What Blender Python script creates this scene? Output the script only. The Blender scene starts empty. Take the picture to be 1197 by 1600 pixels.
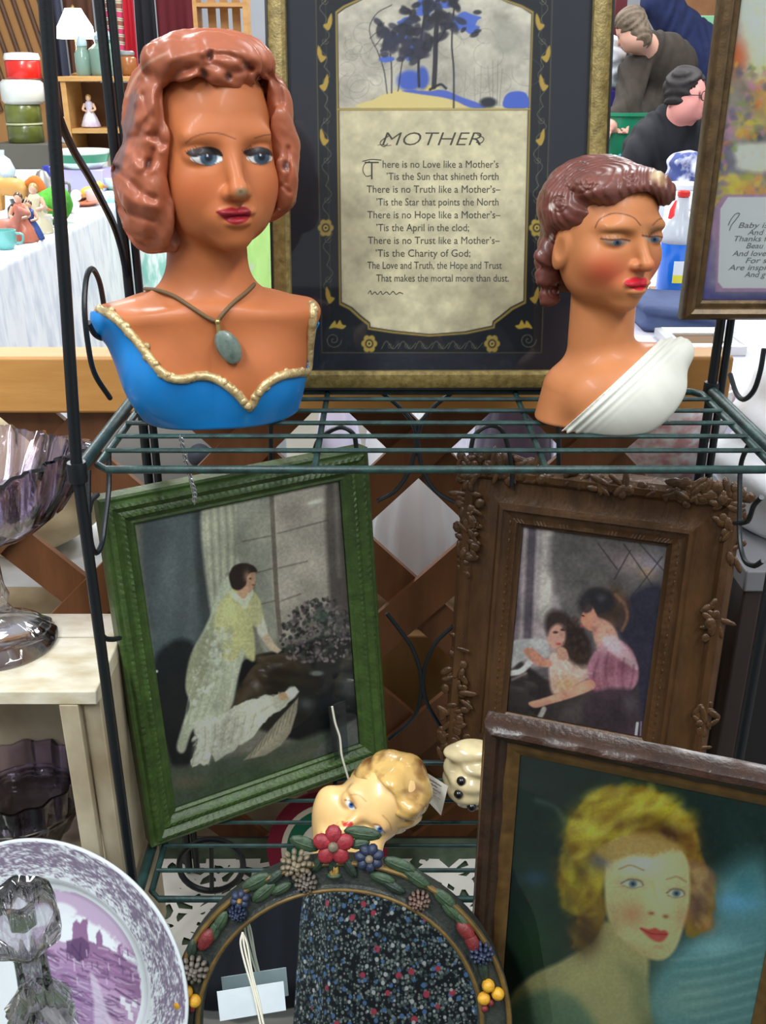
import bpy, math, random
import numpy as np
from mathutils import Vector, Matrix

R = math.radians
SC = bpy.context.scene
COL = SC.collection

# ------------------------------------------------------------------ camera
FPX = 1550.0
PITCH = R(24.0)
CAMZ = 1.40
cam_d = bpy.data.cameras.new('camera')
cam_d.sensor_fit = 'AUTO'
cam_d.sensor_width = 36.0
cam_d.lens = FPX / 1600.0 * 36.0
cam_d.clip_start = 0.02
cam_d.clip_end = 100
cam = bpy.data.objects.new('camera', cam_d)
COL.objects.link(cam)
cam.location = (0, 0, CAMZ)
cam.rotation_euler = (math.pi / 2 - PITCH, 0, 0)
SC.camera = cam

# ------------------------------------------------------------------ light
W_ = bpy.data.worlds.new('hall_light')
SC.world = W_
W_.use_nodes = True
W_.node_tree.nodes['Background'].inputs[0].default_value = (0.93, 0.97, 1.0, 1)
W_.node_tree.nodes['Background'].inputs[1].default_value = 0.55
def area(name, loc, size, sy, power, col=(0.95, 0.98, 1.0), rot=(0, 0, 0)):
    l = bpy.data.lights.new(name, 'AREA')
    l.shape = 'RECTANGLE'; l.size = size; l.size_y = sy; l.energy = power; l.color = col
    o = bpy.data.objects.new(name, l); COL.objects.link(o)
    o.location = loc; o.rotation_euler = rot
    return o
area('fluorescent_fixture', (-1.2, -0.7, 3.2), 0.35, 2.4, 92)
area('fluorescent_fixture', (1.2, -0.7, 3.2), 0.35, 2.4, 72)
area('fluorescent_fixture', (-1.5, 4.0, 3.3), 0.35, 2.4, 120)
area('fluorescent_fixture', (1.6, 4.0, 3.3), 0.35, 2.4, 90)
area('fluorescent_fixture', (0.0, 7.0, 3.3), 0.35, 2.4, 90)

SC.view_settings.view_transform = 'Standard'
SC.view_settings.look = 'None'
SC.view_settings.gamma = 1
SC.view_settings.use_curve_mapping = False
SC.view_settings.exposure = 0.18

# ------------------------------------------------------------------ projection helpers (sizes and places read off the view)
CT, ST = math.cos(PITCH), math.sin(PITCH)
def ray(px, py):
    u = (px - 598.5) / FPX; v = (800 - py) / FPX
    return np.array([u, CT + v * ST, -ST + v * CT])
CAM = np.array([0, 0, CAMZ])
def at(px, py, Y):
    d = ray(px, py); return CAM + d * (Y / d[1])
def onz(px, py, z):
    d = ray(px, py); return CAM + d * ((z - CAMZ) / d[2])
def proj(P):
    P = np.asarray(P, float).reshape(-1, 3) - CAM
    dep = P[:, 1] * CT - P[:, 2] * ST
    up = P[:, 1] * ST + P[:, 2] * CT
    return 598.5 + FPX * P[:, 0] / dep, 800 - FPX * up / dep

def lin(c):
    c = np.asarray(c, float)
    return np.where(c <= 0.04045, c / 12.92, ((np.maximum(c, 0) + 0.055) / 1.055) ** 2.4)
def L3(c):
    return tuple(float(x) for x in lin(np.array(c) / 255.0))

# ------------------------------------------------------------------ materials
def nodes_of(name):
    m = bpy.data.materials.new(name); m.use_nodes = True
    nt = m.node_tree
    return m, nt, nt.nodes['Principled BSDF']
def M(name, col, rough=0.5, metal=0.0, col2=None, scale=30, detail=4, bump=0.0, bscale=200, coat=0.0, spec=0.5,
      stretch=None, contrast=0.25, emit=0):
    m, nt, b = nodes_of(name)
    b.inputs['Roughness'].default_value = rough
    b.inputs['Metallic'].default_value = metal
    b.inputs['Coat Weight'].default_value = coat
    b.inputs['Coat Roughness'].default_value = 0.15
    b.inputs['Specular IOR Level'].default_value = spec
    b.inputs['Base Color'].default_value = (*L3(col), 1)
    tc = nt.nodes.new('ShaderNodeTexCoord'); src = tc.outputs['Object']
    if stretch:
        mp = nt.nodes.new('ShaderNodeMapping'); mp.inputs['Scale'].default_value = stretch
        nt.links.new(src, mp.inputs[0]); src = mp.outputs[0]
    if col2 is not None:
        n = nt.nodes.new('ShaderNodeTexNoise'); n.inputs['Scale'].default_value = scale; n.inputs['Detail'].default_value = detail
        nt.links.new(src, n.inputs['Vector'])
        r = nt.nodes.new('ShaderNodeValToRGB')
        r.color_ramp.elements[0].position = 0.5 - contrast; r.color_ramp.elements[0].color = (*L3(col), 1)
        r.color_ramp.elements[1].position = 0.5 + contrast; r.color_ramp.elements[1].color = (*L3(col2), 1)
        nt.links.new(n.outputs['Fac'], r.inputs['Fac']); nt.links.new(r.outputs['Color'], b.inputs['Base Color'])
    if bump:
        n = nt.nodes.new('ShaderNodeTexNoise'); n.inputs['Scale'].default_value = bscale; n.inputs['Detail'].default_value = 5
        nt.links.new(src, n.inputs['Vector'])
        bp = nt.nodes.new('ShaderNodeBump'); bp.inputs['Strength'].default_value = bump; bp.inputs['Distance'].default_value = 0.002
        nt.links.new(n.outputs['Fac'], bp.inputs['Height']); nt.links.new(bp.outputs['Normal'], b.inputs['Normal'])
    if emit:
        b.inputs['Emission Color'].default_value = (*L3(col), 1); b.inputs['Emission Strength'].default_value = emit
    return m
def MV(name, rough=0.5, coat=0.0, spec=0.5, bump=0.0, bscale=300, metal=0.0, sss=0):
    m, nt, b = nodes_of(name)
    a = nt.nodes.new('ShaderNodeVertexColor'); a.layer_name = 'Col'
    nt.links.new(a.outputs['Color'], b.inputs['Base Color'])
    b.inputs['Roughness'].default_value = rough; b.inputs['Coat Weight'].default_value = coat
    b.inputs['Specular IOR Level'].default_value = spec; b.inputs['Metallic'].default_value = metal
    b.inputs['Coat Roughness'].default_value = 0.12
    if bump:
        n = nt.nodes.new('ShaderNodeTexNoise'); n.inputs['Scale'].default_value = bscale
        bp = nt.nodes.new('ShaderNodeBump'); bp.inputs['Strength'].default_value = bump; bp.inputs['Distance'].default_value = 0.001
        nt.links.new(n.outputs['Fac'], bp.inputs['Height']); nt.links.new(bp.outputs['Normal'], b.inputs['Normal'])
    return m
def glassmat(name, tint=(255, 255, 255), rough=0.02, clear=0.6, ior=1.5, fres=1.35):
    """clear pane / pressed glass: part see-through, part refracting, with a mirror-like sheen"""
    m = bpy.data.materials.new(name); m.use_nodes = True
    nt = m.node_tree; nt.nodes.remove(nt.nodes['Principled BSDF'])
    out = nt.nodes['Material Output']
    t = nt.nodes.new('ShaderNodeBsdfTransparent'); t.inputs[0].default_value = (*L3(tint), 1)
    g = nt.nodes.new('ShaderNodeBsdfGlossy'); g.inputs['Roughness'].default_value = rough
    f = nt.nodes.new('ShaderNodeFresnel'); f.inputs['IOR'].default_value = fres
    mx = nt.nodes.new('ShaderNodeMixShader')
    nt.links.new(f.outputs[0], mx.inputs[0])
    if clear < 1:
        gl = nt.nodes.new('ShaderNodeBsdfGlass'); gl.inputs['Color'].default_value = (*L3(tint), 1)
        gl.inputs['Roughness'].default_value = rough; gl.inputs['IOR'].default_value = ior
        m2 = nt.nodes.new('ShaderNodeMixShader'); m2.inputs[0].default_value = clear
        nt.links.new(gl.outputs[0], m2.inputs[1]); nt.links.new(t.outputs[0], m2.inputs[2])
        nt.links.new(m2.outputs[0], mx.inputs[1])
    else:
        nt.links.new(t.outputs[0], mx.inputs[1])
    nt.links.new(g.outputs[0], mx.inputs[2])
    nt.links.new(mx.outputs[0], out.inputs[0])
    return m

# ------------------------------------------------------------------ objects
def thing(name, label, cat, loc, group=None):
    o = bpy.data.objects.new(name, None); COL.objects.link(o)
    o.empty_display_size = 0.02
    o.location = Vector([float(x) for x in loc]); o['label'] = label; o['category'] = cat
    if group: o['group'] = group
    return o
def tag(o, label, cat, group=None, kind=None):
    o['label'] = label; o['category'] = cat
    if group: o['group'] = group
    if kind: o['kind'] = kind
    return o
def wloc(o):
    v = np.array(o.location, float)
    while o.parent:
        o = o.parent; v = v + np.array(o.location, float)
    return v
class MB:
    def __init__(s): s.v = []; s.f = []; s.n = 0
    def add(s, v, f):
        v = np.asarray(v, float).reshape(-1, 3)
        s.v.append(v); s.f += [tuple(int(i) + s.n for i in q) for q in f]; s.n += len(v)
        return s
    def box(s, c, size, rot=None, taper=None):
        c = np.array(c, float); h = np.array(size, float) / 2
        p = np.array([[x, y, z] for z in (-1, 1) for y in (-1, 1) for x in (-1, 1)], float)
        if taper: p[4:, :2] *= taper
        p = p * h
        if rot is not None: p = p @ np.array(rot).T
        s.add(p + c, [(0, 2, 3, 1), (4, 5, 7, 6), (0, 1, 5, 4), (2, 6, 7, 3), (0, 4, 6, 2), (1, 3, 7, 5)])
        return s
    def tube(s, pts, r, n=10, closed=False, smooth=0):
        pts = np.asarray(pts, float)
        if smooth: pts = catmull(pts, smooth, closed)
        k = len(pts); rr = np.full(k, r, float) if np.isscalar(r) else np.interp(np.linspace(0, 1, k), np.linspace(0, 1, len(r)), r)
        t = np.roll(pts, -1, 0) - np.roll(pts, 1, 0) if closed else np.gradient(pts, axis=0)
        t /= np.linalg.norm(t, axis=1)[:, None] + 1e-12
        a = np.array([0, 0, 1.0]) if abs(t[0][2]) < .9 else np.array([1.0, 0, 0])
        u = np.cross(t[0], a); u /= np.linalg.norm(u)
        V = []
        ang = np.linspace(0, 2 * np.pi, n, endpoint=False)
        for i in range(k):
            u = u - t[i] * np.dot(u, t[i]); u /= np.linalg.norm(u) + 1e-12
            w = np.cross(t[i], u)
            V.append(pts[i] + rr[i] * (np.cos(ang)[:, None] * u + np.sin(ang)[:, None] * w))
        V = np.concatenate(V); Fc = []
        for i in range(k if closed else k - 1):
            j = (i + 1) % k
            for q in range(n):
                Fc.append((i * n + q, i * n + (q + 1) % n, j * n + (q + 1) % n, j * n + q))
        if not closed:
            Fc.append(tuple(range(n))[::-1]); Fc.append(tuple((k - 1) * n + q for q in range(n)))
        s.add(V, Fc); return s
    def lathe(s, c, prof, n=40, rot=None, sx=1, sy=1, wob=None):
        c = np.array(c, float); ang = np.linspace(0, 2 * np.pi, n, endpoint=False); V = []
        for i, (r, z) in enumerate(prof):
            rr = np.full(n, r) if wob is None else wob(r, z, ang)
            V.append(np.stack([rr * np.cos(ang) * sx, rr * np.sin(ang) * sy, np.full(n, z)], 1))
        V = np.concatenate(V)
        if rot is not None: V = V @ np.array(rot).T
        k = len(prof)
        Fc = [(i * n + q, i * n + (q + 1) % n, (i + 1) * n + (q + 1) % n, (i + 1) * n + q) for i in range(k - 1) for q in range(n)]
        if prof[0][0] > 1e-6: Fc.append(tuple(range(n))[::-1])
        if prof[-1][0] > 1e-6: Fc.append(tuple((k - 1) * n + q for q in range(n)))
        s.add(V + c, Fc); return s
    def ball(s, c, r, rot=None, n=14, m=8):
        r = np.array([r, r, r] if np.isscalar(r) else r, float)
        V = []; 
        for i in range(m + 1):
            th = np.pi * i / m
            ang = np.linspace(0, 2 * np.pi, n, endpoint=False)
            V.append(np.stack([np.sin(th) * np.cos(ang), np.sin(th) * np.sin(ang), np.full(n, np.cos(th))], 1))
        V = np.concatenate(V) * r
        if rot is not None: V = V @ np.array(rot).T
        Fc = [(i * n + q, (i + 1) * n + q, (i + 1) * n + (q + 1) % n, i * n + (q + 1) % n) for i in range(m) for q in range(n)]
        s.add(V + np.array(c, float), Fc); return s
    def prism(s, poly, O, U, V, N, w0, w1):
        """outline (u,v) extruded from w0 to w1 along N"""
        poly = np.asarray(poly, float); n = len(poly)
        b = O + poly[:, :1] * U + poly[:, 1:] * V
        s.add(np.concatenate([b + w0 * N, b + w1 * N]),
              [tuple(range(n))[::-1], tuple(range(n, 2 * n))] + [(i, (i + 1) % n, n + (i + 1) % n, n + i) for i in range(n)])
        return s
    def build(s, name, mat, parent=None, smooth=True, angle=40, bevel=0, **kw):
        return mesh(name, np.concatenate(s.v), s.f, mat, parent, smooth, angle, bevel=bevel, **kw)
def mesh(name, v, f, mat, parent=None, smooth=True, angle=40, colors=None, bevel=0, label=None, origin=None):
    v = np.asarray(v, float).reshape(-1, 3)
    if parent is not None: off = wloc(parent)
    elif origin is not None: off = np.array(origin, float)
    else:
        off = np.array([(v[:, 0].min() + v[:, 0].max()) / 2, (v[:, 1].min() + v[:, 1].max()) / 2, v[:, 2].min()])
    me = bpy.data.meshes.new(name)
    vv = (v - off).astype(np.float32)
    if isinstance(f, np.ndarray):
        k = f.shape[1]; nf = len(f)
        me.vertices.add(len(vv)); me.vertices.foreach_set('co', vv.ravel())
        me.loops.add(nf * k); me.loops.foreach_set('vertex_index', f.astype(np.int32).ravel())
        me.polygons.add(nf)
        me.polygons.foreach_set('loop_start', np.arange(0, nf * k, k, dtype=np.int32))
        me.update(calc_edges=True)
    else:
        me.from_pydata(vv.tolist(), [], f); me.update()
    me.validate()
    if colors is not None:
        ca = me.color_attributes.new('Col', 'FLOAT_COLOR', 'POINT')
        cc = np.ones((len(vv), 4), np.float32); cc[:, :3] = colors
        ca.data.foreach_set('color', cc.ravel())
    if mat is not None: me.materials.append(mat)
    o = bpy.data.objects.new(name, me); COL.objects.link(o)
    if smooth:
        me.shade_smooth() if angle >= 180 else me.set_sharp_from_angle(angle=R(angle))
    else: me.shade_flat()
    if bevel:
        md = o.modifiers.new('bevel', 'BEVEL'); md.width = bevel; md.segments = 2; md.limit_method = 'ANGLE'
    if parent is not None: o.parent = parent
    else: o.location = off
    if label: o['label'] = label
    return o
def catmull(P, n=8, closed=False):
    P = np.asarray(P, float)
    if closed: Q = np.concatenate([P[-1:], P, P[:2]])
    else: Q = np.concatenate([2 * P[:1] - P[1:2], P, 2 * P[-1:] - P[-2:-1]])
    out = []; t = np.linspace(0, 1, n, endpoint=False)[:, None]
    for i in range(len(Q) - 3):
        a, b, c, d = Q[i:i + 4]
        out.append(.5 * ((2 * b) + (-a + c) * t + (2 * a - 5 * b + 4 * c - d) * t ** 2 + (-a + 3 * b - 3 * c + d) * t ** 3))
    out = np.concatenate(out)
    return out if closed else np.concatenate([out, P[-1:]])
def rotz(a): c, s = math.cos(a), math.sin(a); return np.array([[c, -s, 0], [s, c, 0], [0, 0, 1]])
def rotx(a): c, s = math.cos(a), math.sin(a); return np.array([[1, 0, 0], [0, c, -s], [0, s, c]])
def roty(a): c, s = math.cos(a), math.sin(a); return np.array([[c, 0, s], [0, 1, 0], [-s, 0, c]])

# ------------------------------------------------------------------ noise + paint
def vnoise(X, Y, seed=0):
    rs = np.random.RandomState(seed); T = rs.rand(64, 64)
    xi = np.floor(X).astype(int); yi = np.floor(Y).astype(int); fx = X - xi; fy = Y - yi
    fx = fx * fx * (3 - 2 * fx); fy = fy * fy * (3 - 2 * fy)
    g = lambda a, b: T[a % 64, b % 64]
    return (g(xi, yi) * (1 - fx) + g(xi + 1, yi) * fx) * (1 - fy) + (g(xi, yi + 1) * (1 - fx) + g(xi + 1, yi + 1) * fx) * fy
def fbm(X, Y, seed=0, o=4):
    s = 0; a = .5
    for i in range(o): s = s + a * vnoise(X * 2 ** i, Y * 2 ** i, seed + i); a *= .5
    return s / (1 - .5 ** o)
def n3(P, sc, seed=0):
    P = P * sc
    return (fbm(P[:, 0] + .37 * P[:, 2], P[:, 1] + .61 * P[:, 2], seed, 3) + fbm(P[:, 2] + .5 * P[:, 0], P[:, 0] - .3 * P[:, 1], seed + 9, 3)) / 2
def segdist(x, y, a, b):
    d = b - a; L = d @ d + 1e-12
    t = np.clip(((x - a[0]) * d[0] + (y - a[1]) * d[1]) / L, 0, 1)
    return np.hypot(x - a[0] - t * d[0], y - a[1] - t * d[1])
def polydist(x, y, P):
    d = np.full(x.shape, 1e9); ins = np.zeros(x.shape, bool); n = len(P)
    for i in range(n):
        a, b = P[i], P[(i + 1) % n]
        d = np.minimum(d, segdist(x, y, a, b))
        c = (a[1] > y) != (b[1] > y)
        ins ^= c & (x < (b[0] - a[0]) * (y - a[1]) / (b[1] - a[1] + 1e-12) + a[0])
    return np.where(ins, -d, d)
class Paint:
    def __init__(s, X, Y, base, ok=None):
        s.X = X; s.Y = Y; s.c = np.tile(np.array(base, float) / 255, (len(X), 1)); s.ok = ok
    def _mix(s, i, m, col):
        if s.ok is not None: m = m * s.ok[i]
        s.c[i] += m[:, None] * (np.array(col, float) / 255 - s.c[i])
    def _sel(s, x0, x1, y0, y1): return np.nonzero((s.X > x0) & (s.X < x1) & (s.Y > y0) & (s.Y < y1))[0]
    def poly(s, pts, col, soft=2.0, a=1.0, sm=True, wob=0):
        P = np.array(pts, float)
        if sm: P = catmull(P, 6, True)
        i = s._sel(P[:, 0].min() - soft, P[:, 0].max() + soft, P[:, 1].min() - soft, P[:, 1].max() + soft)
        if not len(i): return s
        x, y = s.X[i], s.Y[i]
        d = polydist(x, y, P)
        if wob: d = d + wob * (fbm(x / 6, y / 6, 3) - .5) * 2
        s._mix(i, np.clip(.5 - d / soft, 0, 1) * a, col); return s
    def line(s, pts, w, col, soft=1.5, a=1.0, sm=True, taper=False):
        P = np.array(pts, float)
        if sm and len(P) > 2: P = catmull(P, 6)
        g = w + soft
        i = s._sel(P[:, 0].min() - g, P[:, 0].max() + g, P[:, 1].min() - g, P[:, 1].max() + g)
        if not len(i): return s
        x, y = s.X[i], s.Y[i]; d = np.full(x.shape, 1e9)
        for k in range(len(P) - 1):
            ww = w / 2 * (1 if not taper else max(.15, 1 - k / (len(P) - 1)))
            d = np.minimum(d, segdist(x, y, P[k], P[k + 1]) - ww)
        s._mix(i, np.clip(.5 - d / soft, 0, 1) * a, col); return s
    def ell(s, cx, cy, rx, ry, col, rot=0, soft=.3, a=1.0):
        g = max(rx, ry) * (1 + soft)
        i = s._sel(cx - g, cx + g, cy - g, cy + g)
        if not len(i): return s
        c, n = math.cos(R(rot)), math.sin(R(rot)); x = s.X[i] - cx; y = s.Y[i] - cy
        d = np.hypot((x * c + y * n) / rx, (-x * n + y * c) / ry)
        s._mix(i, np.clip((1 - d) / soft + .5, 0, 1) * a, col); return s
    def glow(s, cx, cy, rx, ry, col, rot=0, a=1.0):
        g = max(rx, ry) * 2.6
        i = s._sel(cx - g, cx + g, cy - g, cy + g)
        if not len(i): return s
        c, n = math.cos(R(rot)), math.sin(R(rot)); x = s.X[i] - cx; y = s.Y[i] - cy
        d2 = ((x * c + y * n) / rx) ** 2 + ((-x * n + y * c) / ry) ** 2
        s._mix(i, np.exp(-d2) * a, col); return s
    def dabs(s, poly, n, r, cols, seed=0, a=.9, soft=.5, asp=1.0, rot=None):
        rs = np.random.RandomState(seed); P = np.array(poly, float)
        lo, hi = P.min(0), P.max(0); k = 0; t = 0
        while k < n and t < n * 20:
            t += 1; q = lo + rs.rand(2) * (hi - lo)
            if polydist(q[:1], q[1:], P)[0] > 0: continue
            rr = r * (.6 + .8 * rs.rand())
            s.ell(q[0], q[1], rr * asp, rr, cols[rs.randint(len(cols))], rs.rand() * 180 if rot is None else rot + rs.randn() * 12, soft, a); k += 1
        return s
    def tex(s, sx, sy, amp, seed=0, i=None):
        n = fbm(s.X / sx, s.Y / sy, seed) - .5
        s.c *= (1 + amp * 2 * n)[:, None]; return s
    def out(s, gain=1.0): return np.clip(lin(np.clip(s.c, 0, 1)) * gain, 0, .95)

# ------------------------------------------------------------------ flat pictures in 3-D
class Pose:
    def __init__(s, O, U, V):
        s.O = np.array(O, float); s.U = np.array(U, float) / np.linalg.norm(U)
        V = np.array(V, float); V = V - s.U * (V @ s.U); s.V = V / np.linalg.norm(V); s.N = np.cross(s.U, s.V)
    def p(s, u, v, w=0): return s.O + u * s.U + v * s.V + w * s.N
    def uv(s, px, py, w=0):
        d = ray(px, py); o = s.O + w * s.N
        t = ((o - CAM) @ s.N) / (d @ s.N); q = CAM + d * t - o
        return q @ s.U, q @ s.V
def grid(pose, u0, u1, v0, v1, w, res):
    nu = int((u1 - u0) / res) + 2; nv = int((v1 - v0) / res) + 2
    uu, vv = np.meshgrid(np.linspace(u0, u1, nu), np.linspace(v0, v1, nv))
    P = pose.O + uu.reshape(-1, 1) * pose.U + vv.reshape(-1, 1) * pose.V + w * pose.N
    i = np.arange(nv - 1)[:, None] * nu + np.arange(nu - 1)[None]; i = i.ravel()
    return P, np.stack([i, i + 1, i + nu + 1, i + nu], 1)
def frame(parent, pose, W, H, prof, mat, name='frame', seg=1, disp=None, label=None):
    """mitred picture frame: prof = closed list of (inset, height); disp(k, side, t, length) moves ring k outward in height"""
    k = len(prof); V = []; Fc = []
    cs = lambda d: [(d, d), (W - d, d), (W - d, H - d), (d, H - d)]
    for side in range(4):
        base = len(V)
        for i in range(seg + 1):
            t = i / seg
            for j, (d, w) in enumerate(prof):
                a = np.array(cs(d)[side]); b = np.array(cs(d)[(side + 1) % 4]); q = a + (b - a) * t
                ww = w + (disp(j, side, t, W if side % 2 == 0 else H) if disp else 0)
                V.append(pose.p(q[0], q[1], ww))
        for i in range(seg):
            for j in range(k):
                a = base + i * k + j; b = base + i * k + (j + 1) % k
                Fc.append((a, a + k, b + k, b))
    return mesh(name, np.array(V), Fc, mat, parent, True, 35, label=label)
def alphamat(name, col, alpha, rough=.3):
    m, nt, b = nodes_of(name); b.inputs['Base Color'].default_value = (*L3(col), 1); b.inputs['Alpha'].default_value = alpha; b.inputs['Roughness'].default_value = rough
    return m
def textmesh(lines):
    """lines of (text, pose, px0, px1, baseline_py, cap_px, shear, w) -> one vertex/face soup laid on the sheet"""
    mb = MB()
    for (txt, pose, x0, x1, yb, cap, shear, w, bold) in lines:
        cu = bpy.data.curves.new('t', 'FONT'); cu.body = txt; cu.size = 1; cu.shear = shear; cu.resolution_u = 3; cu.offset = bold
        ob = bpy.data.objects.new('t', cu); COL.objects.link(ob)
        dg = bpy.context.evaluated_depsgraph_get(); dg.update()
        me = bpy.data.meshes.new_from_object(ob.evaluated_get(dg))
        v = np.array([q.co[:] for q in me.vertices]); f = [tuple(p.vertices) for p in me.polygons]
        bpy.data.objects.remove(ob); bpy.data.curves.remove(cu); bpy.data.meshes.remove(me)
        if not len(v): continue
        a = np.array(pose.uv(x0, yb, w)); b = np.array(pose.uv(x1, yb, w)); c = np.array(pose.uv(x0, yb - cap, w))
        wd = v[:, 0].max() - v[:, 0].min(); xx = (v[:, 0] - v[:, 0].min()) / wd
        hh = np.linalg.norm(c - a) / 0.7
        e = (b - a); nrm = np.array([-e[1], e[0]]) / np.linalg.norm(e)
        q = a + xx[:, None] * e + (v[:, 1] * hh)[:, None] * nrm
        mb.add(pose.O + q[:, :1] * pose.U + q[:, 1:] * pose.V + w * pose.N, f)
    return mb

# ------------------------------------------------------------------ sculpting with distance fields
def sph(p, c, r): return np.linalg.norm(p - np.array(c), axis=1) - r
def ell(p, c, r, Rm=None):
    q = p - np.array(c)
    if Rm is not None: q = q @ Rm
    r = np.array(r); k0 = np.linalg.norm(q / r, axis=1); k1 = np.linalg.norm(q / r ** 2, axis=1) + 1e-9
    return k0 * (k0 - 1) / k1
def cap(p, a, b, ra, rb):
    a = np.array(a, float); b = np.array(b, float); d = b - a
    t = np.clip(((p - a) @ d) / (d @ d), 0, 1)
    return np.linalg.norm(p - a - t[:, None] * d, axis=1) - (ra + (rb - ra) * t)
def smin(a, b, k): h = np.clip(.5 + .5 * (b - a) / k, 0, 1); return b * (1 - h) + a * h - k * h * (1 - h)
def smax(a, b, k): return -smin(-a, -b, k)
def surf(f, lo, hi, h, B=6):
    lo = np.array(lo, float); hi = np.array(hi, float)
    nb = np.ceil((hi - lo) / (h * B)).astype(int); n = nb * B
    bc = np.stack(np.meshgrid(*[np.arange(k) for k in nb], indexing='ij'), -1).reshape(-1, 3)
    fc = f(lo + (bc + .5) * B * h - .5 * h)
    V = np.repeat(np.repeat(np.repeat(fc.reshape(nb), B, 0), B, 1), B, 2).astype(np.float32)
    sel = bc[np.abs(fc) < B * h * 2.0]
    off = np.stack(np.meshgrid(*[np.arange(B)] * 3, indexing='ij'), -1).reshape(-1, 3)
    for s in range(0, len(sel), 1500):
        idx = (sel[s:s + 1500, None, :] * B + off[None]).reshape(-1, 3)
        V[idx[:, 0], idx[:, 1], idx[:, 2]] = f(lo + idx * h)
    I = V < 0
    c = np.zeros(tuple(n - 1), np.uint8)
    for dx in (0, 1):
        for dy in (0, 1):
            for dz in (0, 1): c += I[dx:n[0] - 1 + dx, dy:n[1] - 1 + dy, dz:n[2] - 1 + dz]
    cell = np.argwhere((c > 0) & (c < 8))
    cid = np.full(tuple(n - 1), -1, np.int32); cid[cell[:, 0], cell[:, 1], cell[:, 2]] = np.arange(len(cell))
    acc = np.zeros((len(cell), 3)); cnt = np.zeros(len(cell))
    cor = [(dx, dy, dz) for dx in (0, 1) for dy in (0, 1) for dz in (0, 1)]
    for a in cor:
        for ax in range(3):
            if a[ax]: continue
            b = list(a); b[ax] = 1
            va = V[cell[:, 0] + a[0], cell[:, 1] + a[1], cell[:, 2] + a[2]]; vb = V[cell[:, 0] + b[0], cell[:, 1] + b[1], cell[:, 2] + b[2]]
            x = (va < 0) != (vb < 0); t = np.where(x, va / np.where(x, va - vb, 1), 0)
            q = np.array(a, float)[None] + t[:, None] * (np.array(b) - np.array(a))[None]
            acc[x] += q[x]; cnt[x] += 1
    vert = lo + (cell + acc / cnt[:, None]) * h
    F = []
    for ax in range(3):
        sl0 = [slice(None)] * 3; sl1 = [slice(None)] * 3; sl0[ax] = slice(0, -1); sl1[ax] = slice(1, None)
        x = np.argwhere(I[tuple(sl0)] != I[tuple(sl1)])
        o1, o2 = [(1, 2), (2, 0), (0, 1)][ax]
        ok = (x[:, o1] > 0) & (x[:, o2] > 0) & (x[:, o1] < n[o1] - 1) & (x[:, o2] < n[o2] - 1); x = x[ok]
        flip = I[x[:, 0], x[:, 1], x[:, 2]]
        e1 = np.zeros(3, int); e1[o1] = 1; e2 = np.zeros(3, int); e2[o2] = 1
        g = lambda q: cid[q[:, 0], q[:, 1], q[:, 2]]
        quad = np.stack([g(x - e1 - e2), g(x - e2), g(x), g(x - e1)], 1)
        quad[~flip] = quad[~flip][:, ::-1]; F.append(quad)
    F = np.concatenate(F); F = F[(F >= 0).all(1)]
    for _ in range(2):
        fv = f(vert); G = grad(f, vert); g2 = (G * G).sum(1) + 1e-6
        vert = vert - np.clip(fv / g2, -h, h)[:, None] * G
    return vert, F
def grad(f, p, e=4e-4):
    return np.stack([(f(p + d) - f(p - d)) / (2 * e) for d in np.eye(3) * e], 1)
def cast(f, px, py, t0, t1):
    """first hit of the sight line through a photo point with a sculpted surface (nearest miss is pulled onto it)"""
    d = ray(px, py); d = d / np.linalg.norm(d); t = np.linspace(t0, t1, 900)
    v = f(CAM + t[:, None] * d); k = np.nonzero(v < 0)[0]
    i = k[0] if len(k) else int(np.argmin(v))
    p = (CAM + t[i] * d)[None]
    for _ in range(4):
        g = grad(f, p); p = p - (f(p) / ((g * g).sum(1) + 1e-6))[:, None] * g
    return p[0], grad(f, p)[0] / np.linalg.norm(grad(f, p)[0])
# ------------------------------------------------------------------ setting
def struct(o): o['kind'] = 'structure'; return o
m_floor = M('floor_concrete', (120, 112, 104), .6, col2=(98, 92, 86), scale=3)
struct(MB().box((0, 5, -.05), (14, 16, .1)).build('floor', m_floor))
m_wall = M('hall_wall_paint', (176, 180, 186), .7, col2=(165, 168, 174), scale=2)
struct(MB().box((0, 9.05, 2.0), (14, .1, 4.0)).build('wall_back', m_wall))

def onx(px, py, X):
    d = ray(px, py); return CAM + d * (X / d[0])

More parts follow.
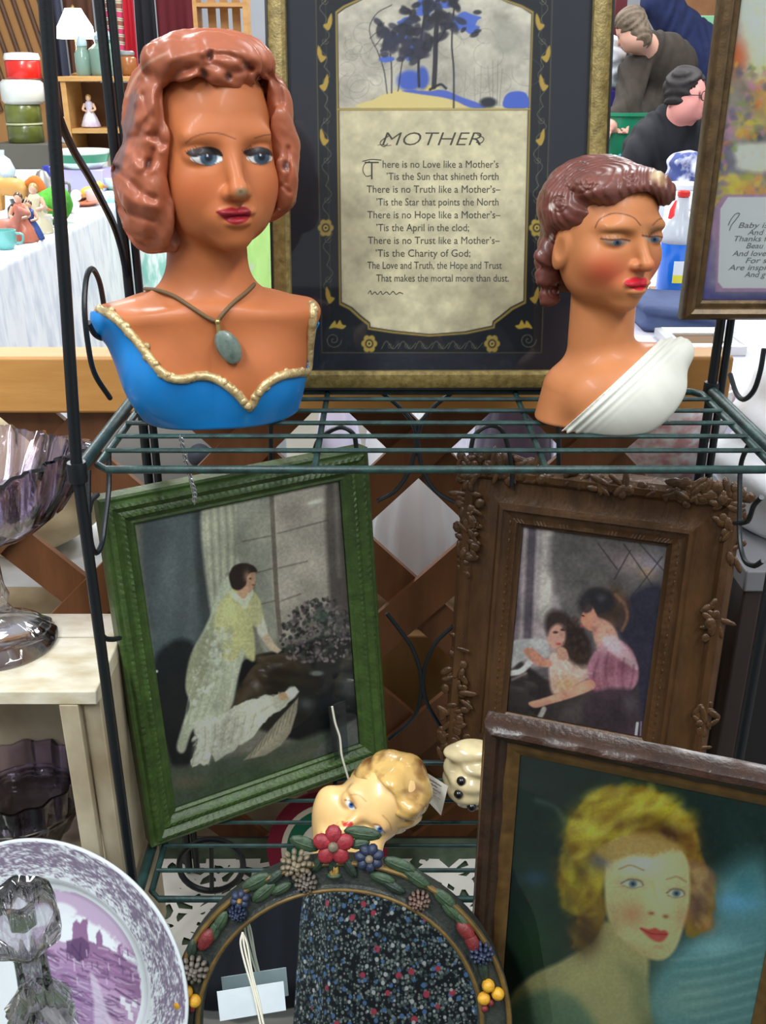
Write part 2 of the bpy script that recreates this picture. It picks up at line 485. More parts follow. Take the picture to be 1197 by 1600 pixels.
# ------------------------------------------------------------------ display table with lace
TZ = .40
m_tabwood = M('dark_table_wood', (58, 40, 28), .5, col2=(40, 27, 18), scale=12, stretch=(1, 8, 8))
tb = thing('display_table', 'dark wooden display table carrying the wire rack and the leaning frames', 'table', (0, .62, 0))
MB().box((-.15, .66, TZ - .03), (1.16, .92, .04)).build('table_top', m_tabwood, tb, bevel=.003)
for sx in (-.7, .40):
    for sy in (.25, 1.08): MB().box((sx, sy, (TZ - .05) / 2), (.05, .05, TZ - .05)).build('leg', m_tabwood, tb)
m_green = M('green_under_cloth', (86, 100, 78), .9, col2=(60, 74, 56), scale=50)
cl = MB().box((-.15, .66, TZ - .0085), (1.14, .90, .003)).build('under_cloth', m_green)
tag(cl, 'sage green cloth under the white lace on the display table', 'cloth')
def lace_material():
    m, nt, b = nodes_of('white_cotton_lace')
    b.inputs['Base Color'].default_value = (*L3((232, 230, 220)), 1); b.inputs['Roughness'].default_value = .9
    tc = nt.nodes.new('ShaderNodeTexCoord')
    v = nt.nodes.new('ShaderNodeTexVoronoi'); v.feature = 'DISTANCE_TO_EDGE'; v.inputs['Scale'].default_value = 42
    n = nt.nodes.new('ShaderNodeTexNoise'); n.inputs['Scale'].default_value = 16; n.inputs['Detail'].default_value = 3
    nt.links.new(tc.outputs['Object'], v.inputs['Vector']); nt.links.new(tc.outputs['Object'], n.inputs['Vector'])
    r = nt.nodes.new('ShaderNodeMath'); r.operation = 'LESS_THAN'; r.inputs[1].default_value = .16
    nt.links.new(v.outputs['Distance'], r.inputs[0])
    g = nt.nodes.new('ShaderNodeMath'); g.operation = 'GREATER_THAN'; g.inputs[1].default_value = .56
    nt.links.new(n.outputs['Fac'], g.inputs[0])
    mx = nt.nodes.new('ShaderNodeMath'); mx.operation = 'MAXIMUM'
    nt.links.new(r.outputs[0], mx.inputs[0]); nt.links.new(g.outputs[0], mx.inputs[1])
    nt.links.new(mx.outputs[0], b.inputs['Alpha'])
    return m
P_, F_ = grid(Pose((-.70, .765, TZ), (1, 0, 0), (0, 1, 0)), 0, 1.10, 0, .30, 0, .012)
P_[:, 2] = TZ - .0035 + .0022 * (fbm(P_[:, 0] * 40, P_[:, 1] * 40, 4)) 
lc = mesh('lace_cloth', P_, F_, lace_material(), None, True, 180)
tag(lc, 'white openwork lace cloth spread on the display table below the rack', 'lace cloth')

# ------------------------------------------------------------------ lattice divider behind the rack
m_slat = M('brown_lattice_wood', (120, 76, 42), .55, col2=(98, 59, 31), scale=9, stretch=(6, 6, 1.2), bump=.15, bscale=60)
m_rail = M('honey_rail_wood', (206, 152, 84), .5, col2=(188, 132, 66), scale=8, stretch=(1, 8, 8), bump=.1, bscale=50)
LY = 1.20
la = thing('lattice_panel', 'brown diagonal wooden lattice divider with honey rail behind the rack', 'lattice', (0, LY, 0))
hx0 = at(650, 835, LY)[0]; hz0 = .842; PIT = .2245; SW = .054
s2 = math.sqrt(.5)
for sgn, yy in ((1, LY - .005), (-1, LY + .005)):
    mb = MB(); dirv = np.array([s2, 0, s2 * sgn]); nrm = np.array([-s2 * sgn, 0, s2])
    for k in range(-14, 15):
        # hole centres sit half a pitch away from each slat line
        c = np.array([hx0 + (k + .5) * PIT, yy, hz0])
        # line through c along dirv, clipped to the panel x -1.1..1.1, z .02..1.02
        lo, hi = -9., 9.
        for ax, a, b in ((0, -1.1, .422), (2, .02, 1.03)):
            t0 = (a - c[ax]) / dirv[ax]; t1 = (b - c[ax]) / dirv[ax]
            lo = max(lo, min(t0, t1)); hi = min(hi, max(t0, t1))
        if hi - lo < .03: continue
        p0, p1 = c + dirv * lo, c + dirv * hi
        e = nrm * SW / 2; th = np.array([0, .0048, 0])
        v = [p0 - e - th, p1 - e - th, p1 + e - th, p0 + e - th, p0 - e + th, p1 - e + th, p1 + e + th, p0 + e + th]
        mb.add(v, [(0, 1, 2, 3), (7, 6, 5, 4), (0, 4, 5, 1), (1, 5, 6, 2), (2, 6, 7, 3), (3, 7, 4, 0)])
    mb.build('slat_layer', m_slat, la, smooth=False)
MB().box((-.3375, LY - .005, 1.048), (1.525, .05, .072)).build('top_rail', m_rail, la, bevel=.004)
MB().box((-.3375, LY, .02), (1.525, .05, .04)).build('bottom_rail', m_slat, la)

# ------------------------------------------------------------------ wire rack
m_rack = M('green_black_iron', (22, 38, 38), .42, col2=(38, 70, 66), scale=60, contrast=.18, bump=.2, bscale=300)
m_rackd = M('black_iron', (16, 22, 26), .4, bump=.1, bscale=300)
XL, XR, YF, YB = -.265, .357, .80, 1.04
UZ, LZ = 1.088, .592
rk = thing('wire_rack', 'dark green wrought iron rack with two wire shelves and scroll sides', 'rack', (.046, .92, TZ))
for nm, x, y, r in (('front', XL, YF, .0052), ('front', XR - .004, YF, .0052), ('back', XL, YB, .0052), ('back', XR, YB, .0052)):
    tl_ = (.022 if x < 0 else -.022) if nm == 'front' else 0
    po = MB().tube([(x, y, TZ), (x, y, TZ + .35), (x, y, UZ), (x + tl_ * .45, y, UZ + .15), (x + tl_, y, 1.44), (x + tl_ * 2.6, y, 2.05)], r, 12)
    if nm == 'back': po.tube([(x + .0108, y, TZ), (x + .0108, y, 2.05)], .0042, 10)
    po.build('post', m_rackd, rk)
for zc in (UZ - .006, LZ - .006):
    for x in (XL, XR):
        s = MB().tube([(x, YF, zc), (x, YB, zc)], .0058, 12).build('side_bar', m_rack, rk)
        MB().lathe((x, YF, zc - .009), [(.008, 0), (.0085, .004), (.0085, .014), (.008, .018)], 16).build('collar', m_rackd, s)
        MB().lathe((x, YB, zc - .009), [(.008, 0), (.0085, .004), (.0085, .014), (.008, .018)], 16).build('collar', m_rackd, s)
    sh = MB()
    xa, xb = XL + .014, XR - .014
    ring = [(xa + .01, YF + .005, zc), (xb - .01, YF + .005, zc), (xb, YF + .016, zc), (xb, YB - .016, zc), (xb - .01, YB - .005, zc), (xa + .01, YB - .005, zc), (xa, YB - .016, zc), (xa, YF + .016, zc)]
    sh.tube(ring, .0036, 10, closed=True)
    for k in range(1, 6):
        y = YF + .005 + k * (YB - YF - .01) / 6
        sh.tube([(xa, y, zc + .0035), (xb, y, zc + .0035)], .0024, 8)
    for x in (XL + .205, XL + .408):
        sh.tube([(x, YF + .004, zc - .001), (x, YB - .004, zc - .001)], .003, 8)
    sh.build('shelf', m_rack, rk)
def scroll(pts, plane, v, r=.0028, name='scroll', mat=None):
    fn = {'x': onx, 'y': at}[plane]
    return MB().tube([fn(a, b, v) for a, b in pts], r, 8, smooth=6).build(name, mat or m_rackd, rk)
YS = 1.052
for p in ([(604, 958), (625, 985), (645, 1015), (657, 1052), (657, 1090), (645, 1122), (608, 1155)],
          [(708, 978), (682, 1003), (667, 1033), (661, 1065), (668, 1100), (694, 1145)],
          [(585, 605), (622, 634), (645, 662), (650, 692), (641, 732), (620, 765), (590, 783)],
          [(716, 607), (682, 632), (659, 660), (653, 692), (661, 735), (680, 767), (710, 785)],
          [(490, 708), (500, 685), (530, 668), (552, 678), (557, 702)],
          [(735, 705), (742, 680), (765, 665), (787, 677), (800, 730), (800, 760)],
          [(423, 640), (423, 690), (423, 735)], [(872, 640), (873, 690), (873, 735)]):
    scroll(p, 'y', YS, .0027)
for p in ([(172, 622), (148, 584), (138, 541), (132, 482), (135, 435), (144, 420), (155, 439), (162, 476), (165, 510), (161, 528), (148, 522), (138, 504)],
          [(138, 735), (138, 780), (139, 815), (143, 850), (150, 864), (159, 850), (164, 815), (170, 762), (170, 703)],
          [(139, 800), (143, 782), (152, 773)],
          [(152, 965), (157, 986), (164, 997), (176, 999), (187, 997)]):
    scroll(p, 'x', XL, .0026)
scroll([(72, 80), (80, 140), (95, 190), (115, 235), (140, 277), (160, 315), (178, 352), (190, 390), (198, 430)], 'x', XL, .0036, 'side_brace')
for p in ([(1141, 585), (1151, 615), (1163, 624), (1178, 610), (1188, 580), (1194, 545)],
          [(1172, 690), (1158, 725), (1156, 780), (1156, 840), (1163, 874), (1178, 884), (1193, 876)],
          [(1148, 817), (1168, 814), (1178, 790), (1190, 777)]):
    scroll(p, 'x', XR, .0026)
MB().tube([at(330 + 50 * math.cos(a), 1352 + 40 * math.sin(a), .985) for a in np.linspace(0, 2 * math.pi, 32, endpoint=False)], .004, 8, closed=True).build('scroll', m_rackd, rk)
MB().tube([at(330, 1318, .985), at(331, 1390, .985)], .003, 8).build('scroll', m_rackd, rk)
# ------------------------------------------------------------------ plaster heads
def head_local(q, nl=1.0, ns=1.0, fat=0, jaw=0):
    s = smin(ell(q, (0, .012, .026), (.057, .074, .068)), ell(q, (0, -.010, -.016), (.0535, .0545, .068)), .018)
    s = smin(s, ell(q, (0, -.025, -.050), (.0395 + fat + jaw, .039 + jaw * .4, .034)), .022)
    s = smin(s, sph(q, (0, -.0545, -.0735), .0130), .018)
    a = q.copy(); a[:, 0] = np.abs(a[:, 0])
    s = smin(s, ell(a, (.030 + fat, -.040, -.027), (.019 + fat, .018, .021)), .016)
    s = smin(s, ell(a, (.019, -.0520, .0150), (.020, .0065, .0065)), .016)          # brow
    s = smax(s, -ell(a, (.0265, -.0700, .000), (.0150, .0120, .0090)), .010)        # eye sockets
    s = smin(s, ell(a, (.0262, -.0490, -.0015), (.0150, .0125, .0115)), .003)       # eyeballs
    s = smin(s, cap(q, (0, -.060, .006), (0, -.0775, -.029 * nl), .0050 * ns, .0074 * ns), .010)
    s = smin(s, sph(q, (0, -.0786, -.0305 * nl), .0074 * ns), .006)
    s = smin(s, sph(a, (.0082 * ns, -.0690, -.0335 * nl), .0052 * ns), .006)
    s = smin(s, ell(q, (0, -.0585, -.0535), (.022, .012, .014)), .010)              # mouth mound
    s = smin(s, ell(a, (.0062, -.0690, -.0495), (.0112, .0068, .0046)), .0035)
    s = smin(s, ell(q, (0, -.0688, -.0580), (.0125, .0078, .0056)), .0030)
    s = smax(s, -ell(q, (0, -.0775, -.0532), (.0150, .0050, .0009)), .002)
    return s
def ear_local(q, sx):
    a = q.copy(); a[:, 0] *= sx
    s = ell(a, (.054, -.004, -.024), (.006, .013, .023), rotx(.25))
    return smax(s, -ell(a, (.0605, -.007, -.020), (.0045, .007, .013)), .003)
def facing(v, f):
    g = grad(f, v); g /= np.linalg.norm(g, axis=1)[:, None] + 1e-9
    d = CAM - v; d /= np.linalg.norm(d, axis=1)[:, None]
    return np.clip((g * d).sum(1) * 6 - .2, 0, 1), d
def carve(v, d, ok, marks):
    """push marks (polyline px, width px, depth m) into a surface along the normal-ish view direction"""
    X, Y = proj(v); dep = np.zeros(len(v))
    for pts, w, h in marks:
        P = catmull(pts, 6) if len(pts) > 2 else np.array(pts, float)
        i = np.nonzero((X > P[:, 0].min() - 3 * w) & (X < P[:, 0].max() + 3 * w) & (Y > P[:, 1].min() - 3 * w) & (Y < P[:, 1].max() + 3 * w))[0]
        if not len(i): continue
        dd = np.full(len(i), 1e9)
        for k in range(max(1, len(P) - 1)):
            dd = np.minimum(dd, segdist(X[i], Y[i], P[k], P[min(k + 1, len(P) - 1)] + 1e-6))
        dep[i] += h * np.exp(-(dd / w) ** 2)
    return v - d * (dep * ok)[:, None]
m_plaster = MV('painted_plaster', .50, coat=.06, bump=.05, spec=.32)
m_hairpl = MV('painted_hair_plaster', .42, coat=.15, bump=.10)

# ---- bust with the blue neckline
B1 = np.array([-.166, .935, 1.0885]); yb = R(10)
Rb1 = rotz(yb)
H1 = np.array([-.1515, .935, 1.3355]); RH1 = rotz(R(25)); K1 = .93
def torso1(p):
    q = (p - B1) @ Rb1
    z = np.clip(q[:, 2], 0, .13)
    a = .074 + .030 * (z / .11) ** .8; b = .046 + .006 * (z / .11)
    cx = .006 * (1 - z / .11)
    s = (np.sqrt(((q[:, 0] - cx) / a) ** 2 + ((q[:, 1] - .004) / b) ** 2) - 1) * b
    ax = np.abs(q[:, 0])
    s = smax(s, (q[:, 2] - (.118 - 1.15 * ax ** 2 + .06 * q[:, 1])) * .85, .010)
    w = q.copy(); w[:, 0] = np.abs(w[:, 0])
    s = smin(s, ell(w, (.034, -.024, .044), (.040, .026, .036)), .026)
    s = smin(s, cap(w, (.030, -.004, .108), (.092, .000, .100), .014, .008), .020)
    return smax(s, -q[:, 2], .004)
def skin1(p):
    q = (p - B1) @ Rb1
    s = torso1(p)
    s = smin(s, cap(q, (.0, .006, .085), (.006, .004, .205), .042, .0335), .026)
    return smin(s, K1 * head_local((p - H1) @ RH1 / K1, fat=-.001, jaw=.006), .012)
def hair1(p):
    q = (p - H1) @ RH1 / K1
    s = ell(q, (-.003, .020, .026), (.070, .070, .076))
    s = smin(s, ell(q, (-.005, -.024, .076), (.061, .040, .026)), .018)
    s = smin(s, ell(q, (-.008, .048, -.030), (.058, .034, .060)), .02)
    for sx in (-1, 1):
        a = q.copy(); a[:, 0] *= sx
        s = smin(s, ell(a, (.057, -.006, .022), (.022, .036, .045)), .015)
        if sx < 0:
            s = smin(s, ell(a, (.0660, .002, -.030), (.027, .046, .040)), .012)
            s = smin(s, ell(a, (.058, .010, -.058), (.030, .046, .038)), .012)
        else:
            s = smin(s, ell(a, (.0580, -.007, -.022), (.022, .042, .040)), .012)
            s = smin(s, ell(a, (.052, .014, -.044), (.022, .036, .026)), .012)
    # face opening
    op = np.maximum(np.abs(q[:, 0]) - .0500, np.abs(q[:, 2] + .040) - .0985 + .005 * np.cos(q[:, 0] * 95 - .9))
    op = np.maximum(op, q[:, 1] + .012)
    s = smax(s, -op, .004)
    s = smax(s, -(q[:, 2] + .094), .008)
    fl = 2 * np.pi * (q[:, 2] * 17 + 1.2 * np.sin(q[:, 0] * 42 + q[:, 1] * 30) + .8 * np.sin(q[:, 1] * 55 + 2))
    s = s - .0016 * np.sin(fl) - .0042 * (n3(q + 1, 48, 5) - .5) * 2
    return s * K1
lo, hi = B1 + np.array([-.125, -.075, -.006]), B1 + np.array([.125, .085, .33])
b1 = thing('plaster_bust', 'plaster lady bust with copper hair and blue gilt-edged neckline on upper wire shelf', 'bust', B1)
v, f = surf(skin1, lo, hi, .00095)
SKIN1 = (184, 108, 64)
ok, dv = facing(v, skin1); X, Y = proj(v)
pt = Paint(X, Y, SKIN1, ok)
pt.c *= (1 + .10 * (n3(v, 60, 2) - .5))[:, None]
pt.glow(300, 300, 40, 30, (192, 96, 54), a=.5); pt.glow(430, 295, 18, 28, (188, 94, 54), a=.45)
# eyes
for cx, cy, hw, hh, ix in ((322, 247, 25, 12, 326), (405, 246, 20, 11, 409)):
    pt.poly([(cx - hw, cy + 1), (cx - hw * .4, cy + hh * .75), (cx + hw * .4, cy + hh * .8), (cx + hw, cy + hh * .35), (cx + hw * .8, cy - hh * .7), (cx + hw * .1, cy - hh * 1.0), (cx - hw * .6, cy - hh * .7)], (222, 224, 222), 1.5)
    pt.ell(ix, cy - 1, hh * 1.12, hh * 1.12, (74, 96, 114), soft=.2)
    pt.ell(ix, cy - 2, hh * .55, hh * .6, (34, 42, 54), soft=.5)
    pt.ell(ix - 2, cy - 4, 1.6, 1.6, (230, 236, 240), soft=.6)
    pt.poly([(cx - hw * 1.25, cy - 8), (cx - hw * .7, cy - hh * 1.25), (cx + hw * .1, cy - hh * 1.5), (cx + hw * .8, cy - hh * 1.1), (cx + hw * 1.05, cy - hh * .2), (cx + hw * .6, cy - hh * .38), (cx - hw * .1, cy - hh * .45), (cx - hw * .75, cy - hh * .1)], (34, 24, 24), 2, .96)
    pt.line([(cx - hw * 1.1, cy - 6), (cx - hw * .5, cy + hh * .75), (cx + hw * .3, cy + hh * .95), (cx + hw, cy + hh * .4)], 1.2, (60, 40, 32), 1.2, .6)
    for k in range(5):
        pt.line([(cx - hw * (1.0 - .15 * k), cy - 5 - k * 1.3), (cx - hw * (1.32 - .15 * k), cy - 11 - k * 2.0)], 1.0, (50, 32, 28), 1, .75)
pt.line([(290, 224), (303, 214), (325, 208), (345, 209), (368, 217)], 2.0, (112, 66, 44), 1.4, .85)
pt.line([(398, 216), (415, 211), (432, 211), (440, 214)], 2.0, (112, 66, 44), 1.4, .85)
pt.ell(378, 301, 10, 7, (122, 112, 84), soft=.8, a=.75); pt.ell(376, 299, 3, 2.5, (70, 66, 56), soft=.8, a=.6)
pt.glow(360, 307, 7, 3, (120, 62, 36), a=.6); pt.glow(388, 306, 5, 3, (120, 62, 36), a=.5)
pt.poly([(338, 331), (350, 327), (362, 324), (370, 326), (377, 323), (386, 325), (392, 331), (389, 341), (381, 348), (368, 351), (356, 347), (347, 339)], (138, 16, 30), 2.5)
pt.line([(339, 332), (352, 334), (368, 336), (380, 335), (391, 331)], 1.8, (84, 10, 22), 1.5, .9)
pt.ell(478, 330, 1, 1, SKIN1)
mesh('body', v, f, m_plaster, b1, True, 180, colors=pt.out(1.0))

v, f = surf(hair1, H1 + np.array([-.115, -.105, -.105]), H1 + np.array([.115, .115, .118]), .0013)
ok, dv = facing(v, hair1)
marks = [([(296, 108), (330, 100), (362, 112), (392, 108)], 7, .0030), ([(248, 150), (275, 118), (300, 105)], 7, .0028), ([(318, 93), (345, 85), (375, 92)], 5, .002),
         ([(225, 150), (232, 180), (222, 205)], 6, .003), ([(248, 158), (250, 195), (240, 215)], 6, .003), ([(205, 215), (240, 212), (255, 225)], 6, .0035),
         ([(172, 262), (190, 272), (222, 300), (240, 310)], 6, .004), ([(180, 320), (205, 335), (240, 345)], 6, .003), ([(175, 345), (200, 365), (240, 372)], 6, .0025),
         ([(228, 268), (236, 252), (240, 235)], 4, .003), ([(420, 115), (436, 135), (440, 160)], 5, .003), ([(450, 232), (452, 265), (447, 285)], 4, .003), ([(428, 300), (440, 290), (452, 300)], 4, .002),
         ([(370, 140), (395, 132), (420, 140)], 5, .002), ([(300, 135), (330, 125), (360, 138)], 6, .002)]
for a in (((356, 119), (358, 121)), ((403, 125), (405, 121)), ((315, 112), (322, 119)), ((381, 99), (392, 107)), ((232, 252), (231, 262)), ((178, 262), (184, 264)), ((330, 82), (326, 90)), ((447, 255), (446, 262))):
    marks.append((a, 5, .0045))
ridges = [([(200, 240), (215, 262), (245, 262), (250, 240)], 8, -.003), ([(178, 290), (205, 315), (245, 325)], 8, -.003), ([(260, 130), (300, 122), (340, 128), (390, 145), (420, 140)], 8, -.0028),
          ([(265, 95), (310, 80), (360, 78), (410, 95)], 8, -.002), ([(212, 190), (235, 170), (240, 140)], 8, -.003)]
v = carve(v, dv, ok, marks + ridges)
X, Y = proj(v)
pt = Paint(X, Y, (166, 92, 62), ok)
pt.c *= (1 + .22 * (n3(v, 45, 7) - .5))[:, None]
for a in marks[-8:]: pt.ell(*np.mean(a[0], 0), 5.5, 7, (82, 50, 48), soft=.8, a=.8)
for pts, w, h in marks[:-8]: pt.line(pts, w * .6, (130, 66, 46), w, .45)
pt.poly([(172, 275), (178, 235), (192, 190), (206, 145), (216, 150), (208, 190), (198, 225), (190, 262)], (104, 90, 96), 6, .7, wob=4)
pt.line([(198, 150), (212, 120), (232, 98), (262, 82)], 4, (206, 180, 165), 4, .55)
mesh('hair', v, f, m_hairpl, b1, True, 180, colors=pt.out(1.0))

# neckline traced over the chest, dress below it
NECK = [(487, 474), (487, 500), (482, 540), (478, 578), (462, 582), (440, 586), (420, 596), (404, 612), (390, 634), (374, 618), (356, 602), (334, 590), (310, 587), (285, 592), (262, 588), (243, 570), (225, 545), (205, 520), (185, 500), (160, 486)]
hits = [cast(torso1, a, b, .7, 1.3) for a, b in NECK]
HP = np.array([h[0] + h[1] * .0012 for h in hits]); HPc = catmull(HP, 6)
mb = MB().tube(HPc, .0044, 10)
rs = np.random.RandomState(2)
for q in HPc[::2]: mb.ball(q + rs.randn(3) * .0010, (.0042, .0034, .0042), n=8, m=6)
m_gilt = M('worn_gilt_paint', (148, 120, 70), .32, .35, col2=(226, 206, 158), scale=130, bump=.5, bscale=260)
mb.build('gilt_trim', m_gilt, b1, angle=180)
NX = proj(HPc); npoly = np.stack(NX, 1)
def dress1(p): return torso1(p) - .0012
v, f = surf(dress1, lo, B1 + np.array([.125, .085, .13]), .0012)
X, Y = proj(v); q = (v - B1) @ Rb1
# front half: keep what lies below the traced neckline; back half: below a level line
region = np.concatenate([npoly, [(140, 486), (140, 760), (560, 760), (560, 580), (483, 578)]])
d = polydist(X, Y, region)
front = facing(v, dress1)[0] > .02
keepv = np.where(front | (q[:, 1] < -.01), d < 0, q[:, 2] < .088)
keep = keepv[f].all(1)
f2 = f[keep]; used = np.unique(f2); remap = np.full(len(v), -1); remap[used] = np.arange(len(used)); v2 = v[used]
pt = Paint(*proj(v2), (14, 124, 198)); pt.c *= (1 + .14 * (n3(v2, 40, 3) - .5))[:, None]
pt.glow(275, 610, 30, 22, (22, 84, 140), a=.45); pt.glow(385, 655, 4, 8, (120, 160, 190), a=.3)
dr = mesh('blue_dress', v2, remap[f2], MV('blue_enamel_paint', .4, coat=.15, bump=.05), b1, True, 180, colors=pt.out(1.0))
md = dr.modifiers.new('shell', 'SOLIDIFY'); md.thickness = .0015; md.offset = -1

# ---- necklace on it
nk = thing('necklace', 'thin brown cord necklace with grey-green stone pendant on the copper-haired bust', 'necklace', cast(skin1, 340, 495, .7, 1.3)[0])
m_cord = M('olive_cord', (108, 84, 54), .7, bump=.3, bscale=500)
for pts in ([(228, 455), (250, 456), (275, 465), (300, 482), (325, 496), (338, 501)], [(395, 446), (383, 458), (366, 474), (350, 488), (340, 500)]):
    c = np.array([(lambda h: h[0] + h[1] * .0022)(cast(skin1, a, b, .7, 1.3)) for a, b in pts])
    MB().tube(catmull(c, 5), .0019, 8).build('cord', m_cord, nk, angle=180)
h = cast(skin1, 340, 508, .7, 1.3); pb = h[0] + h[1] * .004
m_gold = M('pale_gold_metal', (190, 170, 110), .3, .8)
mb = MB(); mb.ball(pb + np.array([0, 0, .004]), .0028, n=10); mb.tube([pb + np.array([0, 0, .003]), pb + np.array([.001, -.001, -.010])], .0021, 8); mb.build('bail', m_gold, nk)
h = cast(skin1, 356, 541, .7, 1.3); pc = h[0] + h[1] * .006
mb = MB(); th = R(26)
st = roty(-th) 
mb.ball(pc, (.0108, .0062, .0170), rot=rotz(R(8)) @ st, n=10, m=7)
mb.build('stone', M('moss_agate', (70, 92, 88), .3, col2=(128, 140, 128), scale=120, coat=.4), nk, angle=25)

# ---- bust with the white drape
B2 = np.array([.205, .925, 1.0885]); H2 = np.array([.1975, .93, 1.2690]); K2 = .84
RH2 = rotz(R(30)) @ rotx(R(3)) @ roty(R(2)); Rb2 = rotz(R(8))
def squash2(h):
    h = h.copy(); h[:, 2] = np.where(h[:, 2] < 0, h[:, 2] / .90, h[:, 2] / .74); h[:, 1] = np.where(h[:, 1] > 0, h[:, 1] / .72, h[:, 1]); return h
def torso2(p):
    q = (p - B2) @ Rb2
    s = ell(q, (.026, .004, .020), (.066, .050, .050))
    s = smin(s, cap(q, (-.026, .004, -.004), (-.023, .004, .030), .031, .027), .012)
    s = smin(s, cap(q, (.02, .0, .045), (.084, .006, .062), .020, .011), .020)
    s = smin(s, ell(q, (.012, -.026, .030), (.046, .026, .032)), .02)
    # underside rises towards the draped shoulder
    s = smax(s, (.62 * (q[:, 0] - .048) - .78 * q[:, 2]), .012)
    return smax(s, -q[:, 2], .004)
def skin2(p):
    q = (p - B2) @ Rb2; h = (p - H2) @ RH2 / K2
    s = smin(torso2(p), cap(q, (.004, .006, .045), (.003, .008, .130), .0310, .0300), .013)
    h = squash2(h)
    s = smin(s, K2 * .95 * head_local(h, .88, .86), .008)
    return smin(s, K2 * .8 * ear_local(h, -1), .004)
def hair2(p):
    q = squash2((p - H2) @ RH2 / K2)
    s = ell(q, (0, .020, .028), (.0655, .074, .073))
    s = smin(s, ell(q, (.006, -.028, .068), (.046, .034, .024)), .018)         # front wave
    s = smin(s, ell(q, (.031, -.040, .058), (.022, .023, .021)), .010)         # front curl
    s = smin(s, ell(q, (-.034, -.028, .062), (.026, .026, .020)), .010)
    s = smin(s, ell(q, (0, .060, -.040), (.046, .030, .050)), .02)             # nape roll
    for sx in (-1, 1):
        a = q.copy(); a[:, 0] *= sx
        s = smin(s, ell(a, (.050, .004, .030), (.018, .030, .030)), .010)
        s = smin(s, sph(a, (.045, .034, -.034), .017), .008)
        s = smin(s, sph(a, (.040, .038, -.062), .016), .006)
        s = smin(s, sph(a, (.034, .040, -.086), .014), .006)
    op = smax(ell(q, (0, -.060, -.022), (.0545, .085, .083)), q[:, 1] + .004, .004)
    op2 = ell(q, (-.056, -.004, -.026), (.02, .016, .026)); op3 = ell(q, (.056, -.004, -.026), (.02, .016, .026))
    s = smax(s, -np.minimum(op, np.minimum(op2, op3)), .005)
    r = np.linalg.norm(q - np.array((-.034, -.02, .062)), axis=1)
    st = np.sin(2 * np.pi * (r * 105 + 1.6 * np.sin(q[:, 1] * 60) + q[:, 2] * 30 + q[:, 0] * 20))
    s = s - .0006 * st - .0010 * np.sin(q[:, 1] * 90 + 3 * np.sin(q[:, 2] * 70)) - .005 * (n3(q + 2, 55, 11) - .5)
    return s * K2 * .75
b2 = thing('plaster_bust', 'plaster lady bust with dark red swept hair and white shoulder drape', 'bust', B2)
lo2, hi2 = B2 + np.array([-.085, -.085, -.006]), B2 + np.array([.115, .085, .255])
v, f = surf(skin2, lo2, hi2, .00090)
ok, dv = facing(v, skin2); X, Y = proj(v)
pt = Paint(X, Y, (188, 120, 74), ok); pt.c *= (1 + .10 * (n3(v, 60, 4) - .5))[:, None]
pt.glow(945, 425, 32, 24, (190, 78, 54), a=.75); pt.glow(1027, 425, 14, 20, (190, 84, 62), a=.55)
for cx, cy, hw in ((963, 378, 21), (1021, 373, 15)):
    pt.glow(cx, cy - 14, hw * 1.1, 9, (136, 92, 52), a=.75)
    pt.poly([(cx - hw, cy - 3), (cx - hw * .3, cy - 1), (cx + hw * .5, cy - 2), (cx + hw, cy - 1), (cx + hw * .5, cy + 5), (cx - hw * .2, cy + 6), (cx - hw * .7, cy + 3)], (150, 132, 116), 1.5, .85)
    pt.ell(cx + 2, cy + 1, 6.5, 5, (74, 96, 124), soft=.3); pt.ell(cx + 2, cy + 1, 2.6, 2.6, (26, 30, 40), soft=.4)
    pt.line([(cx - hw * 1.15, cy - 5), (cx - hw * .3, cy - 3), (cx + hw * .4, cy - 4), (cx + hw, cy - 2)], 2.4, (72, 46, 34), 1.5, .9)
    for k in range(6): pt.line([(cx - hw * (1 - .3 * k), cy - 3), (cx - hw * (1.12 - .3 * k), cy - 9)], .8, (84, 54, 38), 1, .6)
pt.line([(930, 356), (937, 343), (955, 334), (972, 334), (990, 340), (1001, 352)], 1.8, (98, 58, 36), 1.4, .85)
pt.line([(1020, 352), (1028, 344), (1038, 340)], 1.8, (98, 58, 36), 1.4, .85)
pt.poly([(975, 442), (984, 435), (996, 433), (1003, 435), (1008, 434), (1011, 440), (1009, 448), (1003, 454), (992, 453), (982, 448)], (188, 28, 44), 2)
pt.line([(976, 442), (988, 443), (1000, 443), (1010, 440)], 1.5, (130, 14, 30), 1.2, .9)
pt.glow(1000, 415, 5, 2.5, (120, 60, 36), a=.6)
mesh('body', v, f, m_plaster, b2, True, 180, colors=pt.out(1.0))
v, f = surf(hair2, H2 + np.array([-.095, -.095, -.105]), H2 + np.array([.095, .10, .095]), .0011)
ok, dv = facing(v, hair2); X, Y = proj(v)
marks = []
for cx, cy, r0 in ((920, 283, 14), (985, 272, 13), (874, 320, 12), (868, 455, 12), (905, 278, 24)):
    for rr in (r0, r0 * .5):
        marks.append(([(cx + rr * math.cos(t), cy + rr * math.sin(t)) for t in np.linspace(.5, 5.2, 9)], 2.2, .0014))
v = carve(v, dv, ok, marks)
pt = Paint(X, Y, (104, 56, 46), ok); pt.c *= (1 + .5 * (n3(v, 70, 12) - .5))[:, None]
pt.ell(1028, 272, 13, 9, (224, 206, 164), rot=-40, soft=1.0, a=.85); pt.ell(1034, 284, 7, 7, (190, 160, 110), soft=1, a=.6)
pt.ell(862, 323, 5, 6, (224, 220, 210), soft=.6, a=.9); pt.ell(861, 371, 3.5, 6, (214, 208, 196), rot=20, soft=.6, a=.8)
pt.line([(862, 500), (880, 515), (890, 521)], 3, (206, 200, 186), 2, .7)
for pts, w, h in marks: pt.line(pts, 1.2, (74, 34, 28), 2, .5)
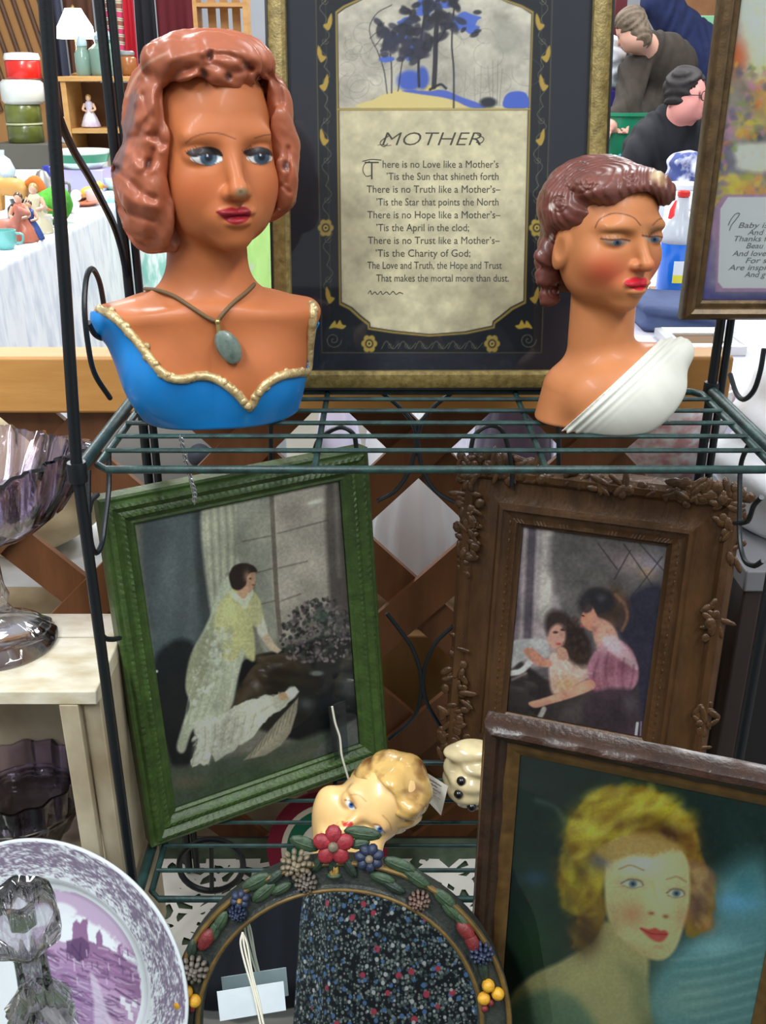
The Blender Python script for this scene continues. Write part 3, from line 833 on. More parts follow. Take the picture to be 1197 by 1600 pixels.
mesh('hair', v, f, m_hairpl, b2, True, 180, colors=pt.out(1.0))
ea = cast(torso2, 1026, 532, .7, 1.3)[0]
A0 = (ea - B2) @ Rb2; A1 = (cast(torso2, 886, 664, .7, 1.3)[0] - B2) @ Rb2
A2 = (cast(torso2, 950, 606, .7, 1.3)[0] - B2) @ Rb2
n2 = np.cross(A1 - A0, A2 - A0); n2 /= np.linalg.norm(n2)
if n2[2] > 0: n2 = -n2
def drape2(p):
    q = (p - B2) @ Rb2
    t = (q - A0) @ n2
    ridge = .0012 * np.exp(-(t / .013) ** 2) * np.cos(2 * np.pi * t / .0062)
    return smax(torso2(p) - .0032 - ridge, -t + .0006, .002)
v, f = surf(drape2, lo2, B2 + np.array([.115, .085, .1]), .0011)
pt = Paint(*proj(v), (216, 216, 204)); pt.c *= (1 + .08 * (n3(v, 90, 6) - .5))[:, None]
mesh('white_drape', v, f, MV('chalky_white_paint', .6, bump=.05), b2, True, 180, colors=pt.out(1.0))
# ------------------------------------------------------------------ framed pictures
m_pane = glassmat('picture_glass', (250, 252, 252), .03, 1.0, fres=1.30)
m_print = MV('printed_sheet', .55, spec=.3)
m_back = M('brown_backing_board', (110, 84, 58), .9)
def pane(parent, ps, u0, u1, v0, v1, w):
    mb = MB(); mb.prism([(u0, v0), (u1, v0), (u1, v1), (u0, v1)], ps.O, ps.U, ps.V, ps.N, w, w + .0008)
    return mb.build('glass_pane', m_pane, parent, smooth=False)
def backing(parent, ps, u0, u1, v0, v1, w):
    return MB().prism([(u0, v0), (u1, v0), (u1, v1), (u0, v1)], ps.O, ps.U, ps.V, ps.N, w - .004, w).build('backing_board', m_back, parent, smooth=False)

# ---- the verse to mothers, black and gold border, mottled gold frame
YM = 1.028
bl = at(432, 606, YM); br = at(931, 605, YM)
zt = 1.475; tl = np.array([bl[0], YM + .085, zt])
pm = Pose(bl, br - bl, tl - bl); WM = np.linalg.norm(br - bl); HM = .435
t = thing('framed_verse', 'tall framed mother verse with navy mat standing between the two plaster busts', 'framed print', pm.p(WM / 2, 0, 0))
m_mot = M('mottled_gold_leaf', (150, 132, 78), .42, .25, col2=(104, 88, 44), scale=130, contrast=.2, bump=.3, bscale=400)
frame(t, pm, WM, HM, [(0, -.012), (0, .006), (.003, .008), (.014, .0085), (.0178, .006), (.0186, .000), (.0186, -.012)], m_mot)
m_edge = M('dark_frame_edge', (24, 26, 30), .4)
frame(t, pm, WM, HM, [(-.0022, -.012), (-.0022, .0065), (.0002, .0072), (.0002, -.012)], m_edge, 'edge_strip')
P, F = grid(pm, .0175, WM - .0175, .0175, HM - .012, -.002, .00082)
X, Y = proj(P)
pt = Paint(X, Y, (32, 33, 42))
NAVY2 = (24, 26, 32)
def mirr(pts): return [(676 + (676 - x) + (4 if y < 200 else -1) , y) for x, y in pts]
pt.poly([(494, -40), (862, -40), (858, 200), (846, 551), (503, 551), (497, 200)], NAVY2, 2, 1, False)
pt.line([(493, -40), (497, 200), (503, 551), (846, 551), (858, 200), (864, -40)], 1.6, (92, 84, 56), 1.4, .8, False)
pt.line([(508, -40), (512, 200), (517, 470)], 1.2, (78, 74, 56), 1.2, .6, False)
pt.line([(848, -40), (843, 200), (833, 470)], 1.2, (78, 74, 56), 1.2, .6, False)
PAN = [(524, 18), (536, 9), (556, 0), (600, -22), (678, -30), (755, -22), (793, 0), (816, 8), (834, 18), (829, 170), (822, 474), (802, 484), (786, 497), (774, 506), (773, 513), (730, 522), (671, 526), (615, 521), (575, 515), (574, 508), (560, 497), (546, 484), (530, 476), (526, 170)]
pt.poly(PAN, (150, 124, 62), 1.5, 1, False)
def inset(P, k):
    P = np.array(P, float); c = P.mean(0); d = P - c
    return c + d * (1 - k / np.maximum(np.abs(d), 40))
P0 = inset(PAN, 2.6)
pt.poly(P0, (44, 42, 36), 1.2, 1, False)
P1 = inset(PAN, 4.2); pt.poly(P1, (196, 183, 152), 1.5, 1, False)
inn = np.clip(.5 - polydist(X, Y, P1), 0, 1)
n = fbm(X / 28, Y / 24, 3) - .5; n2 = fbm(X / 7, Y / 7, 8) - .5
pt.c *= (1 + inn * (.30 * n + .12 * n2))[:, None]
# the wood at dusk above
sc = [(528, 22), (540, 13), (558, 4), (600, -18), (676, -26), (752, -18), (792, 4), (815, 12), (830, 22), (826, 167), (530, 167)]
pt.poly(sc, (178, 168, 154), 1.5, .95, False)
si = np.clip(.5 - polydist(X, Y, np.array(sc, float)), 0, 1)
pt.c *= (1 + si * (.42 * (fbm(X / 34, Y / 26, 21) - .5) + .2 * (fbm(X / 9, Y / 9, 5) - .5)))[:, None]
rs = np.random.RandomState(5)
for k in range(26):
    cx, cy = rs.choice([rs.uniform(535, 600), rs.uniform(700, 825)]), rs.uniform(50, 150)
    th = np.linspace(0, 5.2, 9) + rs.rand() * 6; rr = rs.uniform(8, 24)
    pt.line([(cx + rr * math.cos(a), cy + rr * .9 * math.sin(a)) for a in th], .9, (112, 108, 102), 1.1, .45)
for x in (728, 741, 752, 762, 770, 778, 785): pt.line([(x, 90 + rs.rand() * 20), (x + rs.randn() * 2, 165)], 1.4, (122, 114, 104), 1.3, .6)
pt.ell(790, 60, 26, 30, (132, 128, 118), soft=.8, a=.5); pt.ell(735, 120, 30, 40, (176, 168, 150), soft=1, a=.4)
pt.poly([(565, 168), (585, 155), (612, 143), (645, 136), (675, 135), (705, 145), (735, 158), (760, 167)], (206, 184, 124), 1.5)
pt.poly([(628, 142), (660, 140), (695, 141), (722, 152), (745, 160), (760, 168), (735, 168), (712, 158), (690, 152), (655, 147)], (82, 98, 176), 2)
pt.poly([(640, 137), (662, 133), (686, 136), (676, 142), (650, 141)], (202, 176, 104), 1.5)
pt.ell(806, 158, 18, 14, (70, 92, 176), soft=.3); pt.poly([(788, 168), (790, 150), (803, 143), (822, 146), (825, 168)], (72, 94, 178), 1.5)
pt.ell(763, 160, 13, 8, (44, 44, 52), soft=.5); pt.ell(640, 126, 20, 16, (72, 92, 172), soft=.4); pt.ell(660, 122, 10, 18, (70, 90, 165), soft=.4)
INK = (40, 38, 46)
for pts, w in (([(678, 136), (680, 100), (681, 60), (683, 30), (684, -10)], 7.5), ([(655, 135), (654, 100), (657, 70), (661, 40), (668, 0)], 4), ([(612, 145), (612, 110), (610, 85)], 2), ([(605, 146), (600, 110), (590, 80)], 1.6),
               ([(622, 142), (628, 100), (634, 80)], 1.6), ([(709, 168), (709, 110), (706, 70), (708, 30), (712, -10)], 2.6), ([(672, 140), (688, 132), (697, 138)], 4), ([(681, 70), (694, 50), (702, 20)], 2.4), ([(683, 40), (668, 22), (660, 0)], 2.2),
               ([(656, 85), (640, 70), (632, 55)], 1.6), ([(590, 80), (580, 60), (578, 40), (590, 20), (612, 8)], 1.2), ([(586, 72), (598, 55), (600, 35)], 1), ([(578, 60), (590, 50), (606, 48)], 1)):
    pt.line(pts, w, INK, 1.4, .92)
for cx, cy, rx, ry in ((632, 40, 13, 11), (620, 60, 15, 10), (604, 92, 12, 5), (726, 32, 22, 12), (738, 46, 12, 8), (715, 42, 10, 6), (668, 6, 16, 12), (648, 72, 12, 10), (640, 88, 8, 6), (690, 8, 14, 6), (662, 18, 12, 8)):
    pt.poly([(cx + rx * (1 + .35 * rs.randn() * .5) * math.cos(a), cy + ry * (1 + .35 * rs.randn() * .5) * math.sin(a)) for a in np.linspace(0, 6.28, 12, endpoint=False)], (74, 98, 180), 2, .95)
pt.dabs([(590, 30), (640, 10), (690, -10), (750, 10), (750, 55), (700, 50), (650, 95), (600, 96)], 80, 5.0, [INK, (50, 48, 60)], 7, .85, .5, 1.8)
pt.dabs([(600, 40), (640, 30), (665, 60), (650, 95), (600, 100)], 30, 4.5, [(52, 50, 66)], 8, .8, .5, 1.6)
pt.line([(527, 171), (828, 171)], 3.4, (120, 98, 52), 1.3, 1, False); pt.line([(527, 170.6), (828, 170.6)], 1.2, (196, 172, 96), 1, 1, False)
# border vines, leaves, rosettes
GOLD = (172, 138, 58); VINE = (132, 126, 100)
def both(fn, pts, *a, **k): fn(pts, *a, **k); fn(mirr(pts), *a, **k)
for y0 in range(-20, 470, 62):
    both(pt.line, [(505 + y0 * .014, y0), (514 + y0 * .014, y0 + 14), (500 + y0 * .014, y0 + 32), (510 + y0 * .014, y0 + 48), (506 + y0 * .014, y0 + 62)], 1.0, VINE, 1.1, .7)
    xs = 507 + y0 * .014
    both(pt.line, [(xs + 6 * math.cos(a) * (1 - a / 9), y0 + 22 + 6 * math.sin(a) * (1 - a / 9)) for a in np.linspace(0, 8, 14)], .9, VINE, 1, .6)
for x, y, s_ in ((512, 35, 1), (503, 85, -1), (506, 130, 1), (507, 215, -1), (516, 462, -1)):
    both(pt.poly, [(x + 6 * s_, y - 14), (x + 7 * s_, y), (x + 2 * s_, y + 12), (x - 3 * s_, y + 10), (x - 7 * s_, y + 4), (x - 1 * s_, y + 1), (x + 1 * s_, y - 6)], GOLD, 1.5)
for x, y in ((509, 356), (839, 356), (577, 537), (769, 537)):
    for a in range(6): pt.ell(x + 7.5 * math.cos(a * 1.05), y + 9 * math.sin(a * 1.05), 5, 5.4, (168, 140, 66), soft=.4)
    pt.ell(x, y, 6.5, 7, (60, 52, 34), soft=.3); pt.ell(x, y, 4, 4.4, (186, 158, 84), soft=.3); pt.ell(x, y, 1.8, 2, (60, 48, 30), soft=.4)
for x, y, m in ((529, 507, 1), (817, 507, -1)):
    pt.poly([(x - 15 * m, y + 6), (x - 6 * m, y - 6), (x - 3 * m, y), (x + 2 * m, y - 7), (x + 6 * m, y), (x + 12 * m, y + 2), (x + 6 * m, y + 7), (x - 6 * m, y + 5)], (186, 152, 60), 1.5)
    pt.line([(x - 8 * m + 13 * math.cos(a) * (1 - a / 12), y + 24 + 13 * math.sin(a) * (1 - a / 12)) for a in np.linspace(0, 11, 24)], 1.1, VINE, 1.1, .8)
for k in range(6):
    x = 610 + k * 26
    pt.line([(x - 14, 545), (x - 6, 533), (x + 4, 545), (x + 14, 536)], 1.0, VINE, 1.1, .7)
    pt.line([(x + 5 * math.cos(a) * (1 - a / 9), 540 + 5 * math.sin(a) * (1 - a / 9)) for a in np.linspace(0, 8, 12)], .9, VINE, 1, .6)
mesh('print', P, F, m_print, t, True, 180, colors=pt.out(1.4))
ink = M('grey_brown_ink', (82, 76, 66), .8)
wl = -.0017
L = [('MOTHER', pm, 597, 752, 227, 21, .28, wl, -.012)]
ys = [262, 281, 301, 321, 341, 361, 381, 401, 420, 440]
tx = [('here is no Love like a Mother\u2019s', 598, 779), ('\u2019Tis the Sun that shineth forth', 604, 779), ('There is no Truth like a Mother\u2019s\u2013', 573, 782), ('\u2019Tis the Star that points the North', 588, 779), ('There is no Hope like a Mother\u2019s\u2013', 574, 782),
      ('\u2019Tis the April in the clod;', 588, 733), ('There is no Trust like a Mother\u2019s\u2013', 575, 781), ('\u2019Tis the Charity of God;', 587, 735), ('The Love and Truth, the Hope and Trust', 574, 784), ('That makes the mortal more than dust.', 588, 795)]
for (s_, a, b), y in zip(tx, ys): L.append((s_, pm, a, b, y, 11.5, 0, wl, .0))
L.append(('T', pm, 570, 592, 281, 30, 0, wl, -.02))
L.append(('~', pm, 590, 612, 232, 14, .2, wl, -.02))
tm = textmesh(L)
for pts in ([(578, 252), (570, 256), (567, 266), (572, 275), (580, 274)], [(566, 252), (580, 249), (596, 250)], [(608, 212), (598, 218), (594, 224), (600, 229), (606, 224)], [(746, 210), (756, 216), (752, 223), (744, 222)], [(575, 459), (579, 454), (581, 460), (586, 456), (590, 460), (595, 455), (598, 460), (604, 456), (609, 460), (614, 455), (619, 460), (624, 457), (630, 459)]):
    c = np.array([pm.O + (lambda q: q[0] * pm.U + q[1] * pm.V)(pm.uv(a, b, wl)) + wl * pm.N for a, b in pts]); tm.tube(catmull(c, 5), .0004, 5)
tm.build('lettering', ink, t, smooth=False)
pane(t, pm, .0165, WM - .0165, .0165, HM - .01, -.0008); backing(t, pm, .002, WM - .002, .002, HM - .002, -.008)

# ---- the verse hanging at the right
YR = 1.0
o = at(1063, 499, YR); pr = Pose(o, (1, 0, 0), (0, .0, 1)); WR, HR = .29, .40
t = thing('framed_verse', 'gilt framed nursery verse with garden painting hanging at the right rack post', 'framed print', pr.p(WR / 2, 0, 0))
m_bronze = M('worn_bronze_gilt', (104, 82, 52), .38, .35, col2=(70, 54, 34), scale=90, contrast=.25, bump=.2, bscale=300)
frame(t, pr, WR, HR, [(0, -.010), (0, .002), (.003, .007), (.0075, .009), (.0115, .0065), (.0125, .003), (.017, .004), (.0195, .001), (.0195, -.010)], m_bronze)
P, F = grid(pr, .0185, WR - .0185, .0185, HR - .0185, -.003, .0009)
X, Y = proj(P); pt = Paint(X, Y, (118, 116, 120))
pt.c *= (1 + .5 * (fbm(X / 30, Y / 40, 2) - .5))[:, None]
pt.poly([(1120, -60), (1165, -60), (1160, 60), (1150, 150), (1112, 170)], (150, 132, 134), 22, .8); pt.poly([(1160, -60), (1330, -60), (1330, 110), (1190, 130), (1165, 100)], (206, 200, 178), 20, .9)
pt.glow(1150, 88, 18, 26, (206, 96, 52), a=.9); pt.glow(1138, 100, 14, 30, (150, 92, 62), a=.7); pt.glow(1196, 150, 30, 40, (204, 150, 70), a=.7); pt.glow(1250, 120, 40, 40, (190, 160, 90), a=.7)
pt.glow(1128, 160, 18, 40, (122, 138, 78), a=.8); pt.glow(1140, 195, 15, 30, (172, 118, 156), a=.8); pt.glow(1175, 200, 24, 18, (196, 176, 62), a=.8); pt.glow(1183, 214, 14, 10, (54, 62, 84), a=.8)
pt.poly([(1148, 232), (1170, 224), (1340, 222), (1340, 275), (1170, 268), (1150, 250)], (200, 196, 182), 8, .85); pt.glow(1125, 250, 16, 30, (96, 92, 112), a=.8); pt.glow(1115, 240, 6, 30, (150, 160, 80), a=.7)
pt.dabs([(1110, 100), (1200, 100), (1300, 200), (1300, 220), (1160, 215), (1105, 320)], 160, 4, [(196, 168, 70), (120, 140, 70), (180, 120, 150), (90, 90, 110), (210, 120, 60), (140, 120, 110)], 5, .5, .8, 1.8)
pt.glow(1150, 292, 40, 12, (200, 170, 70), rot=-22, a=.9); pt.glow(1180, 298, 22, 10, (206, 130, 62), a=.8); pt.glow(1110, 350, 14, 40, (164, 120, 150), a=.8)
pt.dabs([(1110, 270), (1330, 280), (1330, 306), (1130, 306), (1108, 330)], 70, 4, [(206, 176, 76), (150, 150, 70), (214, 140, 80), (120, 100, 130)], 9, .6, .8, 1.6)
pt.poly([(1085, 400), (1110, 370), (1118, 455), (1340, 455), (1340, 520), (1080, 520)], (74, 72, 118), 14, .9); pt.glow(1108, 420, 10, 40, (110, 92, 150), a=.6)
pt.poly([(1120, 322), (1132, 304), (1340, 304), (1340, 456), (1118, 456)], (150, 118, 146), 2, .9, False)
pt.poly([(1126, 326), (1138, 308), (1340, 308), (1340, 450), (1130, 450), (1122, 440)], (212, 208, 200), 2, 1, False)
pt.c *= (1 + .12 * (fbm(X / 7, Y / 7, 14) - .5))[:, None]
mesh('print', P, F, m_print, t, True, 180, colors=pt.out(2.0))
L = []; ex = 1340
for s_, x, y in (('Baby is', 1154, 356), ('And th', 1168, 367), ('Thanks f', 1147, 377), ('Beau', 1166, 388), ('And love', 1144, 400), ('For s', 1165, 411), ('Are inspir', 1138, 422), ('And g', 1163, 433)):
    L.append((s_, pr, x, x + len(s_) * 6.6, y, 8.5, .22, -.0026, .0))
tm = textmesh(L)
c = np.array([pr.O + (lambda q: q[0] * pr.U + q[1] * pr.V)(pr.uv(a, b, -.0026)) - .0026 * pr.N for a, b in [(1138, 352), (1143, 342), (1150, 334), (1156, 334), (1150, 343), (1143, 352), (1140, 360)]]); tm.tube(catmull(c, 5), .0004, 5)
tm.build('lettering', M('soft_grey_ink', (134, 130, 128), .8), t, smooth=False)
pane(t, pr, .0185, WR - .0185, .0185, HR - .0185, -.001); backing(t, pr, .002, WR - .002, .002, HR - .002, -.007)
hb = pr.p(.0, HR, -.012)
MB().tube([pr.p(.06, HR - .02, -.012), pr.p(WR / 2, HR + .10, -.016), pr.p(WR - .06, HR - .02, -.012)], .0008, 6).build('hanging_wire', M('picture_wire', (150, 140, 120), .4, .8), t)

# ---- green framed photograph of a mother at a bassinet
pg = Pose((-.2604, .867, .5985), np.array([.0077, 1.0195, .5985]) - np.array([-.2604, .867, .5985]), (-.004, .055, .41))
WG, HG = .3085, .412
t = thing('framed_photograph', 'green painted frame with hand tinted photograph of a mother at a bassinet', 'framed print', pg.p(WG / 2, 0, 0))
m_gf = M('moss_green_frame_paint', (66, 92, 40), .42, col2=(44, 62, 28), scale=70, contrast=.3, bump=.5, bscale=220)
profg = [(0, -.024), (0, -.002), (.0025, .0), (.0055, -.001), (.008, .0025), (.0115, .0035), (.015, .0005), (.0175, -.001), (.0205, .0008), (.0235, .001), (.0265, -.004), (.030, -.006), (.0325, -.0055), (.035, -.008), (.035, -.024)]
frame(t, pg, WG, HG, profg, m_gf, seg=150, disp=lambda j, s_, u, ln: (.0011 * abs(math.sin(u * ln / .0085 * math.pi)) if j in (4, 5) else 0) + (.0006 * math.sin(u * ln / .004 * math.pi) if j in (8, 9) else 0))
P, F = grid(pg, .034, WG - .034, .034, HG - .034, -.0115, .0008)
X, Y = proj(P); pt = Paint(X, Y, (112, 108, 98))
pt.poly([(225, 790), (318, 790), (335, 1010), (255, 1040), (235, 1000)], (72, 80, 80), 10); pt.glow(265, 900, 22, 80, (108, 116, 114), a=.7); pt.glow(298, 930, 10, 120, (104, 110, 106), a=.5); pt.poly([(302, 790), (322, 790), (340, 960), (318, 1000)], (50, 54, 54), 10, .8)
pt.poly([(315, 790), (372, 775), (374, 880), (352, 900), (345, 950), (330, 960)], (158, 156, 136), 6)
for k in range(9): pt.line([(322 + k * 6, 785), (326 + k * 6, 860), (332 + k * 4.4, 940)], 2.5, [(186, 184, 160), (120, 118, 104)][k % 2], 4, .6)
pt.poly([(374, 770), (420, 760), (432, 1010), (405, 1000), (395, 890), (372, 870)], (140, 138, 124), 5); pt.poly([(430, 758), (520, 748), (520, 950), (500, 950), (435, 990)], (156, 146, 134), 5)
pt.glow(455, 800, 26, 18, (110, 98, 90), a=.6); pt.glow(400, 820, 20, 30, (170, 164, 146), a=.6); pt.glow(480, 870, 30, 40, (174, 162, 148), a=.7); pt.glow(395, 770, 18, 10, (180, 176, 160), a=.5)
for pts in ([(380, 846), (420, 838), (428, 838)], [(400, 895), (428, 888)], [(404, 945), (432, 938)], [(432, 834), (470, 824), (515, 812)], [(434, 888), (480, 877)], [(436, 940), (470, 928)]): pt.line(pts, 2.2, (92, 84, 76), 2, .7)
pt.line([(424, 765), (428, 850), (433, 940), (438, 990)], 7, (98, 88, 78), 2, .9); pt.line([(429, 765), (433, 850), (438, 940)], 2, (160, 150, 136), 2, .6)
pt.poly([(510, 750), (556, 735), (562, 1010), (520, 960), (515, 930)], (78, 72, 66), 8, .95); pt.line([(524, 755), (530, 900)], 6, (130, 120, 108), 6, .6); pt.line([(542, 750), (548, 900)], 4, (52, 50, 48), 5, .7)
pt.glow(492, 784, 12, 3, (210, 206, 190), rot=-12, a=.9)
pt.poly([(240, 1035), (305, 1010), (300, 1190), (268, 1200)], (32, 34, 34), 10); pt.poly([(352, 1030), (372, 1042), (440, 1015), (560, 1000), (575, 1180), (470, 1160), (350, 1110)], (26, 27, 28), 8)
pt.poly([(375, 1038), (436, 1020), (452, 1060), (440, 1085), (372, 1105)], (20, 20, 22), 4)
pt.poly([(262, 1205), (300, 1195), (440, 1165), (560, 1130), (575, 1190), (275, 1285)], (78, 84, 70), 10); pt.glow(380, 1215, 90, 14, (66, 84, 58), rot=-14, a=.8); pt.glow(292, 1222, 26, 10, (104, 92, 76), a=.7); pt.glow(480, 1180, 60, 8, (96, 96, 80), rot=-14, a=.6)
pt.poly([(490, 1185), (530, 1140), (575, 1120), (580, 1180)], (98, 98, 96), 5, .8)
# flowering branches
fl = [(448, 960), (480, 940), (520, 930), (545, 960), (552, 1010), (530, 1035), (480, 1035), (450, 1030), (436, 1000)]
pt.dabs(fl, 260, 3.0, [(44, 46, 42), (30, 32, 30), (56, 62, 52)], 1, .8, .6); pt.dabs(fl, 240, 1.8, [(120, 102, 106), (98, 84, 90), (138, 122, 124), (80, 72, 74)], 2, .8, .9, 1.5)
pt.glow(503, 962, 10, 10, (54, 76, 58), a=.8); pt.glow(535, 925, 16, 24, (74, 62, 60), a=.6); pt.ell(495, 1052, 10, 4, (130, 134, 132), soft=.8, a=.7); pt.glow(545, 1070, 14, 22, (74, 80, 84), a=.7); pt.glow(478, 1100, 14, 10, (84, 90, 92), a=.7)
# mother
pt.poly([(360, 900), (342, 920), (330, 958), (318, 985), (300, 1020), (290, 1070), (296, 1100), (286, 1130), (276, 1168), (288, 1175), (302, 1140), (330, 1130), (360, 1108), (372, 1060), (380, 1030), (390, 1000), (376, 960)], (170, 172, 150), 4)
pt.poly([(335, 960), (318, 990), (296, 1030), (292, 1080), (308, 1090), (330, 1030), (350, 985)], (146, 146, 116), 6, .8)
pt.poly([(352, 930), (372, 918), (398, 925), (408, 950), (396, 975), (398, 1000), (398, 1032), (386, 1028), (378, 1012), (370, 1030), (346, 1028), (336, 985), (336, 960)], (178, 174, 126), 4)
pt.poly([(402, 955), (410, 962), (417, 985), (430, 1008), (440, 1016), (434, 1021), (422, 1016), (410, 1000), (402, 978)], (184, 164, 140), 2.5, 1, False); pt.poly([(398, 948), (408, 955), (418, 988), (404, 992)], (196, 194, 178), 3, .85); pt.poly([(398, 930), (412, 960), (400, 980), (388, 960)], (176, 172, 128), 4, .9)
pt.poly([(358, 925), (376, 945), (384, 950), (396, 925), (388, 918), (374, 928)], (196, 194, 176), 3, .9); pt.poly([(366, 905), (388, 905), (390, 922), (380, 936), (368, 922)], (180, 146, 116), 3)
pt.poly([(378, 893), (395, 890), (399, 900), (398, 912), (390, 926), (380, 920)], (186, 144, 116), 2); pt.poly([(360, 912), (358, 898), (366, 884), (382, 880), (396, 884), (402, 893), (392, 895), (386, 902), (384, 914), (374, 922), (364, 920)], (44, 34, 30), 2.5)
pt.dabs([(340, 985), (358, 975), (362, 1020), (330, 1080), (300, 1095), (300, 1050)], 60, 4, [(186, 188, 170), (150, 150, 128), (198, 200, 182)], 4, .6, .8)
for k in range(7): pt.line([(352 - k * 6, 1035), (340 - k * 7, 1080), (318 - k * 5, 1130)], 2, [(192, 194, 176), (138, 138, 118)][k % 2], 3, .5)
# bassinet
pt.poly([(380, 1188), (400, 1168), (430, 1130), (466, 1090), (464, 1112), (454, 1145), (440, 1164), (415, 1180)], (146, 138, 120), 2.5, 1, False)
for k in range(10): pt.line([(390 + k * 7, 1184 - k * 6), (402 + k * 6.5, 1160 - k * 7)], 1.3, (92, 86, 72), 1.3, .6); pt.line([(396 + k * 5, 1184 - k * 4), (424 + k * 4, 1150 - k * 5)], 1.1, (176, 168, 148), 1.3, .4)
pt.poly([(301, 1128), (320, 1124), (337, 1121), (352, 1112), (370, 1102), (386, 1094), (402, 1091), (414, 1085), (427, 1087), (444, 1082), (460, 1073), (469, 1080), (456, 1094), (443, 1106), (428, 1116), (411, 1130), (400, 1146), (386, 1159), (374, 1164), (361, 1176), (350, 1180), (337, 1190), (331, 1180), (326, 1196), (312, 1194), (300, 1201), (297, 1190), (306, 1170), (310, 1155), (303, 1143)], (186, 184, 168), 2.5, 1, False, wob=2.5)
for k in range(13): pt.line([(304 + k * 8.0, 1140 - k * 2.2), (306 + k * 7.4, 1166 - k * 3), (300 + k * 7.6, 1196 - k * 4.5)], 2.0, [(142, 140, 124), (206, 204, 190)][k % 2], 2.2, .6)
for k in range(7): pt.line([(318 + k * 18, 1128 - k * 7), (326 + k * 18, 1134 - k * 8), (334 + k * 17, 1124 - k * 7)], 2.0, (212, 210, 198), 2, .6)
pt.line([(340, 1150), (380, 1130), (420, 1104), (452, 1088)], 4, (160, 152, 138), 4, .5)
pt.dabs([(302, 1150), (380, 1110), (400, 1140), (345, 1180), (305, 1190)], 60, 4, [(206, 204, 188), (158, 156, 138), (176, 172, 156)], 6, .6, .8, .5, 40)
pt.line([(352, 1036), (346, 1075), (330, 1110)], 5, (150, 152, 132), 5, .5); pt.line([(368, 1034), (362, 1075), (352, 1108)], 4, (198, 198, 182), 4, .5); pt.dabs([(330, 960), (352, 985), (345, 1060), (300, 1110), (296, 1060)], 90, 2.0, [(198, 198, 184), (140, 140, 118)], 21, .55, .8, 1.4); pt.ell(391, 904, 2, 1.5, (60, 44, 38), soft=.8); pt.ell(396, 914, 2.5, 1.2, (140, 70, 60), soft=.8); pt.glow(386, 900, 5, 8, (206, 164, 134), a=.6); pt.ell(443, 1088, 8, 6, (176, 146, 112), soft=.5); pt.ell(456, 1082, 8, 9, (204, 202, 190), soft=.5)
pt.ell(245, 1049, 2, 2, (230, 232, 225), soft=.7)
pt.tex(3, 3, .12, 4); pt.tex(40, 40, .16, 9)
mesh('print', P, F, m_print, t, True, 180, colors=pt.out(1.8))
pane(t, pg, .0345, WG - .0345, .0345, HG - .0345, -.010); backing(t, pg, .002, WG - .002, .002, HG - .002, -.018)

# ---- heavy carved frame, mother and daughter at the piano
po_ = Pose((.076, 1.03, .5985), (.2977, -.100, 0), (0, .055, .39)); WO, HO = .314, .392
t = thing('framed_painting', 'ornate carved brown frame with print of a mother and daughter at a piano', 'framed print', po_.p(WO / 2, 0, 0))
m_of = M('dark_bronzed_gesso', (92, 64, 38), .36, .15, col2=(56, 38, 22), scale=60, contrast=.3, bump=.5, bscale=240, stretch=(1, 1, .3))
profo = [(0, -.022), (.002, .002), (.008, .008), (.016, .006), (.021, .000), (.034, -.002), (.046, .001), (.049, .005), (.053, .0055), (.056, .001), (.064, -.003), (.069, -.0025), (.072, -.008), (.075, -.010), (.075, -.022)]
frame(t, po_, WO, HO, profo, m_of, seg=90, disp=lambda j, s_, u, ln: (.0008 * math.sin(u * ln / .0065 * math.pi * 2) if j == 11 else 0))
orn = MB(); rs = np.random.RandomState(8); m_carv = M('bronzed_carving', (92, 64, 38), .34, .15, col2=(54, 38, 23), scale=120, bump=.4, bscale=300)
Fr = np.stack([po_.U, po_.V, po_.N], 1)
def leafball(u, v, w, r, ang, kind=0):
    sh = [(1.25, .6, .26), (.95, .8, .26), (1.6, .5, .24)][kind]
    c, s_ = math.cos(ang), math.sin(ang)
    Rl = Fr @ np.array([[c, -s_, 0], [s_, c, 0], [0, 0, 1]])
    orn.ball(po_.p(u, v, w), (r * sh[0], r * sh[1], r * sh[2]), rot=Rl, n=8, m=6)
def cluster(u, v, du, dv, n, spread):
    for k in range(n):
        a = rs.rand() * 6.28
        x = rs.randn() * spread[0]; y = rs.randn() * spread[1]
        leafball(np.clip(u + x, -.002, WO + .002), np.clip(v + y, -.001, HO + .004), .0045 + rs.rand() * .003, rs.uniform(.0045, .0085), a, rs.randint(3))
for (u, v, n, sp) in ((.012, HO - .03, 44, (.008, .035)), (.014, HO - .09, 26, (.006, .022)), (.012, .075, 44, (.008, .04)), (.012, .02, 26, (.010, .018)), (WO - .012, HO - .03, 26, (.008, .025)), (WO - .012, HO * .62, 16, (.006, .016)), (WO - .01, HO * .30, 16, (.006, .02)), (WO - .012, .03, 26, (.008, .03)),
                       (.05, HO - .010, 22, (.028, .005)), (WO * .5, HO - .010, 34, (.045, .005)), (WO - .05, HO - .010, 26, (.03, .005)), (WO * .5, .010, 30, (.05, .006))):
    cluster(u, v, 0, 0, n, sp); orn.build('carved_foliage', m_carv, t, angle=180); orn = MB()
for k in range(9):
    leafball(.020 + k * .0085, HO + .006 + .003 * math.sin(k * 1.7), .004, .010, .5 + k * .5, k % 3)
orn.build('carved_crest', m_carv, t, angle=180); orn = MB()
for k in range(7):
    leafball(WO - .075 + k * .011, HO + .003, .006, .009, .4 * k, k % 3)
orn.build('carved_crest', m_carv, t, angle=180); orn = MB()
for k in range(24): leafball(.0615, HO - .07 - k * .011, -.002, .0026, 1.57 + .4 * (k % 2), 0)
orn.build('beading', m_carv, t, angle=180); orn = MB()
for k in range(24): leafball(WO - .0615, HO - .07 - k * .011, -.002, .0026, 1.57 - .4 * (k % 2), 0)
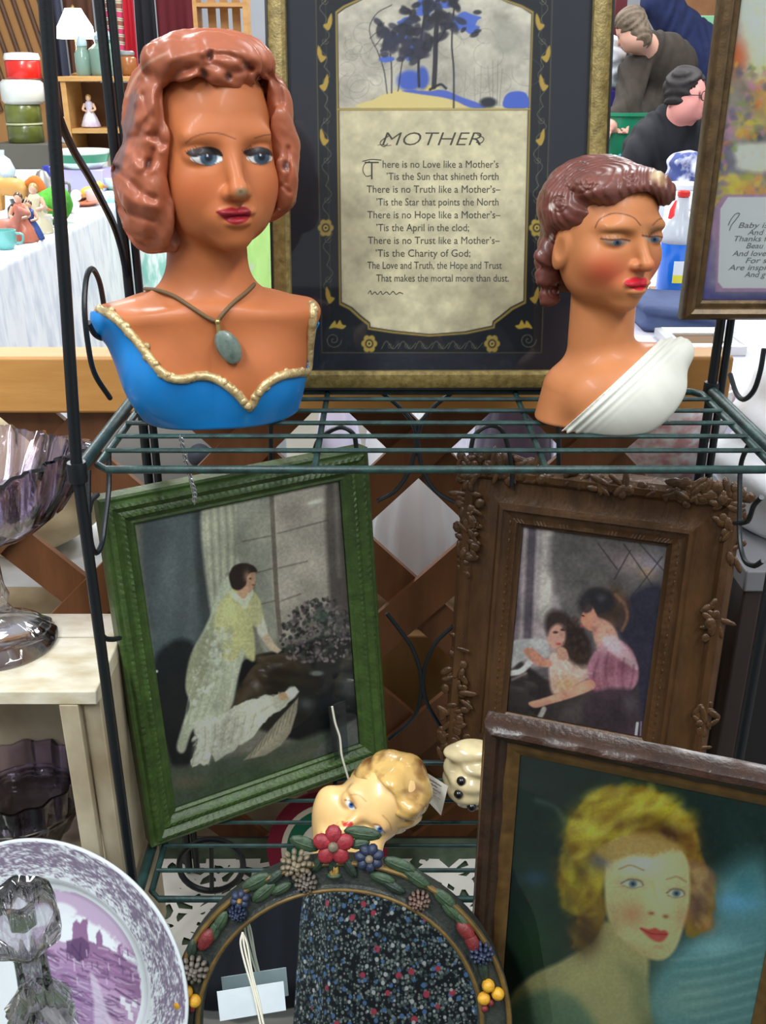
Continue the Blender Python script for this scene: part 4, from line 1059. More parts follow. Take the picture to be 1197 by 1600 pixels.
orn.build('beading', m_carv, t, angle=180)
P, F = grid(po_, .074, WO - .074, .074, HO - .074, -.014, .0007)
X, Y = proj(P); pt = Paint(X, Y, (88, 82, 84))
pt.poly([(795, 800), (870, 800), (870, 1010), (795, 1030)], (150, 136, 136), 10); pt.line([(812, 815), (806, 1000)], 10, (104, 90, 98), 6, .8); pt.line([(832, 820), (824, 1000)], 14, (76, 66, 74), 6, .9); pt.line([(858, 830), (850, 960)], 20, (178, 168, 160), 7, .95); pt.line([(842, 830), (836, 960)], 6, (160, 148, 146), 5, .7)
pt.poly([(872, 820), (1045, 850), (1040, 960), (960, 980), (880, 960)], (92, 86, 84), 12, .9); pt.glow(985, 880, 30, 16, (150, 128, 124), a=.8); pt.glow(1020, 880, 20, 18, (140, 130, 140), a=.8); pt.glow(1010, 895, 12, 9, (168, 136, 110), a=.8); pt.glow(960, 870, 22, 14, (128, 112, 112), a=.7); pt.glow(930, 900, 22, 24, (84, 80, 74), a=.7)
for pts in ([(960, 905), (985, 860)], [(975, 850), (1030, 930)], [(1000, 850), (1040, 895)], [(985, 935), (1035, 870)], [(935, 850), (965, 890)]): pt.line(pts, 2, (52, 48, 52), 1.8, .8)
pt.poly([(960, 960), (1040, 925), (1020, 1180), (985, 1180), (995, 1060)], (46, 44, 58), 10, .95)
pt.poly([(795, 1030), (830, 1045), (850, 1060), (870, 1075), (860, 1130), (795, 1125)], (46, 40, 42), 6); pt.poly([(795, 1005), (835, 998), (860, 1005), (850, 1030), (820, 1030), (795, 1045)], (164, 160, 158), 4); pt.line([(797, 1052), (815, 1048), (832, 1030)], 9, (196, 190, 184), 3, .9); pt.line([(800, 1062), (822, 1052)], 4, (120, 104, 100), 3, .8)
pt.poly([(870, 1075), (930, 1070), (990, 1060), (1000, 1130), (1015, 1180), (860, 1140)], (58, 50, 50), 8); pt.glow(905, 1115, 30, 18, (96, 84, 82), a=.7)
pt.poly([(862, 1020), (885, 1022), (912, 1035), (930, 1050), (905, 1068), (866, 1085), (858, 1050)], (188, 158, 146), 5); pt.glow(885, 1070, 20, 12, (176, 136, 92), a=.7)
# daughter
pt.ell(876, 985, 22, 34, (52, 40, 38), rot=-25, soft=.35); pt.ell(900, 1012, 20, 32, (58, 44, 40), rot=-30, soft=.4); pt.ell(870, 995, 14, 20, (186, 140, 124), rot=12, soft=.35); pt.ell(905, 1000, 14, 30, (48, 38, 36), rot=-30, soft=.5)
pt.ell(868, 988, 4, 2, (70, 46, 42), soft=.8); pt.ell(880, 984, 4, 2, (70, 46, 42), soft=.8); pt.ell(873, 1006, 4, 2, (170, 84, 84), soft=.8); pt.poly([(872, 1012), (884, 1014), (888, 1030), (872, 1030)], (180, 136, 118), 3)
pt.poly([(818, 1016), (830, 1012), (850, 1028), (862, 1034), (858, 1042), (840, 1040), (824, 1026)], (180, 126, 106), 2.5); pt.dabs([(875, 965), (905, 960), (920, 1030), (905, 1040), (890, 1000)], 30, 4, [(70, 54, 48), (40, 32, 30)], 3, .6, .8)
# mother
pt.ell(935, 945, 32, 26, (48, 44, 46), rot=10, soft=.35); pt.ell(958, 950, 26, 34, (96, 68, 52), soft=.4, a=.6); pt.ell(936, 940, 24, 20, (44, 42, 46), soft=.4); pt.poly([(912, 955), (922, 944), (932, 960), (938, 975), (928, 986), (916, 982), (908, 968)], (196, 132, 110), 3)
pt.poly([(930, 965), (955, 975), (965, 1000), (940, 1020), (926, 990)], (190, 142, 124), 4); pt.poly([(928, 1020), (950, 1002), (968, 1000), (990, 1020), (998, 1056), (985, 1080), (950, 1095), (925, 1075), (918, 1045)], (168, 116, 130), 4); pt.glow(965, 1040, 22, 20, (146, 86, 104), a=.7); pt.glow(952, 1012, 20, 10, (200, 164, 170), a=.8); pt.glow(935, 1070, 16, 14, (150, 90, 104), a=.7)
pt.poly([(940, 1000), (958, 992), (972, 1004), (990, 1026), (996, 1046), (978, 1036), (958, 1022)], (206, 172, 176), 5, .85)
for q in ([(935, 1030), (928, 1055), (930, 1080)], [(950, 1020), (946, 1050), (952, 1085)], [(975, 1030), (972, 1060), (976, 1085)], [(990, 1040), (988, 1062), (984, 1078)]): pt.line(q, 3.5, (112, 66, 84), 4, .55)
for q in ([(942, 1024), (938, 1050), (942, 1078)], [(964, 1030), (962, 1056), (966, 1082)]): pt.line(q, 3, (190, 140, 152), 4, .5)
pt.poly([(930, 1080), (985, 1078), (1000, 1110), (1012, 1175), (930, 1165), (912, 1110)], (64, 52, 58), 8, .9); pt.glow(985, 1100, 12, 16, (104, 92, 98), a=.6); pt.glow(990, 1150, 14, 20, (78, 58, 70), a=.6)
pt.line([(962, 930), (976, 945), (980, 965), (972, 985)], 5, (150, 104, 76), 4, .7); pt.glow(940, 935, 8, 6, (96, 92, 100), a=.6); pt.poly([(906, 946), (916, 936), (928, 942), (924, 954), (914, 958)], (50, 44, 46), 4, .9); pt.glow(914, 970, 6, 8, (204, 120, 96), a=.7); pt.ell(911, 962, 2.6, 1.2, (70, 40, 38), rot=20, soft=.8); pt.ell(909, 978, 2.4, 1.4, (166, 64, 62), soft=.8); pt.glow(930, 985, 6, 6, (120, 76, 68), a=.6)
for q in ([(880, 1035), (890, 1050), (905, 1058)], [(872, 1040), (876, 1062), (884, 1078)], [(900, 1040), (912, 1050), (925, 1052)]): pt.line(q, 2.5, (206, 186, 178), 3, .5)
pt.poly([(826, 1098), (845, 1092), (880, 1080), (920, 1062), (930, 1074), (900, 1088), (860, 1100), (836, 1106)], (196, 142, 120), 2.5)
pt.line([(838, 1132), (850, 1108)], 8, (196, 188, 178), 3, .9); pt.line([(992, 1165), (996, 1130)], 4, (230, 228, 224), 1.5, .9); pt.line([(1000, 1160), (1002, 1128)], 2, (160, 150, 160), 1.5, .7)
pt.tex(4, 4, .14, 4); pt.tex(26, 26, .2, 9)
mesh('print', P, F, m_print, t, True, 180, colors=pt.out(1.8))
pane(t, po_, .0745, WO - .0745, .0745, HO - .0745, -.0125); backing(t, po_, .003, WO - .003, .003, HO - .003, -.018)

# ---- portrait of the bobbed lady, front right
tlp = at(757, 1125, .74); U = np.array([.224, -.0765, 0]); U /= np.linalg.norm(U)
HL = tlp[2] - TZ; lean = R(2.5)
Vv = np.array([U[1] * -math.sin(lean), U[0] * math.sin(lean), math.cos(lean)]); 
pl = Pose(tlp - Vv * (HL / math.cos(lean)), U, Vv); HL = HL / math.cos(lean)
ur, _ = pl.uv(1186, 1546, 0); WL = ur + .034
t = thing('framed_portrait', 'dark brown frame with colour portrait of a blonde bobbed lady at front right', 'framed print', pl.p(WL / 2, 0, 0))
m_lf = M('aged_brown_frame_lacquer', (62, 38, 25), .32, col2=(28, 18, 13), scale=45, contrast=.3, coat=.2, bump=.45, bscale=170)
frame(t, pl, WL, HL, [(0, -.016), (0, .002), (.003, .007), (.008, .009), (.013, .006), (.015, .001), (.018, -.002), (.022, -.003), (.022, -.016)], m_lf, seg=30, disp=lambda j, s_, u, ln: .0004 * math.sin(u * 37 + j))
frame(t, pl, WL, HL, [(.0205, -.014), (.0205, -.003), (.024, -.0022), (.028, -.0035), (.0335, -.006), (.0335, -.014)], M('dull_gold_slip', (110, 82, 44), .4, .3, col2=(76, 54, 28), scale=80), 'gilt_slip')
P, F = grid(pl, .0325, WL - .0325, .0325, HL - .0325, -.009, .0010)
X, Y = proj(P); pt = Paint(X, Y, (26, 40, 36))
pt.c *= (1 + .5 * (fbm(X / 60, Y / 60, 2) - .5))[:, None]
pt.poly([(1120, 1370), (1200, 1350), (1240, 1640), (1010, 1640), (1020, 1520), (1110, 1430)], (84, 128, 132), 40, .95); pt.glow(1150, 1410, 40, 18, (92, 150, 182), a=.8); pt.glow(1080, 1560, 60, 36, (122, 152, 140), rot=-14, a=.6); pt.glow(1120, 1480, 40, 16, (130, 172, 176), rot=-10, a=.7); pt.glow(1165, 1385, 16, 20, (60, 120, 128), a=.7)
for k in range(14): pt.line([(1050 + k * 3, 1500 + k * 9), (1120, 1492 + k * 9), (1190, 1474 + k * 9)], 3, [(136, 168, 158), (72, 110, 104)][k % 2], 6, .4)
pt.glow(830, 1480, 40, 50, (36, 62, 34), a=.7); pt.glow(836, 1372, 20, 12, (44, 70, 96), a=.7); pt.glow(850, 1300, 50, 60, (26, 34, 38), a=.6); pt.line([(838, 1250), (868, 1262), (884, 1288)], 8, (70, 78, 74), 8, .6); pt.glow(1060, 1240, 120, 40, (24, 42, 36), a=.7); pt.glow(1160, 1320, 40, 40, (34, 60, 54), a=.6)
# neck, shoulder
pt.poly([(795, 1565), (830, 1525), (880, 1500), (925, 1470), (950, 1440), (1010, 1490), (1012, 1540), (1020, 1600), (1040, 1640), (790, 1640)], (150, 142, 98), 8)
pt.poly([(800, 1572), (850, 1548), (900, 1560), (935, 1640), (780, 1640)], (82, 106, 84), 16, .9); pt.glow(905, 1530, 40, 18, (160, 152, 106), rot=-35, a=.7); pt.glow(1000, 1560, 16, 40, (106, 112, 80), a=.7); pt.glow(985, 1520, 24, 12, (112, 112, 78), rot=40, a=.6); pt.glow(1015, 1610, 14, 26, (60, 72, 54), a=.6)
# hair mass
HB = (126, 98, 28)
pt.poly([(893, 1480), (905, 1440), (884, 1415), (871, 1375), (880, 1330), (890, 1285), (925, 1240), (975, 1228), (1020, 1234), (1060, 1262), (1088, 1300), (1092, 1330), (1112, 1370), (1116, 1410), (1108, 1450), (1074, 1462), (1060, 1400), (950, 1360), (946, 1430), (925, 1468)], HB, 8, wob=5)
rs = np.random.RandomState(3)
pt.glow(950, 1262, 50, 22, (158, 148, 30), rot=-22, a=.95); pt.glow(925, 1290, 30, 26, (160, 160, 60), a=.8); pt.glow(998, 1245, 40, 14, (140, 110, 20), a=.8); pt.glow(1070, 1300, 18, 30, (140, 88, 26), rot=-30, a=.8); pt.glow(1040, 1300, 26, 16, (64, 34, 22), rot=30, a=.95); pt.glow(985, 1285, 30, 9, (92, 64, 20), rot=-20, a=.7); pt.glow(900, 1385, 18, 20, (150, 148, 30), a=.9); pt.glow(905, 1360, 14, 12, (80, 62, 22), a=.7); pt.glow(890, 1400, 12, 20, (96, 80, 24), a=.7); pt.glow(915, 1455, 22, 30, (66, 38, 22), a=.9); pt.glow(935, 1420, 14, 24, (110, 84, 36), a=.6); pt.glow(1100, 1390, 18, 30, (140, 112, 70), a=.8); pt.glow(1088, 1420, 12, 26, (84, 58, 50), a=.8); pt.glow(1105, 1445, 14, 14, (150, 92, 58), a=.6)
for k in range(70):
    a = rs.uniform(-2.9, -.2); r0 = rs.uniform(.78, 1.02); cx, cy = 988, 1345
    pts = [(cx + 108 * r0 * math.cos(a + q * .22), cy + 112 * r0 * math.sin(a + q * .22)) for q in range(4)]
    pt.line(pts, 1.6, [(176, 168, 60), (96, 72, 22), (150, 120, 30), (72, 46, 20)][k % 4], 3.0, .10)
HP_ = [(893, 1480), (905, 1440), (884, 1415), (871, 1375), (880, 1330), (890, 1285), (925, 1240), (975, 1228), (1020, 1234), (1060, 1262), (1088, 1300), (1092, 1330), (1060, 1330), (1000, 1300), (950, 1320), (940, 1420), (925, 1468)]
pt.dabs(HP_, 170, 6.5, [(170, 160, 40), (104, 78, 24), (150, 126, 34), (84, 54, 22), (186, 178, 70), (120, 96, 30)], 12, .38, 1.0, 2.4)
pt.dabs([(1078, 1345), (1112, 1360), (1118, 1410), (1108, 1448), (1078, 1455)], 34, 6, [(150, 120, 76), (96, 66, 54), (168, 138, 92), (120, 80, 58)], 13, .5, .9, 1.8, 70)
pt.dabs([(898, 1290), (960, 1240), (1030, 1240), (1080, 1300), (1040, 1285), (960, 1285), (905, 1340)], 60, 7, [(176, 166, 44), (190, 182, 84), (110, 76, 26)], 15, .35, 1.0, 2.6, -30)
pt.glow(1042, 1302, 26, 15, (62, 34, 24), rot=30, a=.85); pt.glow(1000, 1282, 26, 8, (84, 56, 22), rot=-15, a=.6); pt.glow(908, 1362, 12, 12, (74, 56, 24), a=.7); pt.glow(888, 1408, 9, 18, (84, 66, 26), a=.7); pt.glow(912, 1458, 20, 30, (60, 34, 22), a=.85); pt.glow(1078, 1322, 12, 16, (96, 54, 26), a=.7); pt.glow(935, 1345, 16, 12, (84, 80, 76), a=.7); pt.glow(885, 1340, 8, 18, (90, 80, 40), a=.6); pt.glow(1092, 1412, 10, 22, (80, 56, 48), a=.7); pt.glow(1100, 1372, 10, 12, (150, 124, 84), a=.5)
# face
pt.poly([(946, 1350), (952, 1318), (985, 1306), (1030, 1312), (1062, 1326), (1076, 1352), (1078, 1400), (1070, 1440), (1058, 1478), (1040, 1498), (1015, 1498), (985, 1478), (958, 1452), (946, 1410)], (178, 164, 118), 5)
pt.glow(1000, 1350, 44, 22, (204, 198, 166), a=.85); pt.glow(1030, 1400, 24, 36, (204, 190, 146), a=.7)
pt.glow(988, 1428, 22, 19, (204, 118, 84), a=.8); pt.glow(1064, 1432, 11, 18, (196, 124, 92), a=.6); pt.glow(960, 1440, 12, 30, (140, 128, 88), a=.6); pt.glow(1000, 1486, 30, 9, (150, 136, 92), rot=25, a=.6); pt.glow(940, 1345, 18, 14, (92, 86, 84), a=.75)
pt.poly([(930, 1330), (960, 1312), (1000, 1300), (1040, 1306), (1072, 1330), (1050, 1328), (1020, 1338), (985, 1336), (955, 1346)], (150, 122, 66), 9, .85, wob=3)
for cx, cy, hw in ((988, 1381, 17), (1056, 1396, 14)):
    pt.glow(cx, cy - 2, hw * 1.3, 9, (128, 116, 92), a=.7); pt.ell(cx, cy, hw * .95, 5.4, (176, 174, 156), rot=10, soft=.6, a=.85); pt.ell(cx + 1, cy, 6.2, 5.6, (82, 104, 116), soft=.5); pt.ell(cx + 1, cy, 2.6, 2.6, (40, 46, 52), soft=.7)
    pt.line([(cx - hw, cy - 1), (cx - 4, cy - 7), (cx + hw * .7, cy - 5), (cx + hw, cy + 2)], 2.2, (92, 76, 60), 2.4, .8); pt.line([(cx - hw * .9, cy + 3), (cx, cy + 7), (cx + hw * .9, cy + 4)], 1.2, (110, 96, 80), 1.5, .7)
pt.line([(968, 1358), (985, 1352), (1006, 1360)], 3, (124, 104, 78), 3, .8); pt.line([(1042, 1374), (1058, 1370), (1072, 1378)], 3, (124, 104, 78), 3, .7)
pt.line([(1020, 1378), (1024, 1400), (1032, 1418)], 4, (160, 142, 100), 5, .5); pt.glow(1018, 1427, 5, 3, (110, 72, 48), a=.9); pt.glow(1040, 1432, 5, 3.5, (112, 74, 50), a=.9); pt.glow(1030, 1422, 7, 6, (190, 170, 122), a=.6)
pt.poly([(1000, 1450), (1014, 1452), (1024, 1450), (1032, 1454), (1040, 1454), (1044, 1460), (1036, 1470), (1026, 1471), (1014, 1464)], (176, 62, 58), 4); pt.line([(1001, 1451), (1020, 1459), (1043, 1460)], 1.6, (120, 28, 30), 1.5, .85); pt.glow(1028, 1466, 8, 4, (206, 84, 78), a=.6); pt.glow(1030, 1480, 12, 4, (148, 128, 88), a=.5)
pt.tex(3, 3, .08, 4)
mesh('print', P, F, m_print, t, True, 180, colors=pt.out(2.5))
pane(t, pl, .033, WL - .033, .033, HL - .033, -.0075); backing(t, pl, .002, WL - .002, .002, HL - .002, -.013)
# ------------------------------------------------------------------ floral arched mirror
MLEAN = R(20)
cx_m = -.0405
vm = np.array([0, math.sin(MLEAN), math.cos(MLEAN)])
mc = np.array([cx_m, .66, .575]); RM = .1625
low = (mc[2] - TZ - .0005) / math.cos(MLEAN)
pmr = Pose(mc - vm * low, (1, 0, 0), vm)
t = thing('wall_mirror', 'arched mirror with dark frame of painted relief flowers leaning at front centre', 'mirror', pmr.p(0, 0, 0))
def arch(d, n=40):
    r = RM - d
    return [(-r, 0 + d * 0)] + [(-r, low * .5)] + [(-r * math.cos(a), low + r * math.sin(a)) for a in np.linspace(0, math.pi, n)] + [(r, low * .5), (r, 0)]
prof = [(0, -.014), (0, .004), (.002, .006), (.0045, .0045), (.006, .003), (.024, .003), (.026, .0055), (.029, .006), (.032, .001), (.032, -.014)]
V = np.array([[pmr.p(u, v, w) for (u, v) in arch(d)] for d, w in prof]); kk, nn = V.shape[:2]
Fq = [(a * nn + b, a * nn + b + 1, ((a + 1) % kk) * nn + b + 1, ((a + 1) % kk) * nn + b) for a in range(kk) for b in range(nn - 1)]
m_mf = M('black_green_painted_frame', (50, 54, 48), .45, col2=(28, 34, 34), scale=70, bump=.6, bscale=240)
mesh('frame', V.reshape(-1, 3), Fq, m_mf, t, True, 35)
m_oldgold = M('old_gold_rim', (122, 96, 48), .4, .3, col2=(84, 66, 34), scale=80)
MB().tube([pmr.p(u, v, .0045) for u, v in arch(.003)], .0026, 8).build('gilt_rim', m_oldgold, t)
MB().tube([pmr.p(u, v, .0045) for u, v in arch(.0285)], .0022, 8).build('gilt_rim', m_oldgold, t)
MB().box(pmr.p(0, .012, -.004), (2 * RM - .012, .022, .02), rot=rotx(-MLEAN)).build('bottom_rail', m_mf, t)
ar = arch(.031); mb = MB(); mb.prism(ar, pmr.O, pmr.U, pmr.V, pmr.N, -.006, -.002)
mb.build('mirror_plate', M('silvered_mirror', (206, 214, 214), .015, 1.0), t, smooth=False)
MB().prism(arch(.004), pmr.O, pmr.U, pmr.V, pmr.N, -.013, -.008).build('backing_board', m_back, t, smooth=False)
Fm = np.stack([pmr.U, pmr.V, pmr.N], 1)
def on_m(px, py, w=.004): u, v = pmr.uv(px, py, w); return pmr.p(u, v, w)
def rel(ang): c, s_ = math.cos(ang), math.sin(ang); return Fm @ np.array([[c, -s_, 0], [s_, c, 0], [0, 0, 1]])
paintm = {}
def pm_(name, col, col2):
    if name not in paintm: paintm[name] = M('relief_' + name, col, .5, col2=col2, scale=160, bump=.4, bscale=300)
    return paintm[name]
def flower(px, py, r, n, mat, cmat, name='flower', lab=None, w=.006, rr=.52):
    c = on_m(px, py, w); mb = MB()
    for k in range(n):
        a = 2 * math.pi * k / n + .3
        mb.ball(c + Fm @ np.array([math.cos(a) * r * .56, math.sin(a) * r * .56, 0]), (r * rr, r * rr * .85, .005), rot=rel(a), n=10, m=7)
    o = mb.build(name, mat, t, angle=180, label=lab)
    MB().ball(c + pmr.N * .004, (r * .27, r * .27, .0045), rot=Fm, n=10, m=7).build('flower_centre', cmat, o, angle=180)
def mum(px, py, r, mat, lab=None, seed=0):
    c = on_m(px, py, .004); mb = MB(); rs = np.random.RandomState(seed)
    for ring, (q, n, h) in enumerate(((.78, 11, .003), (.48, 8, .006), (.15, 4, .009))):
        for k in range(n):
            a = 2 * math.pi * k / n + ring
            mb.ball(c + Fm @ np.array([math.cos(a) * r * q, math.sin(a) * r * q, h]), (r * .24, r * .17, .004), rot=rel(a), n=8, m=6)
    mb.build('flower', mat, t, angle=180, label=lab)
def leaf(px, py, L, W, deg, mat=None, w=.0045):
    c = on_m(px, py, w); mb = MB()
    mb.ball(c, (L / 2, W / 2, .0035), rot=rel(R(deg)), n=12, m=8); mb.ball(c + pmr.N * .0022, (L / 2 * .9, .0012, .0022), rot=rel(R(deg)), n=6, m=5)
    mb.build('leaf', mat or pm_('leaf_green', (58, 80, 52), (36, 54, 40)), t, angle=180)
red = pm_('red', (158, 44, 52), (112, 28, 36)); blue = pm_('blue', (44, 56, 84), (28, 34, 54)); cream = pm_('buff', (134, 122, 100), (94, 84, 66)); yel = pm_('yellow', (212, 166, 40), (176, 120, 30)); gold = pm_('ochre', (170, 134, 60), (110, 84, 40)); dgr = pm_('dark_leaf', (38, 56, 42), (26, 38, 32))
flower(521, 1321, .0185, 5, red, cream, lab='large red five-petalled flower at the top', w=.009)
flower(577, 1340, .0145, 7, blue, cream, lab='dark blue flower right of the red one', w=.007, rr=.42)
mum(463, 1348, .0150, cream, 'buff chrysanthemum left of the red flower', 1); mum(478, 1376, .0110, pm_('grey', (112, 104, 94), (76, 70, 62)), None, 2)
mum(655, 1405, .0105, pm_('dusty_rose', (120, 92, 80), (80, 66, 58)), 'small dusty rose flower', 3); mum(304, 1512, .0140, pm_('grey', (112, 104, 94), (76, 70, 62)), None, 4)
flower(375, 1405, .0090, 6, blue, gold); mum(372, 1424, .0085, blue, None, 5); mum(752, 1487, .0120, blue, None, 6)
for a in ((476, 1318, .030, .014, 160), (567, 1302, .036, .014, -8), (562, 1318, .020, .011, 10), (625, 1352, .034, .013, -22), (650, 1372, .034, .013, -36), (598, 1372, .026, .011, -20), (400, 1378, .030, .014, 28), (412, 1394, .028, .013, 40), (345, 1440, .024, .012, 60), (335, 1455, .022, .011, 70), (695, 1405, .028, .013, -42), (705, 1422, .028, .012, -50), (722, 1440, .022, .011, -60), (440, 1388, .022, .010, 30)): leaf(*a)
for a in ((500, 1345, .026, .010, 60), (545, 1352, .028, .010, 120), (520, 1348, .024, .010, 90), (615, 1385, .026, .010, -30), (430, 1370, .022, .010, 40), (755, 1515, .024, .010, -80), (300, 1482, .022, .010, 75)): leaf(*a, mat=dgr)
leaf(522, 1361, .016, .009, 90, gold); leaf(522, 1368, .014, .007, 0)
for px, py, d in ((322, 1468, 60), (728, 1455, -50), (738, 1472, -62)):
    MB().ball(on_m(px, py, .006), (.0125, .0068, .005), rot=rel(R(d)), n=10, m=7).build('tulip_bud', pm_('tulip', (120, 36, 36), (82, 26, 28)), t, angle=180)
for px, py in ((291, 1550), (281, 1568), (304, 1564), (763, 1540), (756, 1560), (778, 1553)):
    MB().ball(on_m(px, py, .007), .0062, n=12, m=8).build('berry', yel, t, angle=180)
for px, py in ((290, 1578), (300, 1575), (766, 1566), (757, 1575)): MB().ball(on_m(px, py, .005), .004, n=8, m=6).build('berry', pm_('tulip', (120, 36, 36), (82, 26, 28)), t, angle=180, label='small dark red berry')
# tag hung over the glass
m_card = M('white_card', (206, 216, 220), .7, col2=(190, 200, 206), scale=30)
m_str = M('white_cotton_string', (226, 222, 204), .8, bump=.3, bscale=600)
tg = thing('price_tag', 'blank white price tag on looped string hanging over the mirror glass', 'tag', on_m(392, 1562, .01))
pts = [on_m(*q, .010) for q in ((339, 1549), (443, 1533), (447, 1578), (344, 1595))]
pts = np.array(pts); MB().add(np.concatenate([pts, pts + pmr.N * .0006]), [(3, 2, 1, 0), (4, 5, 6, 7), (0, 1, 5, 4), (1, 2, 6, 5), (2, 3, 7, 6), (3, 0, 4, 7)]).build('card', m_card, tg, smooth=False)
MB().tube([on_m(*q, .012) for q in ((379, 1457), (376, 1475), (384, 1510), (396, 1550), (408, 1605))], .0010, 7, smooth=5).tube([on_m(*q, .0125) for q in ((379, 1457), (382, 1480), (390, 1515), (400, 1555), (413, 1605))], .0010, 7, smooth=5).tube([on_m(*q, .0112) for q in ((379, 1457), (386, 1475), (394, 1520), (404, 1560), (412, 1600))], .0009, 7, smooth=5).build('string', m_str, tg)

# ------------------------------------------------------------------ small heads on the lower shelf
HB_ = np.array([-.0100, .866, .662]); RHB = rotz(R(-25)) @ rotx(R(-20)) @ roty(R(38)); KB = .70
def baby(p): 
    q = (p - HB_) @ RHB / KB
    q[:, 2] = np.where(q[:, 2] < 0, q[:, 2] / 1.22, q[:, 2]); a = q.copy(); a[:, 0] = np.abs(a[:, 0]); s = head_local(q, .70, .9, .010)
    s = smin(s, ell(a, (.034, -.036, -.036), (.027, .024, .026)), .014)
    return KB * s
def babyhair(p):
    q = (p - HB_) @ RHB / KB
    s = ell(q, (0, .014, .030), (.063, .070, .067)); s = smin(s, ell(q, (.0, -.036, .066), (.026, .022, .016)), .012); s = smin(s, ell(q, (.034, -.022, .060), (.024, .026, .018)), .01)
    s = smax(s, -np.maximum(ell(q, (0, -.050, -.020), (.052, .075, .086)), q[:, 1] - .004), .006)
    s = smax(s, -(q[:, 2] + .055), .006)
    return KB * (s - .0026 * np.sin(q[:, 0] * 110 + 4 * np.sin(q[:, 2] * 60)) * np.cos(q[:, 2] * 80) - .003 * (n3(q + 3, 50, 3) - .5))
t = thing('baby_head', 'glazed plaster baby head lying tilted on lower shelf behind the arched mirror', 'figurine', HB_ - np.array([0, 0, .07]))
v, f = surf(baby, HB_ - .085, HB_ + .085, .0012)
ok, dv = facing(v, baby); X, Y = proj(v); pt = Paint(X, Y, (236, 196, 132), ok)
pt.c *= (1 + .14 * (n3(v, 60, 2) - .5))[:, None]; pt.glow(520, 1280, 24, 18, (240, 190, 126), a=.5)
for cx, cy in ((548, 1258), (593, 1296)):
    pt.glow(cx - 2, cy - 4, 13, 9, (206, 146, 84), rot=40, a=.7); pt.ell(cx, cy, 9.5, 5.2, (226, 226, 220), rot=42, soft=.4); pt.ell(cx + 1, cy, 4.2, 4.6, (62, 104, 170), soft=.4); pt.ell(cx + 1, cy - 1, 2, 2, (20, 24, 40), soft=.5)
    pt.line([(cx - 9, cy - 8), (cx, cy - 6), (cx + 8, cy + 5)], 2, (110, 70, 40), 1.6, .8)
pt.line([(548, 1242), (560, 1242), (572, 1252)], 1.6, (176, 116, 62), 2, .7); pt.line([(598, 1274), (608, 1285), (612, 1298)], 1.6, (176, 116, 62), 2, .7)
pt.poly([(534, 1283), (541, 1285), (548, 1283), (552, 1288), (546, 1293), (537, 1291)], (196, 60, 50), 2); pt.glow(562, 1280, 6, 5, (214, 160, 100), a=.6)
mesh('body', v, f, MV('glazed_cream_plaster', .28, coat=.4, bump=.04), t, True, 180, colors=pt.out(1.0))
v, f = surf(babyhair, HB_ - .092, HB_ + .092, .0014)
pt = Paint(*proj(v), (218, 178, 106)); n = n3(v, 60, 8); pt.c = pt.c * (1 - .0) + (np.clip((n - .52) * 5, 0, 1))[:, None] * (np.array((128, 86, 44)) / 255. - pt.c)
mesh('hair', v, f, MV('glazed_gold_hair', .26, coat=.5), t, True, 180, colors=pt.out(1.0))

DC = np.array([.104, .935, .650])
def dogh(p):
    q = p - DC
    s = ell(q, (0, 0, 0), (.034, .030, .034)); s = smin(s, ell(q, (-.008, -.024, -.006), (.020, .014, .022)), .012)
    for z in (.020, .000, -.020): s = smin(s, ell(q, (.012, -.022, z), (.022, .008, .006)), .006)
    s = smin(s, ell(q, (-.004, -.004, .034), (.030, .018, .010)), .006); s = smin(s, ell(q, (.018, -.006, -.030), (.022, .018, .011)), .006)
    return s - .0012 * np.sin(q[:, 0] * 60 + q[:, 2] * 330)
t = thing('dog_figurine', 'cream wrinkled dog figurine with black eyes and nose lying behind portrait frame', 'figurine', DC - np.array([0, 0, .055]))
v, f = surf(dogh, DC - .06, DC + .06, .0016); n = n3(v, 70, 4)
mesh('head', v, f, MV('cream_glaze', .2, coat=.5), t, True, 180, colors=np.clip(lin(np.array((206, 190, 148)) / 255.)[None] * (.55 + .8 * n)[:, None], 0, .9))
for px, py, nm in ((721, 1221, 'eye'), (717, 1240, 'eye'), (737, 1259, 'nose')):
    h = cast(dogh, px, py, .8, 1.5); MB().ball(h[0] + h[1] * .001, .0055, n=12, m=8).build(nm, M('black_bead_' + nm, (18, 16, 18), .25, coat=.5), t, angle=180)
MB().ball(DC + np.array([.012, .016, -.030]), (.044, .034, .026), n=18, m=12).build('body', M('black_glaze', (20, 20, 24), .3, coat=.3), t, angle=180)
cd = thing('price_card', 'small white handwritten price card leaning against the cream dog figurine', 'tag', at(680, 1237, .895))
pts = np.array([at(658, 1202, .90), at(700, 1228, .895), at(689, 1274, .885), at(654, 1236, .89)]); nn_ = np.cross(pts[1] - pts[0], pts[3] - pts[0]); nn_ /= -np.linalg.norm(nn_)
MB().add(np.concatenate([pts, pts + nn_ * .0008]), [(3, 2, 1, 0), (4, 5, 6, 7), (0, 1, 5, 4), (1, 2, 6, 5), (2, 3, 7, 6), (3, 0, 4, 7)]).build('card', M('cream_card', (196, 192, 178), .7), cd, smooth=False)
wr = MB(); eu = pts[1] - pts[0]; ev = pts[3] - pts[0]; mg = 1 if nn_ @ (CAM - pts[0]) > 0 else -1
for k in range(5):
    wr.tube([pts[0] + eu * (.15 + .7 * s_) + ev * (.18 + .15 * k) + nn_ * (.0009 if mg > 0 else -.0001) + ev * .02 * math.sin(s_ * 40 + k) for s_ in np.linspace(0, .9 - .2 * (k % 2), 16)], .0003, 5)
wr.build('handwriting', M('pencil_grey', (90, 90, 92), .8), cd)
